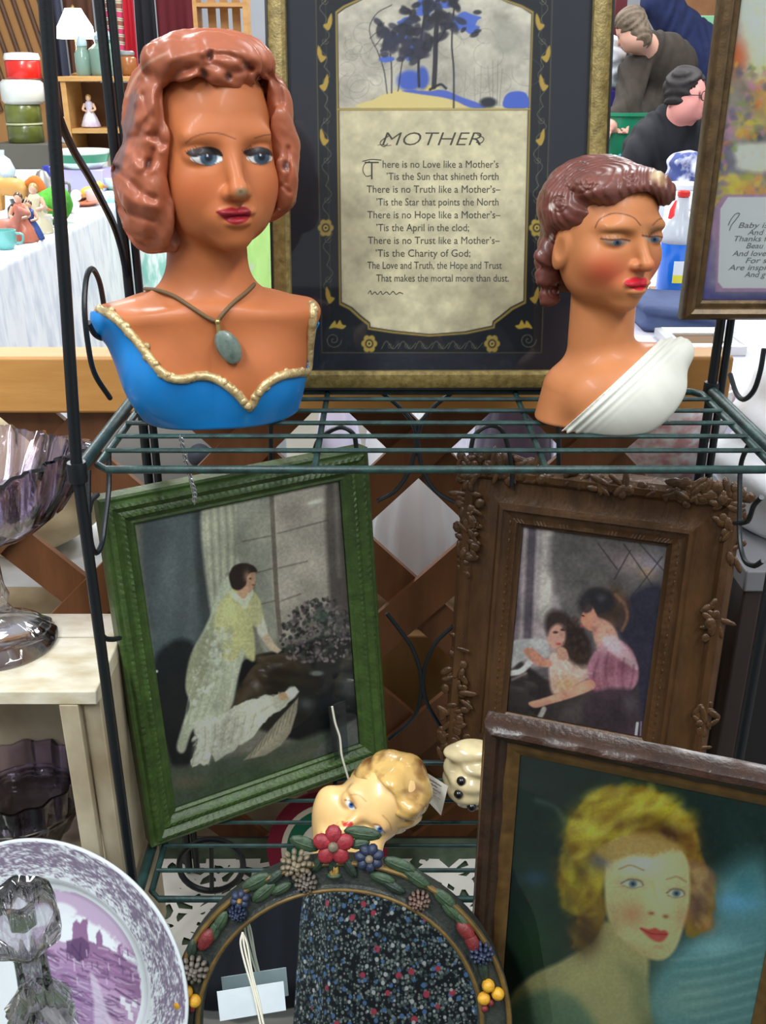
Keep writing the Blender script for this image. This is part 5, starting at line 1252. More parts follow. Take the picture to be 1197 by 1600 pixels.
# banded plate on edge
pc = at(512, 1322, 1.005); pd = Pose(pc, (1, .05, 0), (0, .30, .95))
t = thing('banded_plate', 'maroon and green banded plate on edge behind the plaster baby head', 'plate', pc - pd.V * .078)
Rl = np.stack([pd.U, pd.V, pd.N], 1)
for nm, r0, r1, col in (('rim', .060, .078, (112, 28, 46)), ('cream_band', .053, .060, (196, 186, 166)), ('green_band', .036, .053, (30, 96, 70)), ('centre', .0, .036, (206, 200, 184))):
    MB().lathe(pc, [(max(r0, 1e-7), .0), (r0 + 1e-4, .003 + r0 * .06), (r1, .003 + r1 * .06), (r1, .0 + r1 * .04)], 48, rot=Rl).build(nm, M('banded_' + nm, col, .3, coat=.3), t)

# string in front of the green frame, chain under the blue bust
g1 = pg.N * .012
gs = lambda px, py: (lambda q: pg.p(q[0], q[1], .010))(pg.uv(px, py, .010))
tg = thing('tag_string', 'white tag string with clear plastic sleeve dangling before the bassinet photograph', 'string', gs(534, 1160))
MB().tube([gs(519, 1104), gs(524, 1130), gs(531, 1152), gs(534, 1180), gs(541, 1205), gs(546, 1222)], .0013, 8, smooth=6).build('string', m_str, tg)
q4 = np.array([gs(514, 1106), gs(541, 1096), gs(546, 1180), gs(524, 1190)]) - pg.N * .003
MB().add(np.concatenate([q4, q4 + pg.N * .0006]), [(3, 2, 1, 0), (4, 5, 6, 7), (0, 1, 5, 4), (1, 2, 6, 5), (2, 3, 7, 6), (3, 0, 4, 7)]).build('plastic_sleeve', glassmat('clear_sleeve', (196, 206, 216), .15, 1.0, fres=1.5), tg, smooth=False)
ch = MB(); cp = catmull(np.array([at(283, 684, .862), at(287, 705, .862), at(292, 728, .862), at(299, 752, .86), at(304, 770, .86), at(304, 787, .86)]), 5)
for i in range(0, len(cp) - 1):
    d = cp[min(i + 1, len(cp) - 1)] - cp[i]; d /= np.linalg.norm(d); s_ = np.array([1, 0, 0.]) if i % 2 else np.array([0, 1., 0])
    ch.tube([cp[i] + d * .0030 * math.cos(a) + s_ * .0019 * math.sin(a) for a in np.linspace(0, 2 * math.pi, 12, endpoint=False)], .0006, 5, closed=True)
tag(ch.build('chain', M('silver_chain_metal', (170, 174, 176), .3, .9), None), 'thin silver chain hanging through the upper shelf below the blue bust', 'chain')

# ------------------------------------------------------------------ white crate with the glass
CX0, CX1, CY0, CY1, CZ = -.66, -.281, .815, .968, .845
m_wht = M('chippy_white_paint', (224, 220, 202), .65, col2=(188, 174, 140), scale=48, detail=9, contrast=.2, stretch=(.5, 1, 1), bump=.25, bscale=120)
m_whd = M('aged_white_boards', (196, 186, 160), .7, col2=(140, 122, 92), scale=16, contrast=.25, stretch=(1, 1, .6), bump=.25, bscale=120)
t = thing('wooden_crate', 'chippy white wooden crate standing on end left of the rack', 'crate', ((CX0 + CX1) / 2, (CY0 + CY1) / 2, TZ))
MB().box(((CX0 + CX1) / 2, CY0 + .0505, CZ - .008), (CX1 - CX0, .101, .016)).build('top_board', m_wht, t, bevel=.0015)
MB().box(((CX0 + CX1) / 2, CY1 - .0245, CZ - .008), (CX1 - CX0, .049, .016)).build('top_board', m_wht, t, bevel=.0015)
for x in (CX1 - .009, CX0 + .009): MB().box((x, (CY0 + CY1) / 2 + .004, (TZ + CZ - .016) / 2), (.018, CY1 - CY0 - .010, CZ - TZ - .016)).build('side_board', m_whd, t, bevel=.0012)
MB().box((CX1 - .029, CY0 + .006, (TZ + CZ - .016) / 2), (.019, .012, CZ - TZ - .016)).build('corner_post', m_whd, t, bevel=.0012)
MB().box(((CX0 + CX1) / 2, CY1 - .005, (TZ + CZ - .016) / 2), (CX1 - CX0 - .038, .008, CZ - TZ - .018)).build('back_board', m_whd, t)
MB().box(((CX0 + CX1) / 2 - .0, (CY0 + CY1) / 2 + .01, .589), (CX1 - CX0 - .038, CY1 - CY0 - .034, .012)).build('shelf_board', m_whd, t)
m_glp = glassmat('sun_purple_glass', (243, 236, 251), .03, .66, fres=1.55)
m_glc = glassmat('clear_pressed_glass', (249, 248, 251), .03, .66, fres=1.55)
fc = np.array([-.405, .905, CZ + .0008])
t = thing('glass_compote', 'large sun-purpled pressed glass compote with ruffled rim on the white crate', 'glass bowl', fc)
MB().lathe(fc, [(.0001, .0), (.058, .0), (.0585, .003), (.056, .007), (.040, .020), (.020, .032), (.0125, .045), (.016, .056), (.0125, .068), (.0115, .095), (.015, .112), (.022, .122)], 48, wob=lambda r, z, a: r * (1 + .035 * np.cos(16 * a) * (z > .004))).build('foot', m_glc, t, angle=180)
n = 120; ang = np.linspace(0, 2 * np.pi, n, endpoint=False); V = []
pr_ = [(.010, .120), (.030, .122), (.060, .134), (.086, .154), (.103, .178), (.113, .202), (.116, .210), (.112, .212), (.108, .203), (.098, .181), (.081, .159), (.056, .140), (.028, .129), (.010, .127)]
for i, (r, z) in enumerate(pr_):
    o_ = i <= 6; k = np.clip((z - .12) / .09, 0, 1)
    rr = r * (1 + (.030 if o_ else .018) * np.cos(20 * ang) * k + (.03 * np.cos(40 * ang) * (z > .204)))
    V.append(np.stack([fc[0] + rr * np.cos(ang), fc[1] + rr * np.sin(ang), fc[2] + z + k ** 2 * .014 * np.cos(2 * ang + .9)], 1))
kk = len(V); Fq = [(i * n + q, i * n + (q + 1) % n, (i + 1) * n + (q + 1) % n, (i + 1) * n + q) for i in range(kk - 1) for q in range(n)] + [tuple(range(n))[::-1], tuple((kk - 1) * n + q for q in range(n))]
mesh('bowl', np.concatenate(V), Fq, m_glp, t, True, 60)
bc = np.array([-.405, .888, .596])
t = thing('glass_bowl', 'ribbed clear glass bowl inside the white crate', 'glass bowl', bc)
MB().lathe(bc, [(.0001, 0), (.030, 0), (.045, .012), (.060, .045), (.064, .080), (.066, .088), (.062, .088), (.056, .048), (.042, .018), (.026, .008), (.0001, .007)], 72, wob=lambda r, z, a: r * (1 + .045 * np.cos(14 * a) * (z > .005))).build('bowl', m_glp, t, angle=60)
MB().lathe(bc + np.array([.0, 0, .05]), [(.0635, 0), (.0655, .003), (.0635, .006), (.0615, .003)], 48).build('rim_band', m_glc, t)

# ------------------------------------------------------------------ transferware plate on a stand, glass candlestick
pp = Pose(at(86, 1528, .70), (math.cos(R(-12)), math.sin(R(-12)), 0), (0.06, math.sin(R(20)), math.cos(R(20))))
RP = .146; Rl = np.stack([pp.U, pp.V, pp.N], 1)
t = thing('transfer_plate', 'purple and white transferware plate with castle scene standing at bottom left', 'plate', pp.p(0, -RP, 0))
prof = [(0, .0), (.2, .0), (.40, .0), (.60, .001), (.655, .003), (.69, .009), (.72, .012), (.80, .0145), (.90, .0175), (.985, .0205), (1.0, .0205), (1.0, .0175), (.9, .0135), (.72, .0075), (.66, -.002), (.4, -.0045), (0, -.0045)]
nr = []
for i in range(len(prof) - 1):
    a, b = prof[i], prof[i + 1]; m = max(1, int((abs(b[0] - a[0]) * RP) / .0011)) if i < 9 else 3
    for q in range(m): nr.append((a[0] + (b[0] - a[0]) * q / m, a[1] + (b[1] - a[1]) * q / m))
nr.append(prof[-1]); n = 420; ang = np.linspace(0, 2 * np.pi, n, endpoint=False)
V = np.concatenate([np.stack([r * RP * np.cos(ang), r * RP * np.sin(ang), np.full(n, z)], 1) for r, z in nr])
i = np.arange(len(nr) - 1)[:, None] * n + np.arange(n)[None]; j = np.arange(len(nr) - 1)[:, None] * n + (np.arange(n)[None] + 1) % n
Fq = np.stack([i.ravel(), j.ravel(), (j + n).ravel(), (i + n).ravel()], 1)
Wv = V @ Rl.T + pp.O; X, Y = proj(Wv); rr = np.hypot(V[:, 0], V[:, 1]) / RP; aa = np.arctan2(V[:, 1], V[:, 0])
pt = Paint(X, Y, (214, 222, 226)); frontv = (np.arange(len(V)) < np.searchsorted(-np.array([0]), 0) + len(V))
PUR = np.array((92, 80, 102)) / 255.; LIL = np.array((140, 126, 150)) / 255.
nz = fbm(aa * 22 + 140, rr * 70, 3); nz2 = fbm(aa * 60 + 380, rr * 170, 6)
m = ((rr > .72) & (rr < .985)) * np.clip((.6 * nz + .62 * nz2 - .42 - 1.5 * np.clip(.84 - rr, 0, 1)) * 4.2, 0, .95)
pt.c += m[:, None] * ((.55 * PUR + .45 * LIL) - pt.c)
# castle landscape in the well
LP = lambda c, *P_: pt.poly(P_, c, 2.0, .9, False, wob=2)
pt.poly([(48, 1408), (70, 1396), (110, 1392), (150, 1404), (180, 1430), (206, 1470), (215, 1500), (190, 1480), (160, 1450), (120, 1430), (80, 1428)], (168, 140, 174), 6, .75, wob=6); pt.poly([(60, 1420), (95, 1410), (120, 1424), (100, 1436)], (214, 222, 226), 5, .9)
C1 = (124, 86, 126); C2 = (88, 62, 98); C3 = (164, 134, 168)
LP(C1, (112, 1470), (114, 1442), (120, 1436), (125, 1444), (130, 1436), (136, 1436), (138, 1470), (150, 1474), (150, 1458), (156, 1452), (160, 1462), (160, 1476), (184, 1490), (184, 1476), (190, 1474), (192, 1494), (215, 1510), (222, 1560), (200, 1560), (100, 1510))
LP(C3, (50, 1450), (78, 1444), (80, 1466), (112, 1476), (110, 1500), (50, 1490)); LP(C2, (104, 1470), (128, 1464), (140, 1474), (138, 1496), (118, 1504), (104, 1490)); pt.line([(112, 1476), (130, 1500)], 2, (60, 44, 70), 2, .7); pt.line([(126, 1474), (124, 1502)], 2, (60, 44, 70), 2, .7)
rs = np.random.RandomState(4)
LP(C3, (40, 1490), (104, 1492), (150, 1520), (222, 1562), (214, 1600), (190, 1640), (40, 1640))
pt.poly([(60, 1500), (130, 1520), (170, 1600), (140, 1640), (40, 1640), (40, 1520)], (132, 104, 146), 12, .7, wob=5)
for k in range(330):
    x = rs.uniform(30, 212); y = rs.uniform(1478, 1625)
    if np.hypot((x - 86) / 125, (y - 1528) / 145) > .98: continue
    L_ = rs.uniform(12, 34); pt.line([(x, y), (x + L_ * .45, y + L_ * rs.uniform(.05, .35)), (x + L_ * .9, y + L_ * rs.uniform(.2, .6))], rs.uniform(1.0, 3.2), [C1, C2, C3, (70, 54, 84), (190, 184, 200)][rs.randint(5)], 2, .6)
for k in range(22):
    x = rs.uniform(100, 215); y = rs.uniform(1470, 1530); pt.line([(x, y), (x + 1, y + 9)], 2, [(84, 60, 94), (206, 196, 212)][k % 2], 1.6, .6)
pt.poly([(140, 1520), (152, 1530), (168, 1580), (180, 1610), (150, 1610), (146, 1560)], (196, 190, 206), 5, .7)
for x, y in ((188, 1556), (196, 1566), (206, 1560), (200, 1580)): pt.poly([(x, y), (x + 8, y + 3), (x + 8, y + 16), (x, y + 12)], (216, 220, 226), 1.5, .9, False)
pt.line([(180, 1545), (222, 1572)], 2.4, (70, 54, 84), 1.5, .8)
keep = ((rr < .63) & (np.arange(len(V)) < n * (len(nr) - 12))) | (rr >= .72)
base = np.tile(np.array((214, 222, 226)) / 255., (len(V), 1)); pt.c = np.where(((rr < .63) | (rr > .72))[:, None], pt.c, base)
mesh('plate', Wv, Fq, MV('white_ironstone', .18, coat=.5), t, True, 180, colors=pt.out(1.0))
t.children[0].name = 'dish'
ps_ = thing('plate_stand', 'black wire easel holding the purple transferware plate', 'plate stand', pp.p(0, -RP, -.03))
for s_ in (-1, 1):
    MB().tube([pp.p(s_ * .05, -RP - .004, .040), pp.p(s_ * .05, -RP - .008, .022), pp.p(s_ * .05, -RP - .008, -.012), pp.p(s_ * .045, .02, -.016), pp.p(s_ * .03, .09, -.012)], .0022, 8, smooth=4).build('arm', m_rackd, ps_)
    f0 = pp.p(s_ * .05, -RP - .008, .02); f1 = pp.p(s_ * .045, -.02, -.018)
    MB().tube([f0, (f0[0], f0[1] - .005, TZ + .002)], .0022, 8).build('leg', m_rackd, ps_)
    MB().tube([f1, (f1[0], f1[1] + .045, TZ + .002)], .0022, 8).build('leg', m_rackd, ps_)
MB().tube([pp.p(-.05, -RP - .008, -.012), pp.p(.05, -RP - .008, -.012)], .0022, 8).build('crossbar', m_rackd, ps_)
cs = at(28, 1400, .57); cs[2] = TZ
t = thing('glass_candlestick', 'tall clear pressed glass candlestick in front of the purple plate', 'candlestick', cs)
pf = [(.0001, 0), (.055, 0), (.056, .008), (.030, .028), (.016, .06), (.014, .16), (.020, .19), (.014, .21), (.013, .235), (.024, .255), (.028, .275), (.022, .295), (.027, .31), (.018, .325), (.0135, .335), (.0125, .375), (.017, .383), (.026, .392), (.0275, .402), (.0275, .415), (.025, .428), (.019, .436), (.013, .433), (.0105, .42), (.010, .405), (.0001, .400)]
MB().lathe(cs, [(r, z * .985) for r, z in pf], 48, wob=lambda r, z, a: r * (1 + .07 * np.cos(6 * a + .4) * (z > .03) + .03 * np.cos(24 * a) * ((z > .24) & (z < .32)))).build('stem', m_glc, t, angle=55)
wc = at(78, 1588, .60)
o = MB().tube([at(58, 1566, .605), at(70, 1574, .60), at(82, 1588, .595), at(94, 1604, .59), at(100, 1640, .58)], [.003, .005, .006, .006, .005], 8, smooth=6).build('ribbon', M('white_satin', (232, 234, 234), .5), None)
tag(o, 'curled white ribbon end between candlestick and purple plate', 'ribbon')
# ------------------------------------------------------------------ goods just behind the lattice
def cloth_mat(n, c, c2, sc=30, st=None, ct=.25): return M(n, c, .9, col2=c2, scale=sc, bump=.3, bscale=90, stretch=st, contrast=ct)
def drape(name, P0, P1, z0, z1, mat, amp=.02, wl=.12, parent=None, flare=.04, thick=.004, seed=0, nx=70, nz=24):
    """pleated hanging cloth between two ground points"""
    P0 = np.array(P0, float); P1 = np.array(P1, float); L_ = np.linalg.norm(P1 - P0); d = (P1 - P0) / L_; nrm = np.array([d[1], -d[0]])
    ss, tt = np.meshgrid(np.linspace(0, 1, nx), np.linspace(0, 1, nz))
    ph = ss * L_ / wl * 2 * np.pi
    w = amp * (np.sin(ph + 1.5 * np.sin(ss * 9 + seed)) + .5 * np.sin(2.3 * ph + seed)) * (1 - tt) + flare * (1 - tt)
    xy = P0 + ss[..., None] * (P1 - P0) + w[..., None] * nrm
    V = np.concatenate([xy, (z0 + (z1 - z0) * tt)[..., None]], -1).reshape(-1, 3)
    i = (np.arange(nz - 1)[:, None] * nx + np.arange(nx - 1)[None]).ravel()
    o = mesh(name, V, np.stack([i, i + 1, i + nx + 1, i + nx], 1), mat, parent, True, 180)
    md = o.modifiers.new('shell', 'SOLIDIFY'); md.thickness = thick; return o
m_linen = cloth_mat('white_linen', (226, 228, 230), (206, 210, 214))
m_leg = M('folding_table_grey', (90, 92, 96), .5, .5)
def table(name, lab, x0, x1, y0, y1, z, topmat, skirts=(), legs=True):
    t = thing(name, lab, 'table', ((x0 + x1) / 2, (y0 + y1) / 2, 0))
    MB().box(((x0 + x1) / 2, (y0 + y1) / 2, z - .015), (x1 - x0, y1 - y0, .03)).build('table_top', topmat, t, bevel=.006)
    for x in (x0 + .08, x1 - .08):
        for y in (y0 + .1, y1 - .1): MB().box((x, y, (z - .03) / 2), (.035, .035, z - .03)).build('leg', m_leg, t)
    for side, mat, seed in skirts:
        a, b = {'f': ((x0, y0), (x1, y0)), 'r': ((x1, y0), (x1, y1)), 'l': ((x0, y1), (x0, y0))}[side]
        drape('cloth_drop', a, b, .04, z + .001, mat, .018, .22, t, .03, seed=seed)
    return t
BZ = .675
table('cloth_table', 'white cloth covered table of china just behind the wooden lattice', -1.0, .56, 1.34, 1.70, BZ, m_linen, (('f', cloth_mat('ecru_skirt', (196, 180, 146), (170, 152, 118)), 1),))
gb = thing('storage_box', 'plain pale grey box with dark knob behind the lattice below the blue bust', 'box', (-.29, 1.47, BZ)); MB().box((-.29, 1.47, BZ + .16), (.26, .16, .318)).build('body', M('pale_grey_card', (172, 178, 178), .8, col2=(160, 166, 166), scale=4), gb, bevel=.004)
MB().ball(at(312, 712, 1.378), .018, n=16, m=10).build('knob', M('slate_blue', (72, 80, 96), .5), gb)
def sack(p):
    q = p - np.array([-.69, 1.51, BZ + .105]); s = ell(q, (0, 0, 0), (.26, .12, .115)); s = smin(s, ell(q, (.05, -.02, .03), (.16, .1, .12)), .05)
    s = smax(s, -(q[:, 2] + .1), .02); return s - .012 * np.sin(q[:, 0] * 26 + 9 * q[:, 2] + 2 * np.sin(q[:, 2] * 30))
v, f = surf(sack, (-.99, 1.35, BZ - .01), (-.36, 1.67, BZ + .27), .008)
tag(mesh('cushion', v, f, cloth_mat('cream_canvas', (222, 208, 172), (202, 186, 148)), None, True, 180), 'cream canvas cushion behind the lattice beside the glass compote', 'cushion')
c = at(648, 872, 1.42); c[2] = BZ + .001
t = thing('glass_dome', 'frosted bell shaped glass shade on the white cloth behind the lattice', 'glass shade', c)
MB().lathe(c, [(.084, 0), (.086, .01), (.084, .03), (.080, .09), (.058, .16), (.034, .215), (.03, .25), (.026, .25), (.03, .212), (.054, .155), (.076, .09), (.082, .01)], 60, wob=lambda r, z, a: r * (1 + .055 * np.cos(13 * a) + .02 * np.cos(5 * a + 40 * z))).build('shade', alphamat('frosted_glass', (240, 244, 248), .80, .3), t, angle=180)
MB().lathe(c, [(.0865, .005), (.0895, .010), (.0865, .015), (.085, .01)], 48).build('rim_band', M('milk_glass', (226, 230, 230), .2, coat=.4), t)
for px, col, r, h, lab in ((528, (210, 204, 226), .040, .27, 'pale lilac glass vase behind the lattice under the verse frame'), (590, (224, 224, 226), .021, .26, 'slim white china vase behind the lattice right of the lilac vase')):
    c = at(px, 700, 1.57); c[2] = BZ + .001; t = thing('vase', lab, 'vase', c)
    m = M('glaze_%d' % px, col, .2, coat=.4)
    MB().lathe(c, [(.0001, 0), (r * .6, 0), (r * .65, .01), (r * .9, h * .3), (r, h * .55), (r * .7, h * .8), (r * .5, h * .9), (r * .66, h), (r * .58, h), (r * .42, h * .9)], 36).build('body', m, t, angle=60)
    MB().lathe(c, [(r * .66, h - .004), (r * .72, h), (r * .66, h + .004), (r * .6, h)], 36).build('lip', m, t)
c = at(802, 690, 1.50); c[2] = BZ + .001; t = thing('water_jug', 'dull violet glass jug behind the lattice below the poem frame', 'jug', c)
m = M('violet_glass', (92, 82, 100), .2, coat=.4, col2=(70, 62, 80), scale=8)
MB().lathe(c, [(.0001, 0), (.05, 0), (.066, .03), (.07, .1), (.062, .2), (.046, .27), (.055, .33), (.05, .33), (.041, .27)], 40).build('body', m, t, angle=60)
MB().tube([c + np.array([.06, 0, .2]), c + np.array([.10, 0, .21]), c + np.array([.10, 0, .12]), c + np.array([.068, 0, .09])], .008, 10, smooth=6).build('handle', m, t)
c = at(1038, 690, 1.47); t = thing('china_pile', 'lacy white china basket behind the lattice right of the white-draped bust', 'basket', (c[0], c[1], BZ))
mw = M('white_china_spotted', (222, 224, 224), .3, col2=(196, 150, 150), scale=40, contrast=.1, coat=.3)
MB().lathe((c[0], c[1], BZ + .13), [(.0001, 0), (.05, 0), (.068, .03), (.088, .1), (.094, .16), (.088, .16), (.078, .1)], 40, wob=lambda r, z, a: r * (1 + .04 * np.cos(12 * a))).build('bowl', mw, t, angle=60)
MB().lathe((c[0], c[1], BZ + .001), [(.0001, 0), (.08, 0), (.088, .02), (.09, .13), (.0001, .13)], 30).build('base', M('bottle_green_glaze', (30, 52, 46), .25, coat=.4), t)
tb_ = MB().box((at(655, 1065, 1.27)[0], 1.268, .32), (.30, .02, .64)).build('plywood_sheet', M('tan_plywood', (150, 112, 62), .6, col2=(132, 96, 50), scale=5, stretch=(8, 1, 1)), None, bevel=.003); tag(tb_, 'tan plywood panel leaning behind the lattice between the two lower frames', 'board')
# dark cabinet and white bundle at the right
t = thing('cabinet', 'dark brown cabinet right of the lattice under a white bundle', 'cabinet', (.72, 1.2, 0))
m_cab = M('dark_cabinet_wood', (50, 38, 34), .5, col2=(36, 27, 25), scale=6, stretch=(6, 6, 1))
MB().box((.460, 1.10, .405), (.024, .03, .81)).build('corner_post', m_cab, t, bevel=.003)
MB().box((.72, 1.20, .825), (.55, .24, .03)).build('top_board', M('grey_cabinet_top', (120, 120, 124), .5), t, bevel=.003)
MB().box((.735, 1.20, .405), (.50, .20, .81)).build('body', M('black_cabinet_side', (20, 18, 20), .5), t)
def bundle(p):
    q = p - np.array([.685, 1.215, .975]); s = ell(q, (0, 0, 0), (.235, .115, .165)); s = smin(s, ell(q, (-.03, -.0, -.08), (.22, .112, .1)), .05)
    s = smax(s, -(q[:, 2] + .133), .01); return s - .010 * np.sin(q[:, 0] * 30 + 7 * np.sin(q[:, 2] * 14)) - .006 * np.sin(q[:, 2] * 60 + q[:, 0] * 40)
v, f = surf(bundle, (.41, 1.07, .83), (.98, 1.36, 1.17), .009)
tag(mesh('linen_bundle', v, f, cloth_mat('white_quilt', (236, 238, 240), (218, 222, 228)), None, True, 180), 'rumpled white linen bundle on the dark cabinet at right edge', 'linen')

# ------------------------------------------------------------------ hall tables at the left
def sheet_mat(name, base, st1, st2, th=.60):
    m, nt, b = nodes_of(name); b.inputs['Roughness'].default_value = .9
    tc = nt.nodes.new('ShaderNodeTexCoord'); mp = nt.nodes.new('ShaderNodeMapping'); mp.inputs['Scale'].default_value = (9, 9, 2.6)
    nt.links.new(tc.outputs['Object'], mp.inputs[0])
    n = nt.nodes.new('ShaderNodeTexNoise'); n.inputs['Scale'].default_value = 2.2; n.inputs['Detail'].default_value = 5; nt.links.new(mp.outputs[0], n.inputs['Vector'])
    r = nt.nodes.new('ShaderNodeValToRGB'); e = r.color_ramp.elements
    e[0].position = .46; e[0].color = (*L3(base), 1); e[1].position = th; e[1].color = (*L3(st1), 1); x = e.new(.74); x.color = (*L3(st2), 1)
    nt.links.new(n.outputs['Fac'], r.inputs[0]); nt.links.new(r.outputs[0], b.inputs['Base Color']); return m
m_sh1 = sheet_mat('brushed_white_sheet', (238, 240, 244), (214, 220, 230), (196, 206, 222)); m_sh2 = sheet_mat('teal_streaked_sheet', (226, 238, 234), (150, 208, 194), (120, 190, 176), .56); m_lime = sheet_mat('lime_lilac_cloth', (176, 216, 130), (166, 208, 120), (200, 180, 214), .62)
GZ = .86
table('sheet_table', 'nearest left flea market table under a brushed white sheet', -2.9, -1.19, 2.75, 4.6, GZ, m_sh1, (('f', m_sh1, 1), ('r', m_sh1, 2)))
table('sheet_table', 'table behind the blue bust under a teal streaked white sheet', -1.85, -.95, 4.78, 5.6, GZ, m_sh2, (('f', m_sh2, 3), ('r', m_sh2, 1)))
table('sheet_table', 'lime and lilac covered table glimpsed left of the poem frame', -.84, -.2, 4.9, 5.6, GZ, m_lime, (('f', m_lime, 5), ('l', m_lime, 2)))
table('sheet_table', 'far left table holding the tins and the round vase', -3.3, -1.95, 4.75, 6.9, GZ, m_linen, (('f', m_linen, 6), ('r', m_linen, 2)))

def turned(name, lab, cat, px, py, Y, prof, mat, extra=None, z=GZ, n=28, part='body'):
    c = at(px, py, Y); c[2] = z + .001
    t = thing(name, lab, cat, c); MB().lathe(c, prof, n).build(part, mat, t, angle=50)
    if extra: extra(t, c)
    return t, c
def G(name, col, rough=.3, coat=.3, **k): return M(name, col, rough, coat=coat, **k)
def cyl(r, h, b=.006): return [(.0001, 0), (r - b, 0), (r, b), (r, h - b), (r - b, h), (.0001, h)]
# tins
c0 = at(46, 250, 6.4)
t, c = turned('storage_tin', 'olive green tin at the bottom of the tin stack', 'tin', 46, 250, 6.4, cyl(.105, .10), G('olive_tin', (96, 104, 44), col2=(70, 78, 30), scale=14), z=GZ + .14)
bk = MB().box((c[0], c[1], GZ + .0705), (.34, .3, .139)).build('wooden_box', M('grey_wood_box', (92, 90, 82), .7), None, bevel=.004); tag(bk, 'grey wooden box under the olive tin stack', 'box')
MB().lathe((c[0], c[1], c[2] + .1), [(.107, 0), (.109, .004), (.107, .012), (.1, .012)], 28).build('lid_rim', G('pale_tin_rim', (176, 180, 140)), t)
turned('storage_tin', 'second olive green tin resting on the lower olive tin', 'tin', 46, 250, 6.4, cyl(.105, .10), G('olive_tin2', (112, 120, 48), col2=(84, 92, 36), scale=14), z=GZ + .253)
turned('bread_box', 'white enamel box below the red and white tin', 'box', 44, 210, 6.4, cyl(.125, .135, .02), G('white_enamel', (228, 230, 226), col2=(200, 206, 198), scale=10), z=GZ + .355)
t, c = turned('cookie_tin', 'red tin with white lid on top of the stack', 'tin', 46, 180, 6.4, cyl(.100, .10), G('bright_red_tin', (216, 36, 26)), z=GZ + .493)
MB().lathe((c[0], c[1], c[2] + .101), [(.102, 0), (.104, .012), (.096, .036), (.05, .042), (.0001, .042)], 28).build('lid', G('white_lid', (232, 232, 232)), t)
turned('round_vase', 'round white patterned vase at the left edge', 'vase', 3, 282, 5.4, [(.0001, 0), (.04, 0), (.06, .02), (.075, .07), (.055, .12), (.03, .14), (.034, .165), (.028, .165)], G('white_floral_glaze', (222, 228, 230), col2=(176, 192, 206), scale=26))
# small animals and figures
def animal(name, lab, px, py, Y, s, mat, mane=None, face=1, z=GZ):
    c = at(px, py, Y); c[2] = z; t = thing(name, lab, 'figurine', c)
    def sd(p):
        q = (p - c) / s; q = q * np.array([face, 1, 1])
        r = ell(q, (0, 0, .55), (.42, .2, .22)); r = smin(r, cap(q, (.3, 0, .65), (.5, 0, .98), .14, .10), .08); r = smin(r, cap(q, (.5, 0, 1.0), (.72, 0, .92), .12, .08), .06)
        for x in (-.3, .3):
            for y in (-.1, .1): r = smin(r, cap(q, (x, y, .5), (x + .02, y, .05), .09, .06), .06)
        for y in (-.06, .06): r = smin(r, cap(q, (.46, y, 1.06), (.44, y, 1.2), .04, .02), .03)
        return r * s
    v, f = surf(sd, c + np.array([-1, -.4, -.03]) * s, c + np.array([1, .4, 1.35]) * s, s * .045)
    mesh('body', v, f, mat, t, True, 180)
    if mane: MB().tube([c + np.array(q) * s * np.array([face, 1, 1]) for q in ((-.4, 0, .62), (-.62, 0, .7), (-.74, 0, .45), (-.72, 0, .2))], [.09 * s, .13 * s, .12 * s, .04 * s], 10, smooth=5).build('tail', mane, t)
    return t
animal('toy_horse', 'tan toy horse with orange tail on the cluttered left table', 22, 322, 4.35, .17, G('tan_hide', (190, 140, 70), .6, .1), G('orange_plush', (190, 104, 36), .9, 0), face=-1)
animal('toy_cow', 'white and black toy cow in front of the tan horse', 40, 345, 3.95, .10, G('cow_hide', (220, 214, 200), .5, .1, col2=(40, 36, 36), scale=16, contrast=.04))
animal('toy_pig', 'pink toy pig at the near edge of the left table', 14, 385, 3.45, .11, G('pink_hide', (206, 132, 112), .5, .1, col2=(170, 90, 76), scale=20))
def figure(name, lab, px, py, Y, h, dress, skin, hair, z=GZ):
    c = at(px, py, Y); c[2] = z + .001; t = thing(name, lab, 'figurine', c)
    MB().lathe(c, [(.0001, 0), (.3 * h, 0), (.31 * h, .05 * h), (.22 * h, .3 * h), (.1 * h, .55 * h), (.15 * h, .7 * h), (.1 * h, .78 * h), (.04 * h, .82 * h)], 24, sy=.8, wob=lambda r, zz, a: r * (1 + .06 * np.cos(9 * a) * (zz < .35 * h))).build('dress', dress, t, angle=180)
    MB().ball(c + np.array([0, 0, .89 * h]), (.085 * h, .09 * h, .11 * h), n=14, m=10).build('head', skin, t, angle=180)
    MB().ball(c + np.array([0, .02 * h, .92 * h]), (.095 * h, .095 * h, .10 * h), n=14, m=10).build('hair', hair, t, angle=180)
    for s_ in (-1, 1): MB().tube([c + np.array([s_ * .13 * h, 0, .72 * h]), c + np.array([s_ * .2 * h, -.05 * h, .55 * h]), c + np.array([s_ * .06 * h, -.16 * h, .5 * h])], [.05 * h, .04 * h, .03 * h], 8, smooth=4).build('arm', skin, t)
sk = G('figurine_skin', (226, 180, 150)); hb = G('figurine_hair', (90, 60, 40)); hy = G('figurine_hair_fair', (190, 150, 80))
figure('lady_figurine', 'peach clothed figurine beside the pink toy pig', 38, 380, 3.5, .16, G('peach_dress', (206, 120, 92)), sk, hb)
figure('lady_figurine', 'small blue coated figurine near the left table edge', 52, 377, 3.55, .13, G('blue_dress_f', (52, 84, 158)), sk, hb)
figure('lady_figurine', 'cream gowned figurine standing behind the blue coated one', 62, 372, 3.7, .17, G('cream_dress', (220, 212, 176)), sk, hy)
figure('lady_figurine', 'white porcelain lady on the middle bookcase shelf', 142, 192, 6.02, .17, G('white_dress', (226, 222, 226), col2=(176, 160, 190), scale=20), sk, hy, z=1.105)
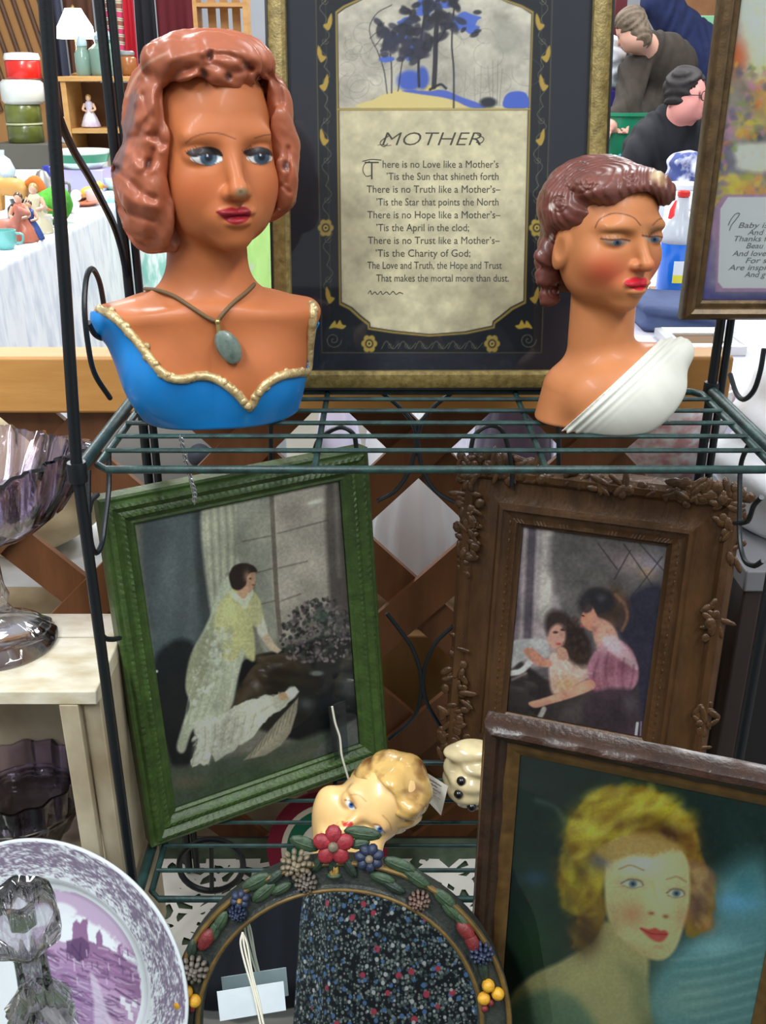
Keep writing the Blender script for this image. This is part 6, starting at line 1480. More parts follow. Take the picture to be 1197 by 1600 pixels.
figure('lady_figurine', 'white bell skirted figurine left of the bookcase', 110, 200, 6.35, .2, G('grey_white_dress', (206, 210, 216)), sk, hb, z=1.0)
bx = MB().box((at(110, 200, 6.35)[0], 6.35, GZ + .07), (.15, .2, .139)).build('cardboard_box', M('brown_card', (150, 116, 76), .8), None, bevel=.004); tag(bx, 'brown cardboard box under the bell skirted figurine', 'box')
turned('ceramic_jar', 'dark small jar between the toy horse and figurines', 'jar', 33, 352, 3.85, [(.0001, 0), (.03, 0), (.045, .03), (.04, .07), (.025, .085), (.028, .1), (.02, .1)], G('black_jar', (34, 30, 32)))
turned('pewter_pot', 'grey pewter pot right of the toy horse', 'pot', 74, 335, 4.5, [(.0001, 0), (.05, 0), (.07, .04), (.065, .09), (.03, .12), (.02, .14), (.0001, .15)], G('pewter', (130, 128, 124), .4, 0, metal=.6), lambda t, c: (MB().tube([c + np.array([.065, 0, .09]), c + np.array([.11, 0, .09]), c + np.array([.1, 0, .03]), c + np.array([.066, 0, .03])], .006, 8, smooth=5).build('handle', G('pewter_handle', (120, 118, 114), .4, 0, metal=.6), t), MB().tube([c + np.array([-.06, 0, .05]), c + np.array([-.1, 0, .08]), c + np.array([-.12, 0, .12])], [.012, .009, .007], 8, smooth=5).build('spout', G('pewter_spout', (120, 118, 114), .4, 0, metal=.6), t)))
turned('blue_mug', 'cobalt blue mug on the far side of the left table', 'mug', 80, 275, 5.3, cyl(.04, .10), G('cobalt', (40, 48, 140)), lambda t, c: MB().tube([c + np.array([.038, 0, .08]), c + np.array([.07, 0, .075]), c + np.array([.07, 0, .03]), c + np.array([.038, 0, .025])], .006, 8, smooth=5).build('handle', G('cobalt_handle', (40, 48, 140)), t), z=GZ + .0)
def plush(p):
    q = p - PL; s = smin(ell(q, (0, 0, .06), (.075, .075, .06)), ell(q, (.03, 0, .085), (.05, .055, .055)), .03); s = smax(s, -q[:, 2], .01); return s - .012 * (n3(q + 4, 45, 3) - .5)
PL = at(112, 335, 3.95); PL[2] = GZ; PL[0] = -1.275
v, f = surf(plush, PL - np.array([.14, .13, .02]), PL + np.array([.14, .13, .19]), .007)
tag(mesh('plush_toy', v, f, M('grass_green_plush', (96, 186, 60), .9, col2=(52, 122, 36), scale=24, bump=.6, bscale=120), None, True, 180), 'bright green plush toy near the corner of the left table', 'toy')
t, c = turned('enamel_basin', 'white enamel basin with green band behind the plush toy', 'basin', 128, 252, 5.15, [(.0001, 0), (.09, 0), (.12, .03), (.135, .07), (.14, .085), (.132, .085), (.115, .035), (.0001, .012)], G('white_enamel_basin', (226, 232, 228)), z=GZ + .10)
MB().lathe((c[0], c[1], c[2]), [(.1215, .032), (.1365, .066), (.1385, .066), (.1235, .03)], 32).build('green_band', G('green_enamel', (30, 120, 92)), t)
bx = MB().box((c[0], c[1], GZ + .0505), (.24, .2, .099)).build('gift_box', M('lavender_card', (176, 164, 204), .8), None, bevel=.004); tag(bx, 'lavender box under the green banded basin', 'box')
turned('serving_bowl', 'plain white bowl with dark rim right of the lavender box', 'bowl', 176, 262, 5.15, [(.0001, 0), (.04, 0), (.085, .05), (.09, .06), (.082, .06), (.0001, .01)], G('white_bowl', (224, 226, 226)), z=GZ)
for k, (px, py, Y, col, lab) in enumerate(((82, 305, 4.45, (206, 206, 214), 'stacked white saucers behind the grey pewter pot'), (128, 300, 4.5, (196, 120, 84), 'terracotta saucer behind the green plush toy'))):
    turned('saucer', lab, 'saucer', px, py, Y, [(.0001, 0), (.04, 0), (.075, .016), (.078, .02), (.07, .02), (.0001, .006)], G('saucer_glaze_%d' % k, col), z=GZ)
for k, (px, py, Y, col, lab) in enumerate(((104, 300, 4.25, (236, 232, 220), 'small ivory bird figurine behind the saucers'), (150, 290, 4.6, (222, 180, 70), 'small yellow bird figurine by the far table corner'), (75, 352, 3.8, (176, 168, 150), 'small grey bird figurine beside the cream gowned figurine'))):
    c = at(px, py, Y); c[2] = GZ + .001; c[0] = min(c[0], -1.30); t = thing('bird_figurine', lab, 'figurine', c); m = G('bird_glaze_%d' % k, col)
    MB().ball(c + np.array([0, 0, .035]), (.05, .032, .035), n=14, m=10).build('body', m, t, angle=180); MB().ball(c + np.array([.04, 0, .07]), (.024, .022, .022), n=12, m=8).build('head', m, t, angle=180); MB().tube([c + np.array([.06, 0, .07]), c + np.array([.082, 0, .066])], [.007, .001], 8).build('beak', G('beak_%d' % k, (190, 110, 40)), t)
for k, (kind, px, py, Y, col, lab) in enumerate((('dish', 6, 352, 3.75, (196, 120, 110), 'rose pink dish at the left edge beyond the toy pig'), ('dish', 30, 334, 4.1, (226, 222, 210), 'ivory dish between the toy cow and the dark jar'), ('cup', 12, 398, 3.35, (120, 196, 190), 'turquoise cup at the near left table edge'), ('cup', 68, 358, 3.72, (232, 228, 220), 'white cup beside the cream gowned figurine'), ('dish', 112, 285, 4.57, (64, 60, 70), 'charcoal dish near the far corner of the left table'), ('cup', 88, 318, 4.3, (176, 80, 70), 'brick red cup behind the green plush toy'), ('cup', 146, 300, 4.55, (226, 228, 232), 'white cup by the yellow bird figurine'), ('dish', 58, 318, 4.3, (70, 90, 150), 'blue dish behind the cream gowned figurine'))):
    pf_ = [(.0001, 0), (.03, 0), (.055, .018), (.06, .026), (.053, .026), (.0001, .006)] if kind == 'dish' else [(.0001, 0), (.022, 0), (.034, .02), (.037, .06), (.033, .06), (.03, .022), (.0001, .006)]
    t, c = turned(kind, lab, kind, px, py, Y, pf_, G('clutter_glaze_%d' % k, col))
    if kind == 'cup': MB().tube([c + np.array([.035, 0, .05]), c + np.array([.058, 0, .046]), c + np.array([.055, 0, .022]), c + np.array([.034, 0, .018])], .004, 8, smooth=4).build('handle', bpy.data.materials['clutter_glaze_%d' % k], t)
# bookcase, jars, lamp
m_pine = M('honey_pine', (196, 150, 90), .55, col2=(170, 122, 66), scale=6, stretch=(1, 1, 5)); m_pined = M('pine_back', (104, 66, 36), .7)
t = thing('bookcase', 'honey pine bookcase behind the blue bust at left', 'bookcase', (-1.35, 6.08, 0))
for x in (-1.755, -.90): MB().box((x, 6.08, .672), (.03, .32, 1.344)).build('side_panel', m_pine, t, bevel=.003)
for z in (.30, .60, .885, 1.09): MB().box((-1.327, 6.08, z), (.824, .31, .025)).build('shelf', m_pine, t, bevel=.002)
MB().box((-1.327, 6.08, 1.357), (.90, .34, .026)).build('top_board', m_pine, t, bevel=.003); MB().box((-1.327, 6.225, .67), (.824, .012, 1.33)).build('back_panel', m_pined, t)
bx = MB().box((at(150, 222, 6.0)[0], 6.0, .898 + .045), (.15, .16, .088)).build('keepsake_box', G('ivory_box', (206, 204, 192), .6, 0), None, bevel=.004); tag(bx, 'ivory keepsake box on the lower bookcase shelf', 'box')
TOPZ = 1.3705
mj = alphamat('green_jar_glass', (128, 156, 142), .72, .1)
for px, r, h, lab in ((133, .045, .15, 'slim green glass jar at the left end of the bookcase top'), (168, .085, .18, 'large green glass jar on the bookcase top')):
    turned('glass_jar', lab, 'jar', px, 122, 6.02, [(.0001, 0), (r * .9, 0), (r, .015), (r, h * .75), (r * .6, h * .9), (r * .62, h), (r * .5, h), (r * .5, h * .9), (r * .9, h * .72), (r * .88, .02), (.0001, .012)], mj, lambda t, c: MB().lathe(c + np.array([0, 0, h]), [(.0001, 0), (r * .66, 0), (r * .66, .02), (r * .3, .05), (.0001, .055)], 24).build('lid', G('jar_lid_%d' % px, (150, 170, 176), .25), t), z=TOPZ)
turned('spice_jar', 'amber jar on the right of the bookcase top', 'jar', 203, 124, 6.0, cyl(.045, .10, .012), G('amber_glass', (140, 82, 34)), lambda t, c: MB().lathe(c + np.array([0, 0, .101]), cyl(.038, .025), 24).build('lid', G('steel_lid', (170, 172, 176), .3, 0, metal=.7), t), z=TOPZ)
c = at(119, 60, 6.16); c[2] = TOPZ; t = thing('table_lamp', 'lit table lamp with white shade at the left end of the bookcase', 'lamp', c)
mlamp, nt, b = nodes_of('lit_white_shade'); b.inputs['Base Color'].default_value = (.9, .88, .82, 1); b.inputs['Emission Color'].default_value = (1, .93, .80, 1); b.inputs['Emission Strength'].default_value = 2.2
zs = at(119, 60, 6.1)[2]; zt_ = at(119, 12, 6.1)[2]
MB().lathe((c[0], c[1], 0), [(.105, zs), (.098, zs + .06), (.055, zt_ - .02), (.045, zt_), (.043, zt_), (.094, zs + .06), (.102, zs)], 32).build('lamp_shade', mlamp, t, angle=60)
MB().lathe(c, [(.0001, 0), (.05, 0), (.05, .012), (.015, .02), (.01, zs - TOPZ - .0), (.008, zt_ - TOPZ + .012), (.0001, zt_ - TOPZ + .02)], 20).build('base', M('brass_stem', (150, 120, 70), .35, .8), t)
pl_ = bpy.data.lights.new('lamp_bulb', 'POINT'); pl_.energy = 3; pl_.color = (1, .85, .65); pl_.shadow_soft_size = .04; po2 = bpy.data.objects.new('lamp_bulb', pl_); COL.objects.link(po2); po2.location = (c[0], c[1], zs - .03)
# woven screen, hanging clothes, crate on the wall
sc_ = thing('woven_screen', 'brown woven wooden screen in the top left corner', 'screen', (-2.75, 7.2, 0))
m_wov = M('woven_cane', (98, 62, 34), .6, col2=(66, 42, 24), scale=10)
MB().box((-2.75, 7.235, 1.2), (1.1, .02, 2.4)).build('back_panel', M('screen_tan_board', (168, 122, 72), .8), sc_)
mb = MB()
for k in range(-5, 16):
    x0 = -3.3 + k * .085
    for z0, z1 in ((1.15, 2.4),):
        xa, xb = x0, x0 + .30
        if xb < -3.3 or xa > -2.2: continue
        mb.tube([(max(-3.29, min(-2.21, xb - .3 * t_)), 7.21, z0 + (z1 - z0) * t_) for t_ in np.linspace(0, 1, 20)], .017, 8)
mb.build('cane_weave', m_wov, sc_); MB().box((-2.2, 7.22, 1.2), (.05, .06, 2.4)).build('frame_post', m_wov, sc_)
rk2 = thing('clothes_rail', 'steel clothes rail at the back above the blue bust', 'clothes rail', (-1.45, 7.6, 0))
MB().tube([(-2.15, 7.6, 2.02), (-.3, 7.6, 2.02)], .015, 10).build('rail', m_leg, rk2)
for x in (-2.12, -.34): MB().tube([(x, 7.6, .01), (x, 7.6, 2.02)], .016, 10).build('leg', m_leg, rk2); MB().tube([(x, 7.3, .02), (x, 7.9, .02)], .016, 10).build('foot', m_leg, rk2)
def garment(lab, px0, px1, mat, z0=1.0, seed=0, Y=7.55):
    a = at(px0, 60, Y)[0]; b = at(px1, 60, Y)[0]
    o = drape('garment', (a, Y), (b, Y), z0, 1.97, mat, .035, .16, None, .03, .012, seed, 40, 20); tag(o, lab, 'garment')
m_str4 = M('striped_knit', (214, 90, 120), .9); nt = m_str4.node_tree; b = nt.nodes['Principled BSDF']; tc = nt.nodes.new('ShaderNodeTexCoord'); wv = nt.nodes.new('ShaderNodeTexWave'); wv.bands_direction = 'Z'; wv.inputs['Scale'].default_value = 3.2; wv.inputs['Distortion'].default_value = 2
nt.links.new(tc.outputs['Object'], wv.inputs['Vector']); r = nt.nodes.new('ShaderNodeValToRGB'); r.color_ramp.interpolation = 'CONSTANT'
for i, (p_, c_) in enumerate(((0, (206, 70, 110)), (.25, (216, 206, 180)), (.45, (120, 130, 84)), (.62, (222, 210, 190)), (.8, (150, 96, 84)))):
    e = r.color_ramp.elements[0] if i == 0 else (r.color_ramp.elements[1] if i == 1 else r.color_ramp.elements.new(p_)); e.position = p_; e.color = (*L3(c_), 1)
nt.links.new(wv.outputs['Fac'], r.inputs[0]); nt.links.new(r.outputs[0], b.inputs['Base Color'])
garment('dark blue-grey garment beside the lamp on the rail', 70, 100, M('slate_cloth', (70, 74, 92), .9), .9, 4)
garment('brown garment hanging behind the lamp', 104, 150, M('umber_cloth', (92, 58, 42), .9), .9, 5)
garment('striped knit shawl hanging right of the lamp', 156, 196, m_str4, 1.35, 1)
garment('bright red garment next to the striped shawl', 197, 214, M('scarlet_cloth', (190, 24, 44), .9), .9, 2)
garment('black coat hanging right of the red garment', 216, 246, M('black_coat_cloth', (26, 26, 34), .9), .9, 3)
garment('dark maroon coat above the copper-haired bust', 248, 312, M('maroon_cloth', (92, 18, 30), .9), .9, 6)
t = thing('slat_crate', 'honey wooden slat crate hanging at top beside the poem frame', 'crate', at(350, 60, 6.9))
a = at(312, 70, 6.9); b = at(388, 70, 6.9); zt2 = a[2] + .62
for x in (a[0], b[0]): MB().box((x, 6.9, (a[2] + zt2) / 2), (.025, .2, zt2 - a[2])).build('side_board', m_pine, t)
for z in (a[2] + .0125, a[2] + .22, zt2 - .0125): MB().box(((a[0] + b[0]) / 2, 6.9, z), (b[0] - a[0] - .025, .2, .022)).build('shelf', m_pine, t)
for k in range(3): MB().box((a[0] + (b[0] - a[0]) * (k + 1) / 4, 6.985, (a[2] + zt2) / 2), (.05, .012, zt2 - a[2] - .03)).build('slat', m_pine, t)
cp_ = MB().box(((a[0] + b[0]) / 2, 6.9, a[2] / 2 - .001), (.30, .2, a[2] - .002)).build('plinth', M('brown_plinth', (70, 46, 34), .8), None); tag(cp_, 'dark brown plinth carrying the slat crate', 'plinth')

# ------------------------------------------------------------------ right-hand table and people
m_lav = cloth_mat('lavender_white_cloth', (206, 204, 220), (190, 188, 208))
table('cloth_table', 'lavender white covered table behind the white-draped bust', .30, 1.55, 1.80, 4.3, GZ - .02, m_lav, (('f', m_lav, 2), ('l', m_lav, 3)))
RZ = GZ - .0195
def slab(name, lab, cat, px0, px1, Y0, Y1, h, mat, z=RZ, rot=0):
    xa = at(px0, 500, (Y0 + Y1) / 2)[0]; xb = at(px1, 500, (Y0 + Y1) / 2)[0]
    o = MB().box(((xa + xb) / 2, (Y0 + Y1) / 2, z + h / 2 + .0005), (xb - xa, Y1 - Y0, h), rot=rotz(rot)).build(name, mat, None, bevel=.003); tag(o, lab, cat); return o
slab('wooden_board', 'yellow pine board lying nearest on the lavender table', 'board', 1052, 1122, 1.86, 2.0, .03, M('yellow_pine', (214, 174, 96), .6, col2=(192, 148, 74), scale=5, stretch=(1, 6, 1)))
t = thing('silver_frame', 'flat silver picture frame on the lavender table right of the bust', 'frame', (.66, 2.16, RZ)); xa = at(1040, 520, 2.16)[0]; xb = at(1150, 520, 2.16)[0]
fp = Pose((xa, 2.08, RZ + .012), (1, 0, 0), (0, 1, 0)); frame(t, fp, xb - xa, .17, [(0, -.0115), (0, .008), (.012, .012), (.03, .004), (.03, -.0115)], M('brushed_silver', (200, 200, 196), .35, .5)); backing(t, fp, .02, xb - xa - .02, .02, .15, -.002)
xa = at(1002, 500, 2.42)[0]; xb = at(1068, 500, 2.42)[0]
def fold(p):
    q = p - np.array([(xa + xb) / 2 + .01, 2.40, RZ + .031]); s = np.linalg.norm(np.maximum(np.abs(q) - np.array([.075, .10, .016]), 0), axis=1) - .014; return s - .006 * np.sin(q[:, 2] * 150 + q[:, 0] * 22)
v, f = surf(fold, (xa - .06, 2.24, RZ), (xb + .08, 2.56, RZ + .13), .005)
tag(mesh('folded_cloth', v, f, M('denim_blue_cloth', (74, 88, 124), .9, col2=(56, 68, 104), scale=14), None, True, 180), 'folded denim blue cloth on table behind the white drape', 'cloth')
slab('wooden_board', 'narrow brown board under the blue bottle', 'board', 1020, 1075, 2.52, 2.68, .03, M('tan_board', (150, 112, 72), .6))
c = at(1050, 462, 2.6); c[2] = RZ + .032; t = thing('spray_bottle', 'clear bottle of bright blue liquid with red cap beside the right bust', 'bottle', c)
MB().lathe(c, [(.0001, 0), (.040, 0), (.044, .006), (.044, .125), (.0001, .125)], 28).build('blue_liquid', M('blue_liquid', (24, 110, 214), .15, coat=.5), t, angle=60)
MB().lathe(c + np.array([0, 0, .1255]), [(.044, 0), (.043, .02), (.030, .05), (.017, .065), (.015, .11), (.013, .11), (.014, .065), (.027, .048), (.041, .019), (.042, 0)], 28).build('bottle_neck', alphamat('cloudy_plastic', (206, 212, 220), .62, .25), t, angle=180)
MB().lathe(c + np.array([0, 0, .236]), cyl(.0155, .016, .003), 20).build('cap', G('red_plastic', (206, 40, 36)), t)
a_ = np.linspace(-1.95, -1.0, 8); lv = np.array([[c[0] + .0446 * math.cos(x), c[1] + .0446 * math.sin(x), c[2] + z] for z in (.03, .05, .085) for x in a_]); n8 = 8
MB().add(lv[n8:], [(i, i + 1, n8 + i + 1, n8 + i) for i in range(n8 - 1)]).build('label', G('white_label', (216, 222, 228), .5, 0), t); MB().add(lv[:2 * n8], [(i, i + 1, n8 + i + 1, n8 + i) for i in range(n8 - 1)]).build('label', G('yellow_label', (222, 214, 70), .5, 0), t, label='yellow strip of the bottle label')
for px, py, Y, r, h, col, lab in ((1068, 300, 3.7, .06, .17, (232, 234, 236), 'white canister behind the blue bottle'), (1090, 318, 3.3, .045, .15, (214, 206, 200), 'cream canister half hidden by the hanging verse frame'), (1048, 268, 4.0, .055, .13, (190, 196, 214), 'pale blue canister behind the white canister')):
    turned('canister', lab, 'canister', px, py, Y, cyl(r, h, .008), G('canister_%d' % px, col), lambda t, c, r=r, h=h, px=px: MB().lathe(c + np.array([0, 0, h]), cyl(r * .9, .025), 24).build('lid', G('canister_lid_%d' % px, (210, 214, 220)), t), z=RZ)
turned('bottle', 'small red capped white bottle beside the canisters', 'bottle', 1058, 305, 3.55, cyl(.03, .09), G('white_plastic', (224, 226, 228)), lambda t, c: MB().lathe(c + np.array([0, 0, .09]), [(.0001, 0), (.022, 0), (.018, .03), (.004, .06), (.0001, .06)], 16).build('cap', G('red_nozzle', (206, 36, 40)), t), z=RZ)
table('sheet_table', 'right table with green tub behind the sitting person', .95, 2.2, 5.16, 5.68, GZ, m_linen, (('f', m_linen, 4), ('l', m_linen, 2)))
t, c = turned('plastic_tub', 'green plastic tub with pale blue print beside the poem frame', 'tub', 966, 245, 5.35, [(.0001, 0), (.13, 0), (.135, .01), (.16, .33), (.17, .335), (.17, .35), (.155, .35), (.125, .015), (.0001, .01)], G('green_plastic', (24, 130, 92), .4))
a_ = np.linspace(-2.2, -1.0, 14); lv = []
for i, x in enumerate(a_):
    for zz in (.05, .13 + .035 * abs(math.sin(i * .95))):
        rr = .1362 + (.16 - .135) * (zz / .33) + .001; lv.append([c[0] + rr * math.cos(x), c[1] + rr * math.sin(x), c[2] + zz])
MB().add(lv, [(2 * i, 2 * i + 2, 2 * i + 3, 2 * i + 1) for i in range(13)]).build('print', G('sky_blue_print', (120, 206, 232), .5, 0), t)
bx = MB().box((at(960, 160, 5.62)[0], 5.62, GZ + .225), (.24, .16, .449)).build('storage_crate', G('violet_blue_plastic', (62, 52, 150), .5, 0), None, bevel=.01); tag(bx, 'violet blue storage crate behind the green tub', 'crate')
def wad(p):
    q = p - WD; s = smin(ell(q, (-.02, 0, .09), (.13, .10, .10)), ell(q, (-.04, 0, .16), (.09, .08, .09)), .04); s = smax(s, -q[:, 2], .01); return s - .014 * np.sin(q[:, 0] * 34 + 4 * np.sin(q[:, 2] * 30))
WD = np.array([bx.location[0], 5.62, GZ + .4505]); v, f = surf(wad, WD - np.array([.2, .17, .02]), WD + np.array([.2, .17, .29]), .011)
tag(mesh('crumpled_cloth', v, f, cloth_mat('crumpled_white', (226, 230, 234), (196, 202, 208)), None, True, 180), 'crumpled white cloth on the violet blue crate', 'cloth')
mp_ = MB().box((at(966, 40, 7.4)[0], 7.4, 1.3), (.08, .08, 2.6)).build('post', M('maroon_paint', (110, 40, 48), .6), None, bevel=.004); tag(mp_, 'maroon post behind the bending woman', 'post')
gp = MB().box((at(1098, 80, 7.1)[0], 7.1, .86), (.36, .03, 1.72)).build('mint_board', M('mint_panel', (150, 214, 164), .7), None, bevel=.004); tag(gp, 'mint green panel behind the person in navy', 'board')
gp = MB().box((at(1100, 20, 7.4)[0], 7.4, 1.15), (.36, .03, 2.3)).build('tan_board', M('tan_pegboard', (170, 120, 78), .7, col2=(130, 84, 50), scale=6), None, bevel=.004); tag(gp, 'tan board behind the mint green panel', 'board')

# people: one body surface each, clothing and hair as children
def person(lab, root, J, skin, cloth, hairc, legs=(46, 48, 60), hairfn=None, h=.013, head_r=.098, glasses=None, look=0):
    t = thing('person', lab, 'person', root)
    J = {k: np.array(v, float) for k, v in J.items()}
    RHd = rotz(look) @ rotx(J.get('pitch', np.array(0.)).item() if 'pitch' in J else 0)
    def headf(p): k = head_r / .090; return k * head_local((p - J['head']) @ RHd / k, 1.0, 1.0)
    def bodyf(p):
        s = headf(p); s = smin(s, cap(p, J['head'] - RHd @ np.array([0, -.02, .06]), J['neck'], .055, .065), .04)
        s = smin(s, cap(p, J['neck'], J['chest'], .08, .13), .06); s = smin(s, cap(p, J['chest'], J['hip'], .14, .14), .06)
        for sd in 'LR':
            s = smin(s, cap(p, J['sh' + sd], J['el' + sd], .05, .042), .04); s = smin(s, cap(p, J['el' + sd], J['ha' + sd], .042, .028), .02)
            d = J['ha' + sd] - J['el' + sd]; d /= np.linalg.norm(d); sx = np.cross(d, (0, 0, 1.)); sx /= np.linalg.norm(sx) + 1e-6; up = np.cross(sx, d)
            s = smin(s, ell(p, J['ha' + sd] + d * .045, (.042, .042, .036)), .012)
            for k in range(4):
                b0 = J['ha' + sd] + d * .07 + sx * (.027 - .018 * k); m0 = b0 + d * (.034 + .006 * (k in (1, 2))) - up * .008; e0 = m0 + d * .022 - up * .024
                s = np.minimum(s, np.minimum(cap(p, b0, m0, .0105, .0095), cap(p, m0, e0, .0095, .0085)))
            tb0 = J['ha' + sd] + d * .03 + sx * .034; s = np.minimum(s, cap(p, tb0, tb0 + d * .04 + sx * .022 - up * .012, .012, .0095))
            s = smin(s, cap(p, J['hip'] + (J['kn' + sd] - J['hip']) * .1, J['kn' + sd], .095, .06), .05); s = smin(s, cap(p, J['kn' + sd], J['ft' + sd], .058, .04), .03); s = smin(s, cap(p, J['ft' + sd], J['ft' + sd] + np.array([0, -.16, -.02]), .042, .034), .02)
        return s
    pts = np.array([J[k] for k in J if J[k].shape == (3,)]); lo = pts.min(0) - .24; hi = pts.max(0) + .24
    v, f = surf(bodyf, lo, hi, h)
    cs_ = np.tile(lin(np.array(skin) / 255.), (len(v), 1))
    hl = (v - J['head']) @ RHd
    def spot(x, y, z, r, col): cs_[np.linalg.norm(hl - np.array([x, y, z]), axis=1) < r] = lin(np.array(col) / 255.)
    k = head_r / .09
    for x in (-.0265, .0265): spot(x * k, -.06 * k, 0, .010, (50, 40, 40))
    spot(0, -.07 * k, -.053 * k, .014, (150, 70, 70))
    mesh('body', v, f, MV('person_skin_%s' % lab[:4], .6), t, True, 180, colors=cs_)
    def topf(p):
        s = smin(cap(p, J['neck'] - .0, J['chest'], .098, .165), cap(p, J['chest'], J['hip'], .172, .178), .08)
        for sd in 'LR': s = smin(s, cap(p, J['sh' + sd], J['el' + sd], .078, .064), .05); s = smin(s, cap(p, J['el' + sd], J['el' + sd] + (J['ha' + sd] - J['el' + sd]) * .88, .064, .050), .03)
        s = smax(s, -(headf(p) - .02), .01)
        return s - .006 * np.sin(p[:, 2] * 38 + 9 * np.sin(p[:, 0] * 16)) * np.sin(p[:, 0] * 30)
    v, f = surf(topf, lo, hi, h); mesh('jacket', v, f, cloth, t, True, 180)
    def pant(p):
        s = ell(p, J['hip'] - np.array([0, 0, .03]), (.185, .165, .13))
        for sd in 'LR': s = smin(s, cap(p, J['hip'] + (J['kn' + sd] - J['hip']) * .15, J['kn' + sd], .112, .078), .05); s = smin(s, cap(p, J['kn' + sd], J['ft' + sd] + (J['kn' + sd] - J['ft' + sd]) * .1, .078, .062), .03)
        return s
    v, f = surf(pant, lo, hi, h); mesh('trousers', v, f, M('trouser_cloth_%s' % lab[:6], legs, .9), t, True, 180)
    def hairf(p):
        q = (p - J['head']) @ RHd / k; s = ell(q, (0, .022, .034), (.070, .084, .079)); s = smin(s, ell(q, (0, .040, -.045), (.066, .055, .075)), .03)
        if hairfn == 'short': s = smax(s, -(q[:, 2] + .03), .01)
        s = smax(s, -np.maximum(ell(q, (0, -.06, -.025), (.056, .07, .085)), q[:, 1] + .0), .008); return k * (s - .004 * np.sin(q[:, 0] * 120 + 5 * np.sin(q[:, 2] * 50)))
    v, f = surf(hairf, J['head'] - .2, J['head'] + .2, .009); mesh('hair', v, f, M('hair_%s' % lab[:6], hairc, .7, col2=tuple(int(x * .6) for x in hairc), scale=30), t, True, 180)
    if glasses:
        mb = MB()
        for x in (-.027, .027): mb.tube([J['head'] + RHd @ (np.array([x + .021 * math.cos(a), -.078, .002 + .017 * math.sin(a)]) * k) for a in np.linspace(0, 6.28, 18, endpoint=False)], .0022, 6, closed=True)
        for x in (-1, 1): mb.tube([J['head'] + RHd @ (np.array([x * .048, -.076, .004]) * k), J['head'] + RHd @ (np.array([x * .058, .01, .006]) * k)], .002, 6)
        mb.tube([J['head'] + RHd @ (np.array([-.007, -.079, .004]) * k), J['head'] + RHd @ (np.array([.007, -.079, .004]) * k)], .002, 6); mb.build('glasses', M('dark_spectacles', (50, 40, 40), .4), t)
    return t
# bending woman: head left of her body, arms reaching down to the green tub
wx = at(990, 60, 5.55)
J = dict(head=at(984, 48, 5.42), neck=at(1010, 80, 5.55), chest=at(1030, 110, 5.66), hip=(1.66, 6.10, .98),
         shL=at(990, 112, 5.46), elL=at(980, 165, 5.36), haL=at(958, 190, 5.25), shR=at(1040, 112, 5.72), elR=at(1010, 172, 5.50), haR=at(985, 188, 5.30),
         knL=(1.62, 6.16, .52), ftL=(1.60, 6.20, .06), knR=(1.82, 6.18, .52), ftR=(1.82, 6.20, .06), pitch=.55)
person('person with grey-brown hair and dark brown coat bending over the green tub', (1.66, 6.05, 0), J, (206, 156, 136), M('brown_wool_coat', (58, 48, 40), .9, col2=(42, 36, 30), scale=20), (124, 106, 86), head_r=.084, look=R(-112))
nx = at(1050, 20, 6.5)
J = dict(head=at(1006, -78, 6.7), neck=at(1026, 2, 6.75), chest=(2.02, 6.78, 1.45), hip=(2.06, 6.8, 1.02), shL=(1.86, 6.72, 1.60), elL=(1.83, 6.66, 1.30), haL=(1.82, 6.55, 1.10), shR=(2.20, 6.8, 1.58), elR=(2.28, 6.78, 1.30), haR=(2.26, 6.62, 1.08),
         knL=(1.98, 6.8, .54), ftL=(1.97, 6.83, .06), knR=(2.16, 6.8, .54), ftR=(2.17, 6.83, .06))
person('person in a navy jacket standing behind the bending woman', (2.06, 6.8, 0), J, (210, 150, 126), M('navy_jacket_cloth', (28, 40, 84), .9, col2=(20, 30, 66), scale=20), (70, 56, 46), hairfn='short', head_r=.088, look=R(-40))
J = dict(head=at(1076, 150, 4.62), neck=at(1056, 196, 4.72), chest=at(1040, 236, 4.78), hip=(1.20, 4.85, .62), shL=at(1016, 222, 4.68), elL=(1.02, 4.62, .88), haL=(1.16, 4.42, .80), shR=at(1060, 205, 4.82), elR=(1.42, 4.72, .90), haR=(1.36, 4.45, .80),
         knL=(1.08, 4.46, .50), ftL=(1.08, 4.54, .06), knR=(1.34, 4.48, .50), ftR=(1.34, 4.56, .06))
person('person with dark hair, glasses and black jacket sitting beside the right frame', (1.2, 4.85, 0), J, (222, 150, 140), M('black_jacket_cloth', (20, 21, 28), .9), (40, 32, 32), hairfn='short', head_r=.096, glasses=True, look=R(48))
st_ = thing('stool', 'low wooden stool under the sitting person in black', 'stool', (1.2, 4.9, 0))
MB().lathe((1.2, 4.92, .40), cyl(.17, .035), 24).build('seat', m_pine, st_)
for k in range(4): MB().tube([(1.2 + .11 * math.cos(k * 1.57 + .78), 4.92 + .11 * math.sin(k * 1.57 + .78), .405), (1.2 + .15 * math.cos(k * 1.57 + .78), 4.92 + .15 * math.sin(k * 1.57 + .78), .0)], .016, 8).build('leg', m_pine, st_)
bg = at(1078, 225, 4.38)
def bag(p): q = p - np.array([bg[0], bg[1], RZ]); s = np.linalg.norm(np.maximum(np.abs(q - np.array([0, 0, .13])) - np.array([.09, .04, .10]), 0), axis=1) - .03; return s - .006 * np.sin(q[:, 0] * 50 + 3 * np.sin(q[:, 2] * 40))
bg[1] = 4.2
v, f = surf(bag, bg * np.array([1, 1, 0]) + np.array([-.15, -.1, RZ]), bg * np.array([1, 1, 0]) + np.array([.15, .1, RZ + .3]), .009)
tag(mesh('cloth_bag', v, f, M('blue_white_print', (206, 210, 226), .9, col2=(64, 76, 130), scale=14, contrast=.06), None, True, 180), 'blue and white patterned bag on the table before the sitting person', 'bag')

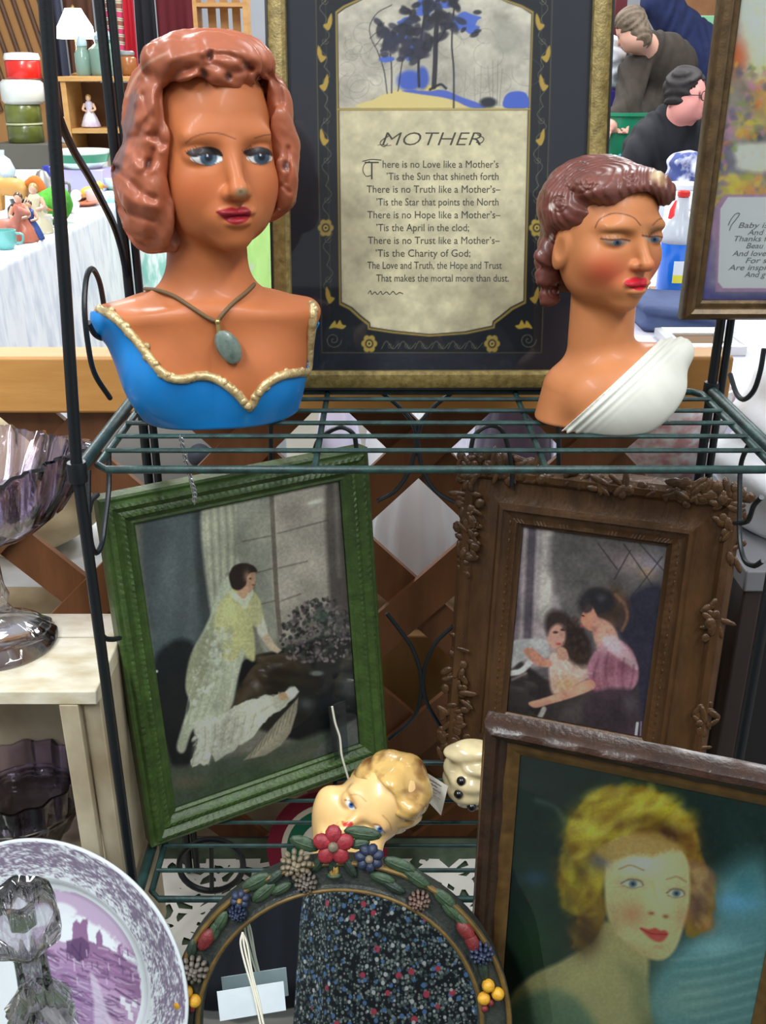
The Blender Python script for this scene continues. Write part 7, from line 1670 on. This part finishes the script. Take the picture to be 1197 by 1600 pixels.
# ------------------------------------------------------------------ the photographer seen in the mirror, and a dark curtain added behind
def floral():
    m, nt, b = nodes_of('dark_floral_print'); b.inputs['Roughness'].default_value = .9
    tc = nt.nodes.new('ShaderNodeTexCoord'); col = (*L3((22, 26, 32)), 1); prev = None
    for sc, th, c in ((130, .46, (84, 96, 96)), (170, .36, (150, 158, 152)), (110, .30, (150, 156, 150)), (70, .30, (88, 126, 176)), (46, .26, (190, 70, 92)), (150, .34, (60, 76, 80)), (60, .22, (206, 206, 206))):
        v = nt.nodes.new('ShaderNodeTexVoronoi'); v.inputs['Scale'].default_value = sc; mp = nt.nodes.new('ShaderNodeMapping'); mp.inputs['Location'].default_value = (sc * .37, sc * .11, sc * .23)
        nt.links.new(tc.outputs['Object'], mp.inputs[0]); nt.links.new(mp.outputs[0], v.inputs['Vector'])
        l = nt.nodes.new('ShaderNodeMath'); l.operation = 'LESS_THAN'; l.inputs[1].default_value = th; nt.links.new(v.outputs['Distance'], l.inputs[0])
        sp = nt.nodes.new('ShaderNodeSeparateColor'); nt.links.new(v.outputs['Color'], sp.inputs[0]); g = nt.nodes.new('ShaderNodeMath'); g.operation = 'GREATER_THAN'; g.inputs[1].default_value = .45 if sc != 46 else .72; nt.links.new(sp.outputs[0], g.inputs[0])
        mu = nt.nodes.new('ShaderNodeMath'); mu.operation = 'MULTIPLY'; nt.links.new(l.outputs[0], mu.inputs[0]); nt.links.new(g.outputs[0], mu.inputs[1])
        mx = nt.nodes.new('ShaderNodeMix'); mx.data_type = 'RGBA'; nt.links.new(mu.outputs[0], mx.inputs[0]); mx.inputs[7].default_value = (*L3(c), 1)
        if prev: nt.links.new(prev, mx.inputs[6])
        else: mx.inputs[6].default_value = col
        prev = mx.outputs[2]
    nt.links.new(prev, b.inputs['Base Color']); return m
px_ = .075
J = dict(head=(px_ - .03, -.36, 1.57), neck=(px_, -.37, 1.42), chest=(px_, -.36, 1.22), hip=(px_, -.36, .86), shL=(px_ - .17, -.36, 1.36), elL=(px_ - .22, -.22, 1.16), haL=(px_ - .12, -.10, 1.32), shR=(px_ + .17, -.36, 1.36), elR=(px_ + .20, -.22, 1.16), haR=(px_ + .04, -.10, 1.32),
         knL=(px_ - .10, -.35, .48), ftL=(px_ - .10, -.36, .06), knR=(px_ + .10, -.35, .48), ftR=(px_ + .10, -.36, .06))
t = person('person in a dark floral dress taking the picture, seen in the arched mirror', (px_, -.36, 0), J, (214, 170, 148), floral(), (80, 60, 46), head_r=.098)
V = []; n = 60
MB().lathe((px_, -.36, 0), [(.25, .12), (.245, .3), (.235, .55), (.21, .8), (.185, .95), (.175, .95), (.2, .8), (.225, .55), (.235, .3), (.24, .12)], 80, wob=lambda r, z, a: r * (1 + .04 * np.cos(11 * a) * max(0, 1 - z)), sy=.8).build('skirt', bpy.data.materials['dark_floral_print'], t, angle=180)
ph = thing('phone', 'black phone held up by the person in floral dress', 'phone', (-.005, -.03, 1.36))
MB().box((-.005, -.034, 1.372), (.062, .009, .118)).build('case', M('black_phone', (18, 18, 20), .3), ph, bevel=.003); MB().box((-.005, -.0392, 1.372), (.054, .0008, .096)).build('screen', M('dark_screen', (30, 34, 40), .1), ph)
o = drape('added_curtain', (2.2, -2.3), (-2.2, -2.3), .03, 2.0, M('navy_curtain', (26, 28, 38), .9), .05, .3, None, .03, .01, 3, 140, 20); tag(o, 'dark navy curtain added out of view to darken mirror and glass reflections', 'curtain')  # added out of view, gives the mirror and panes something dark to reflect
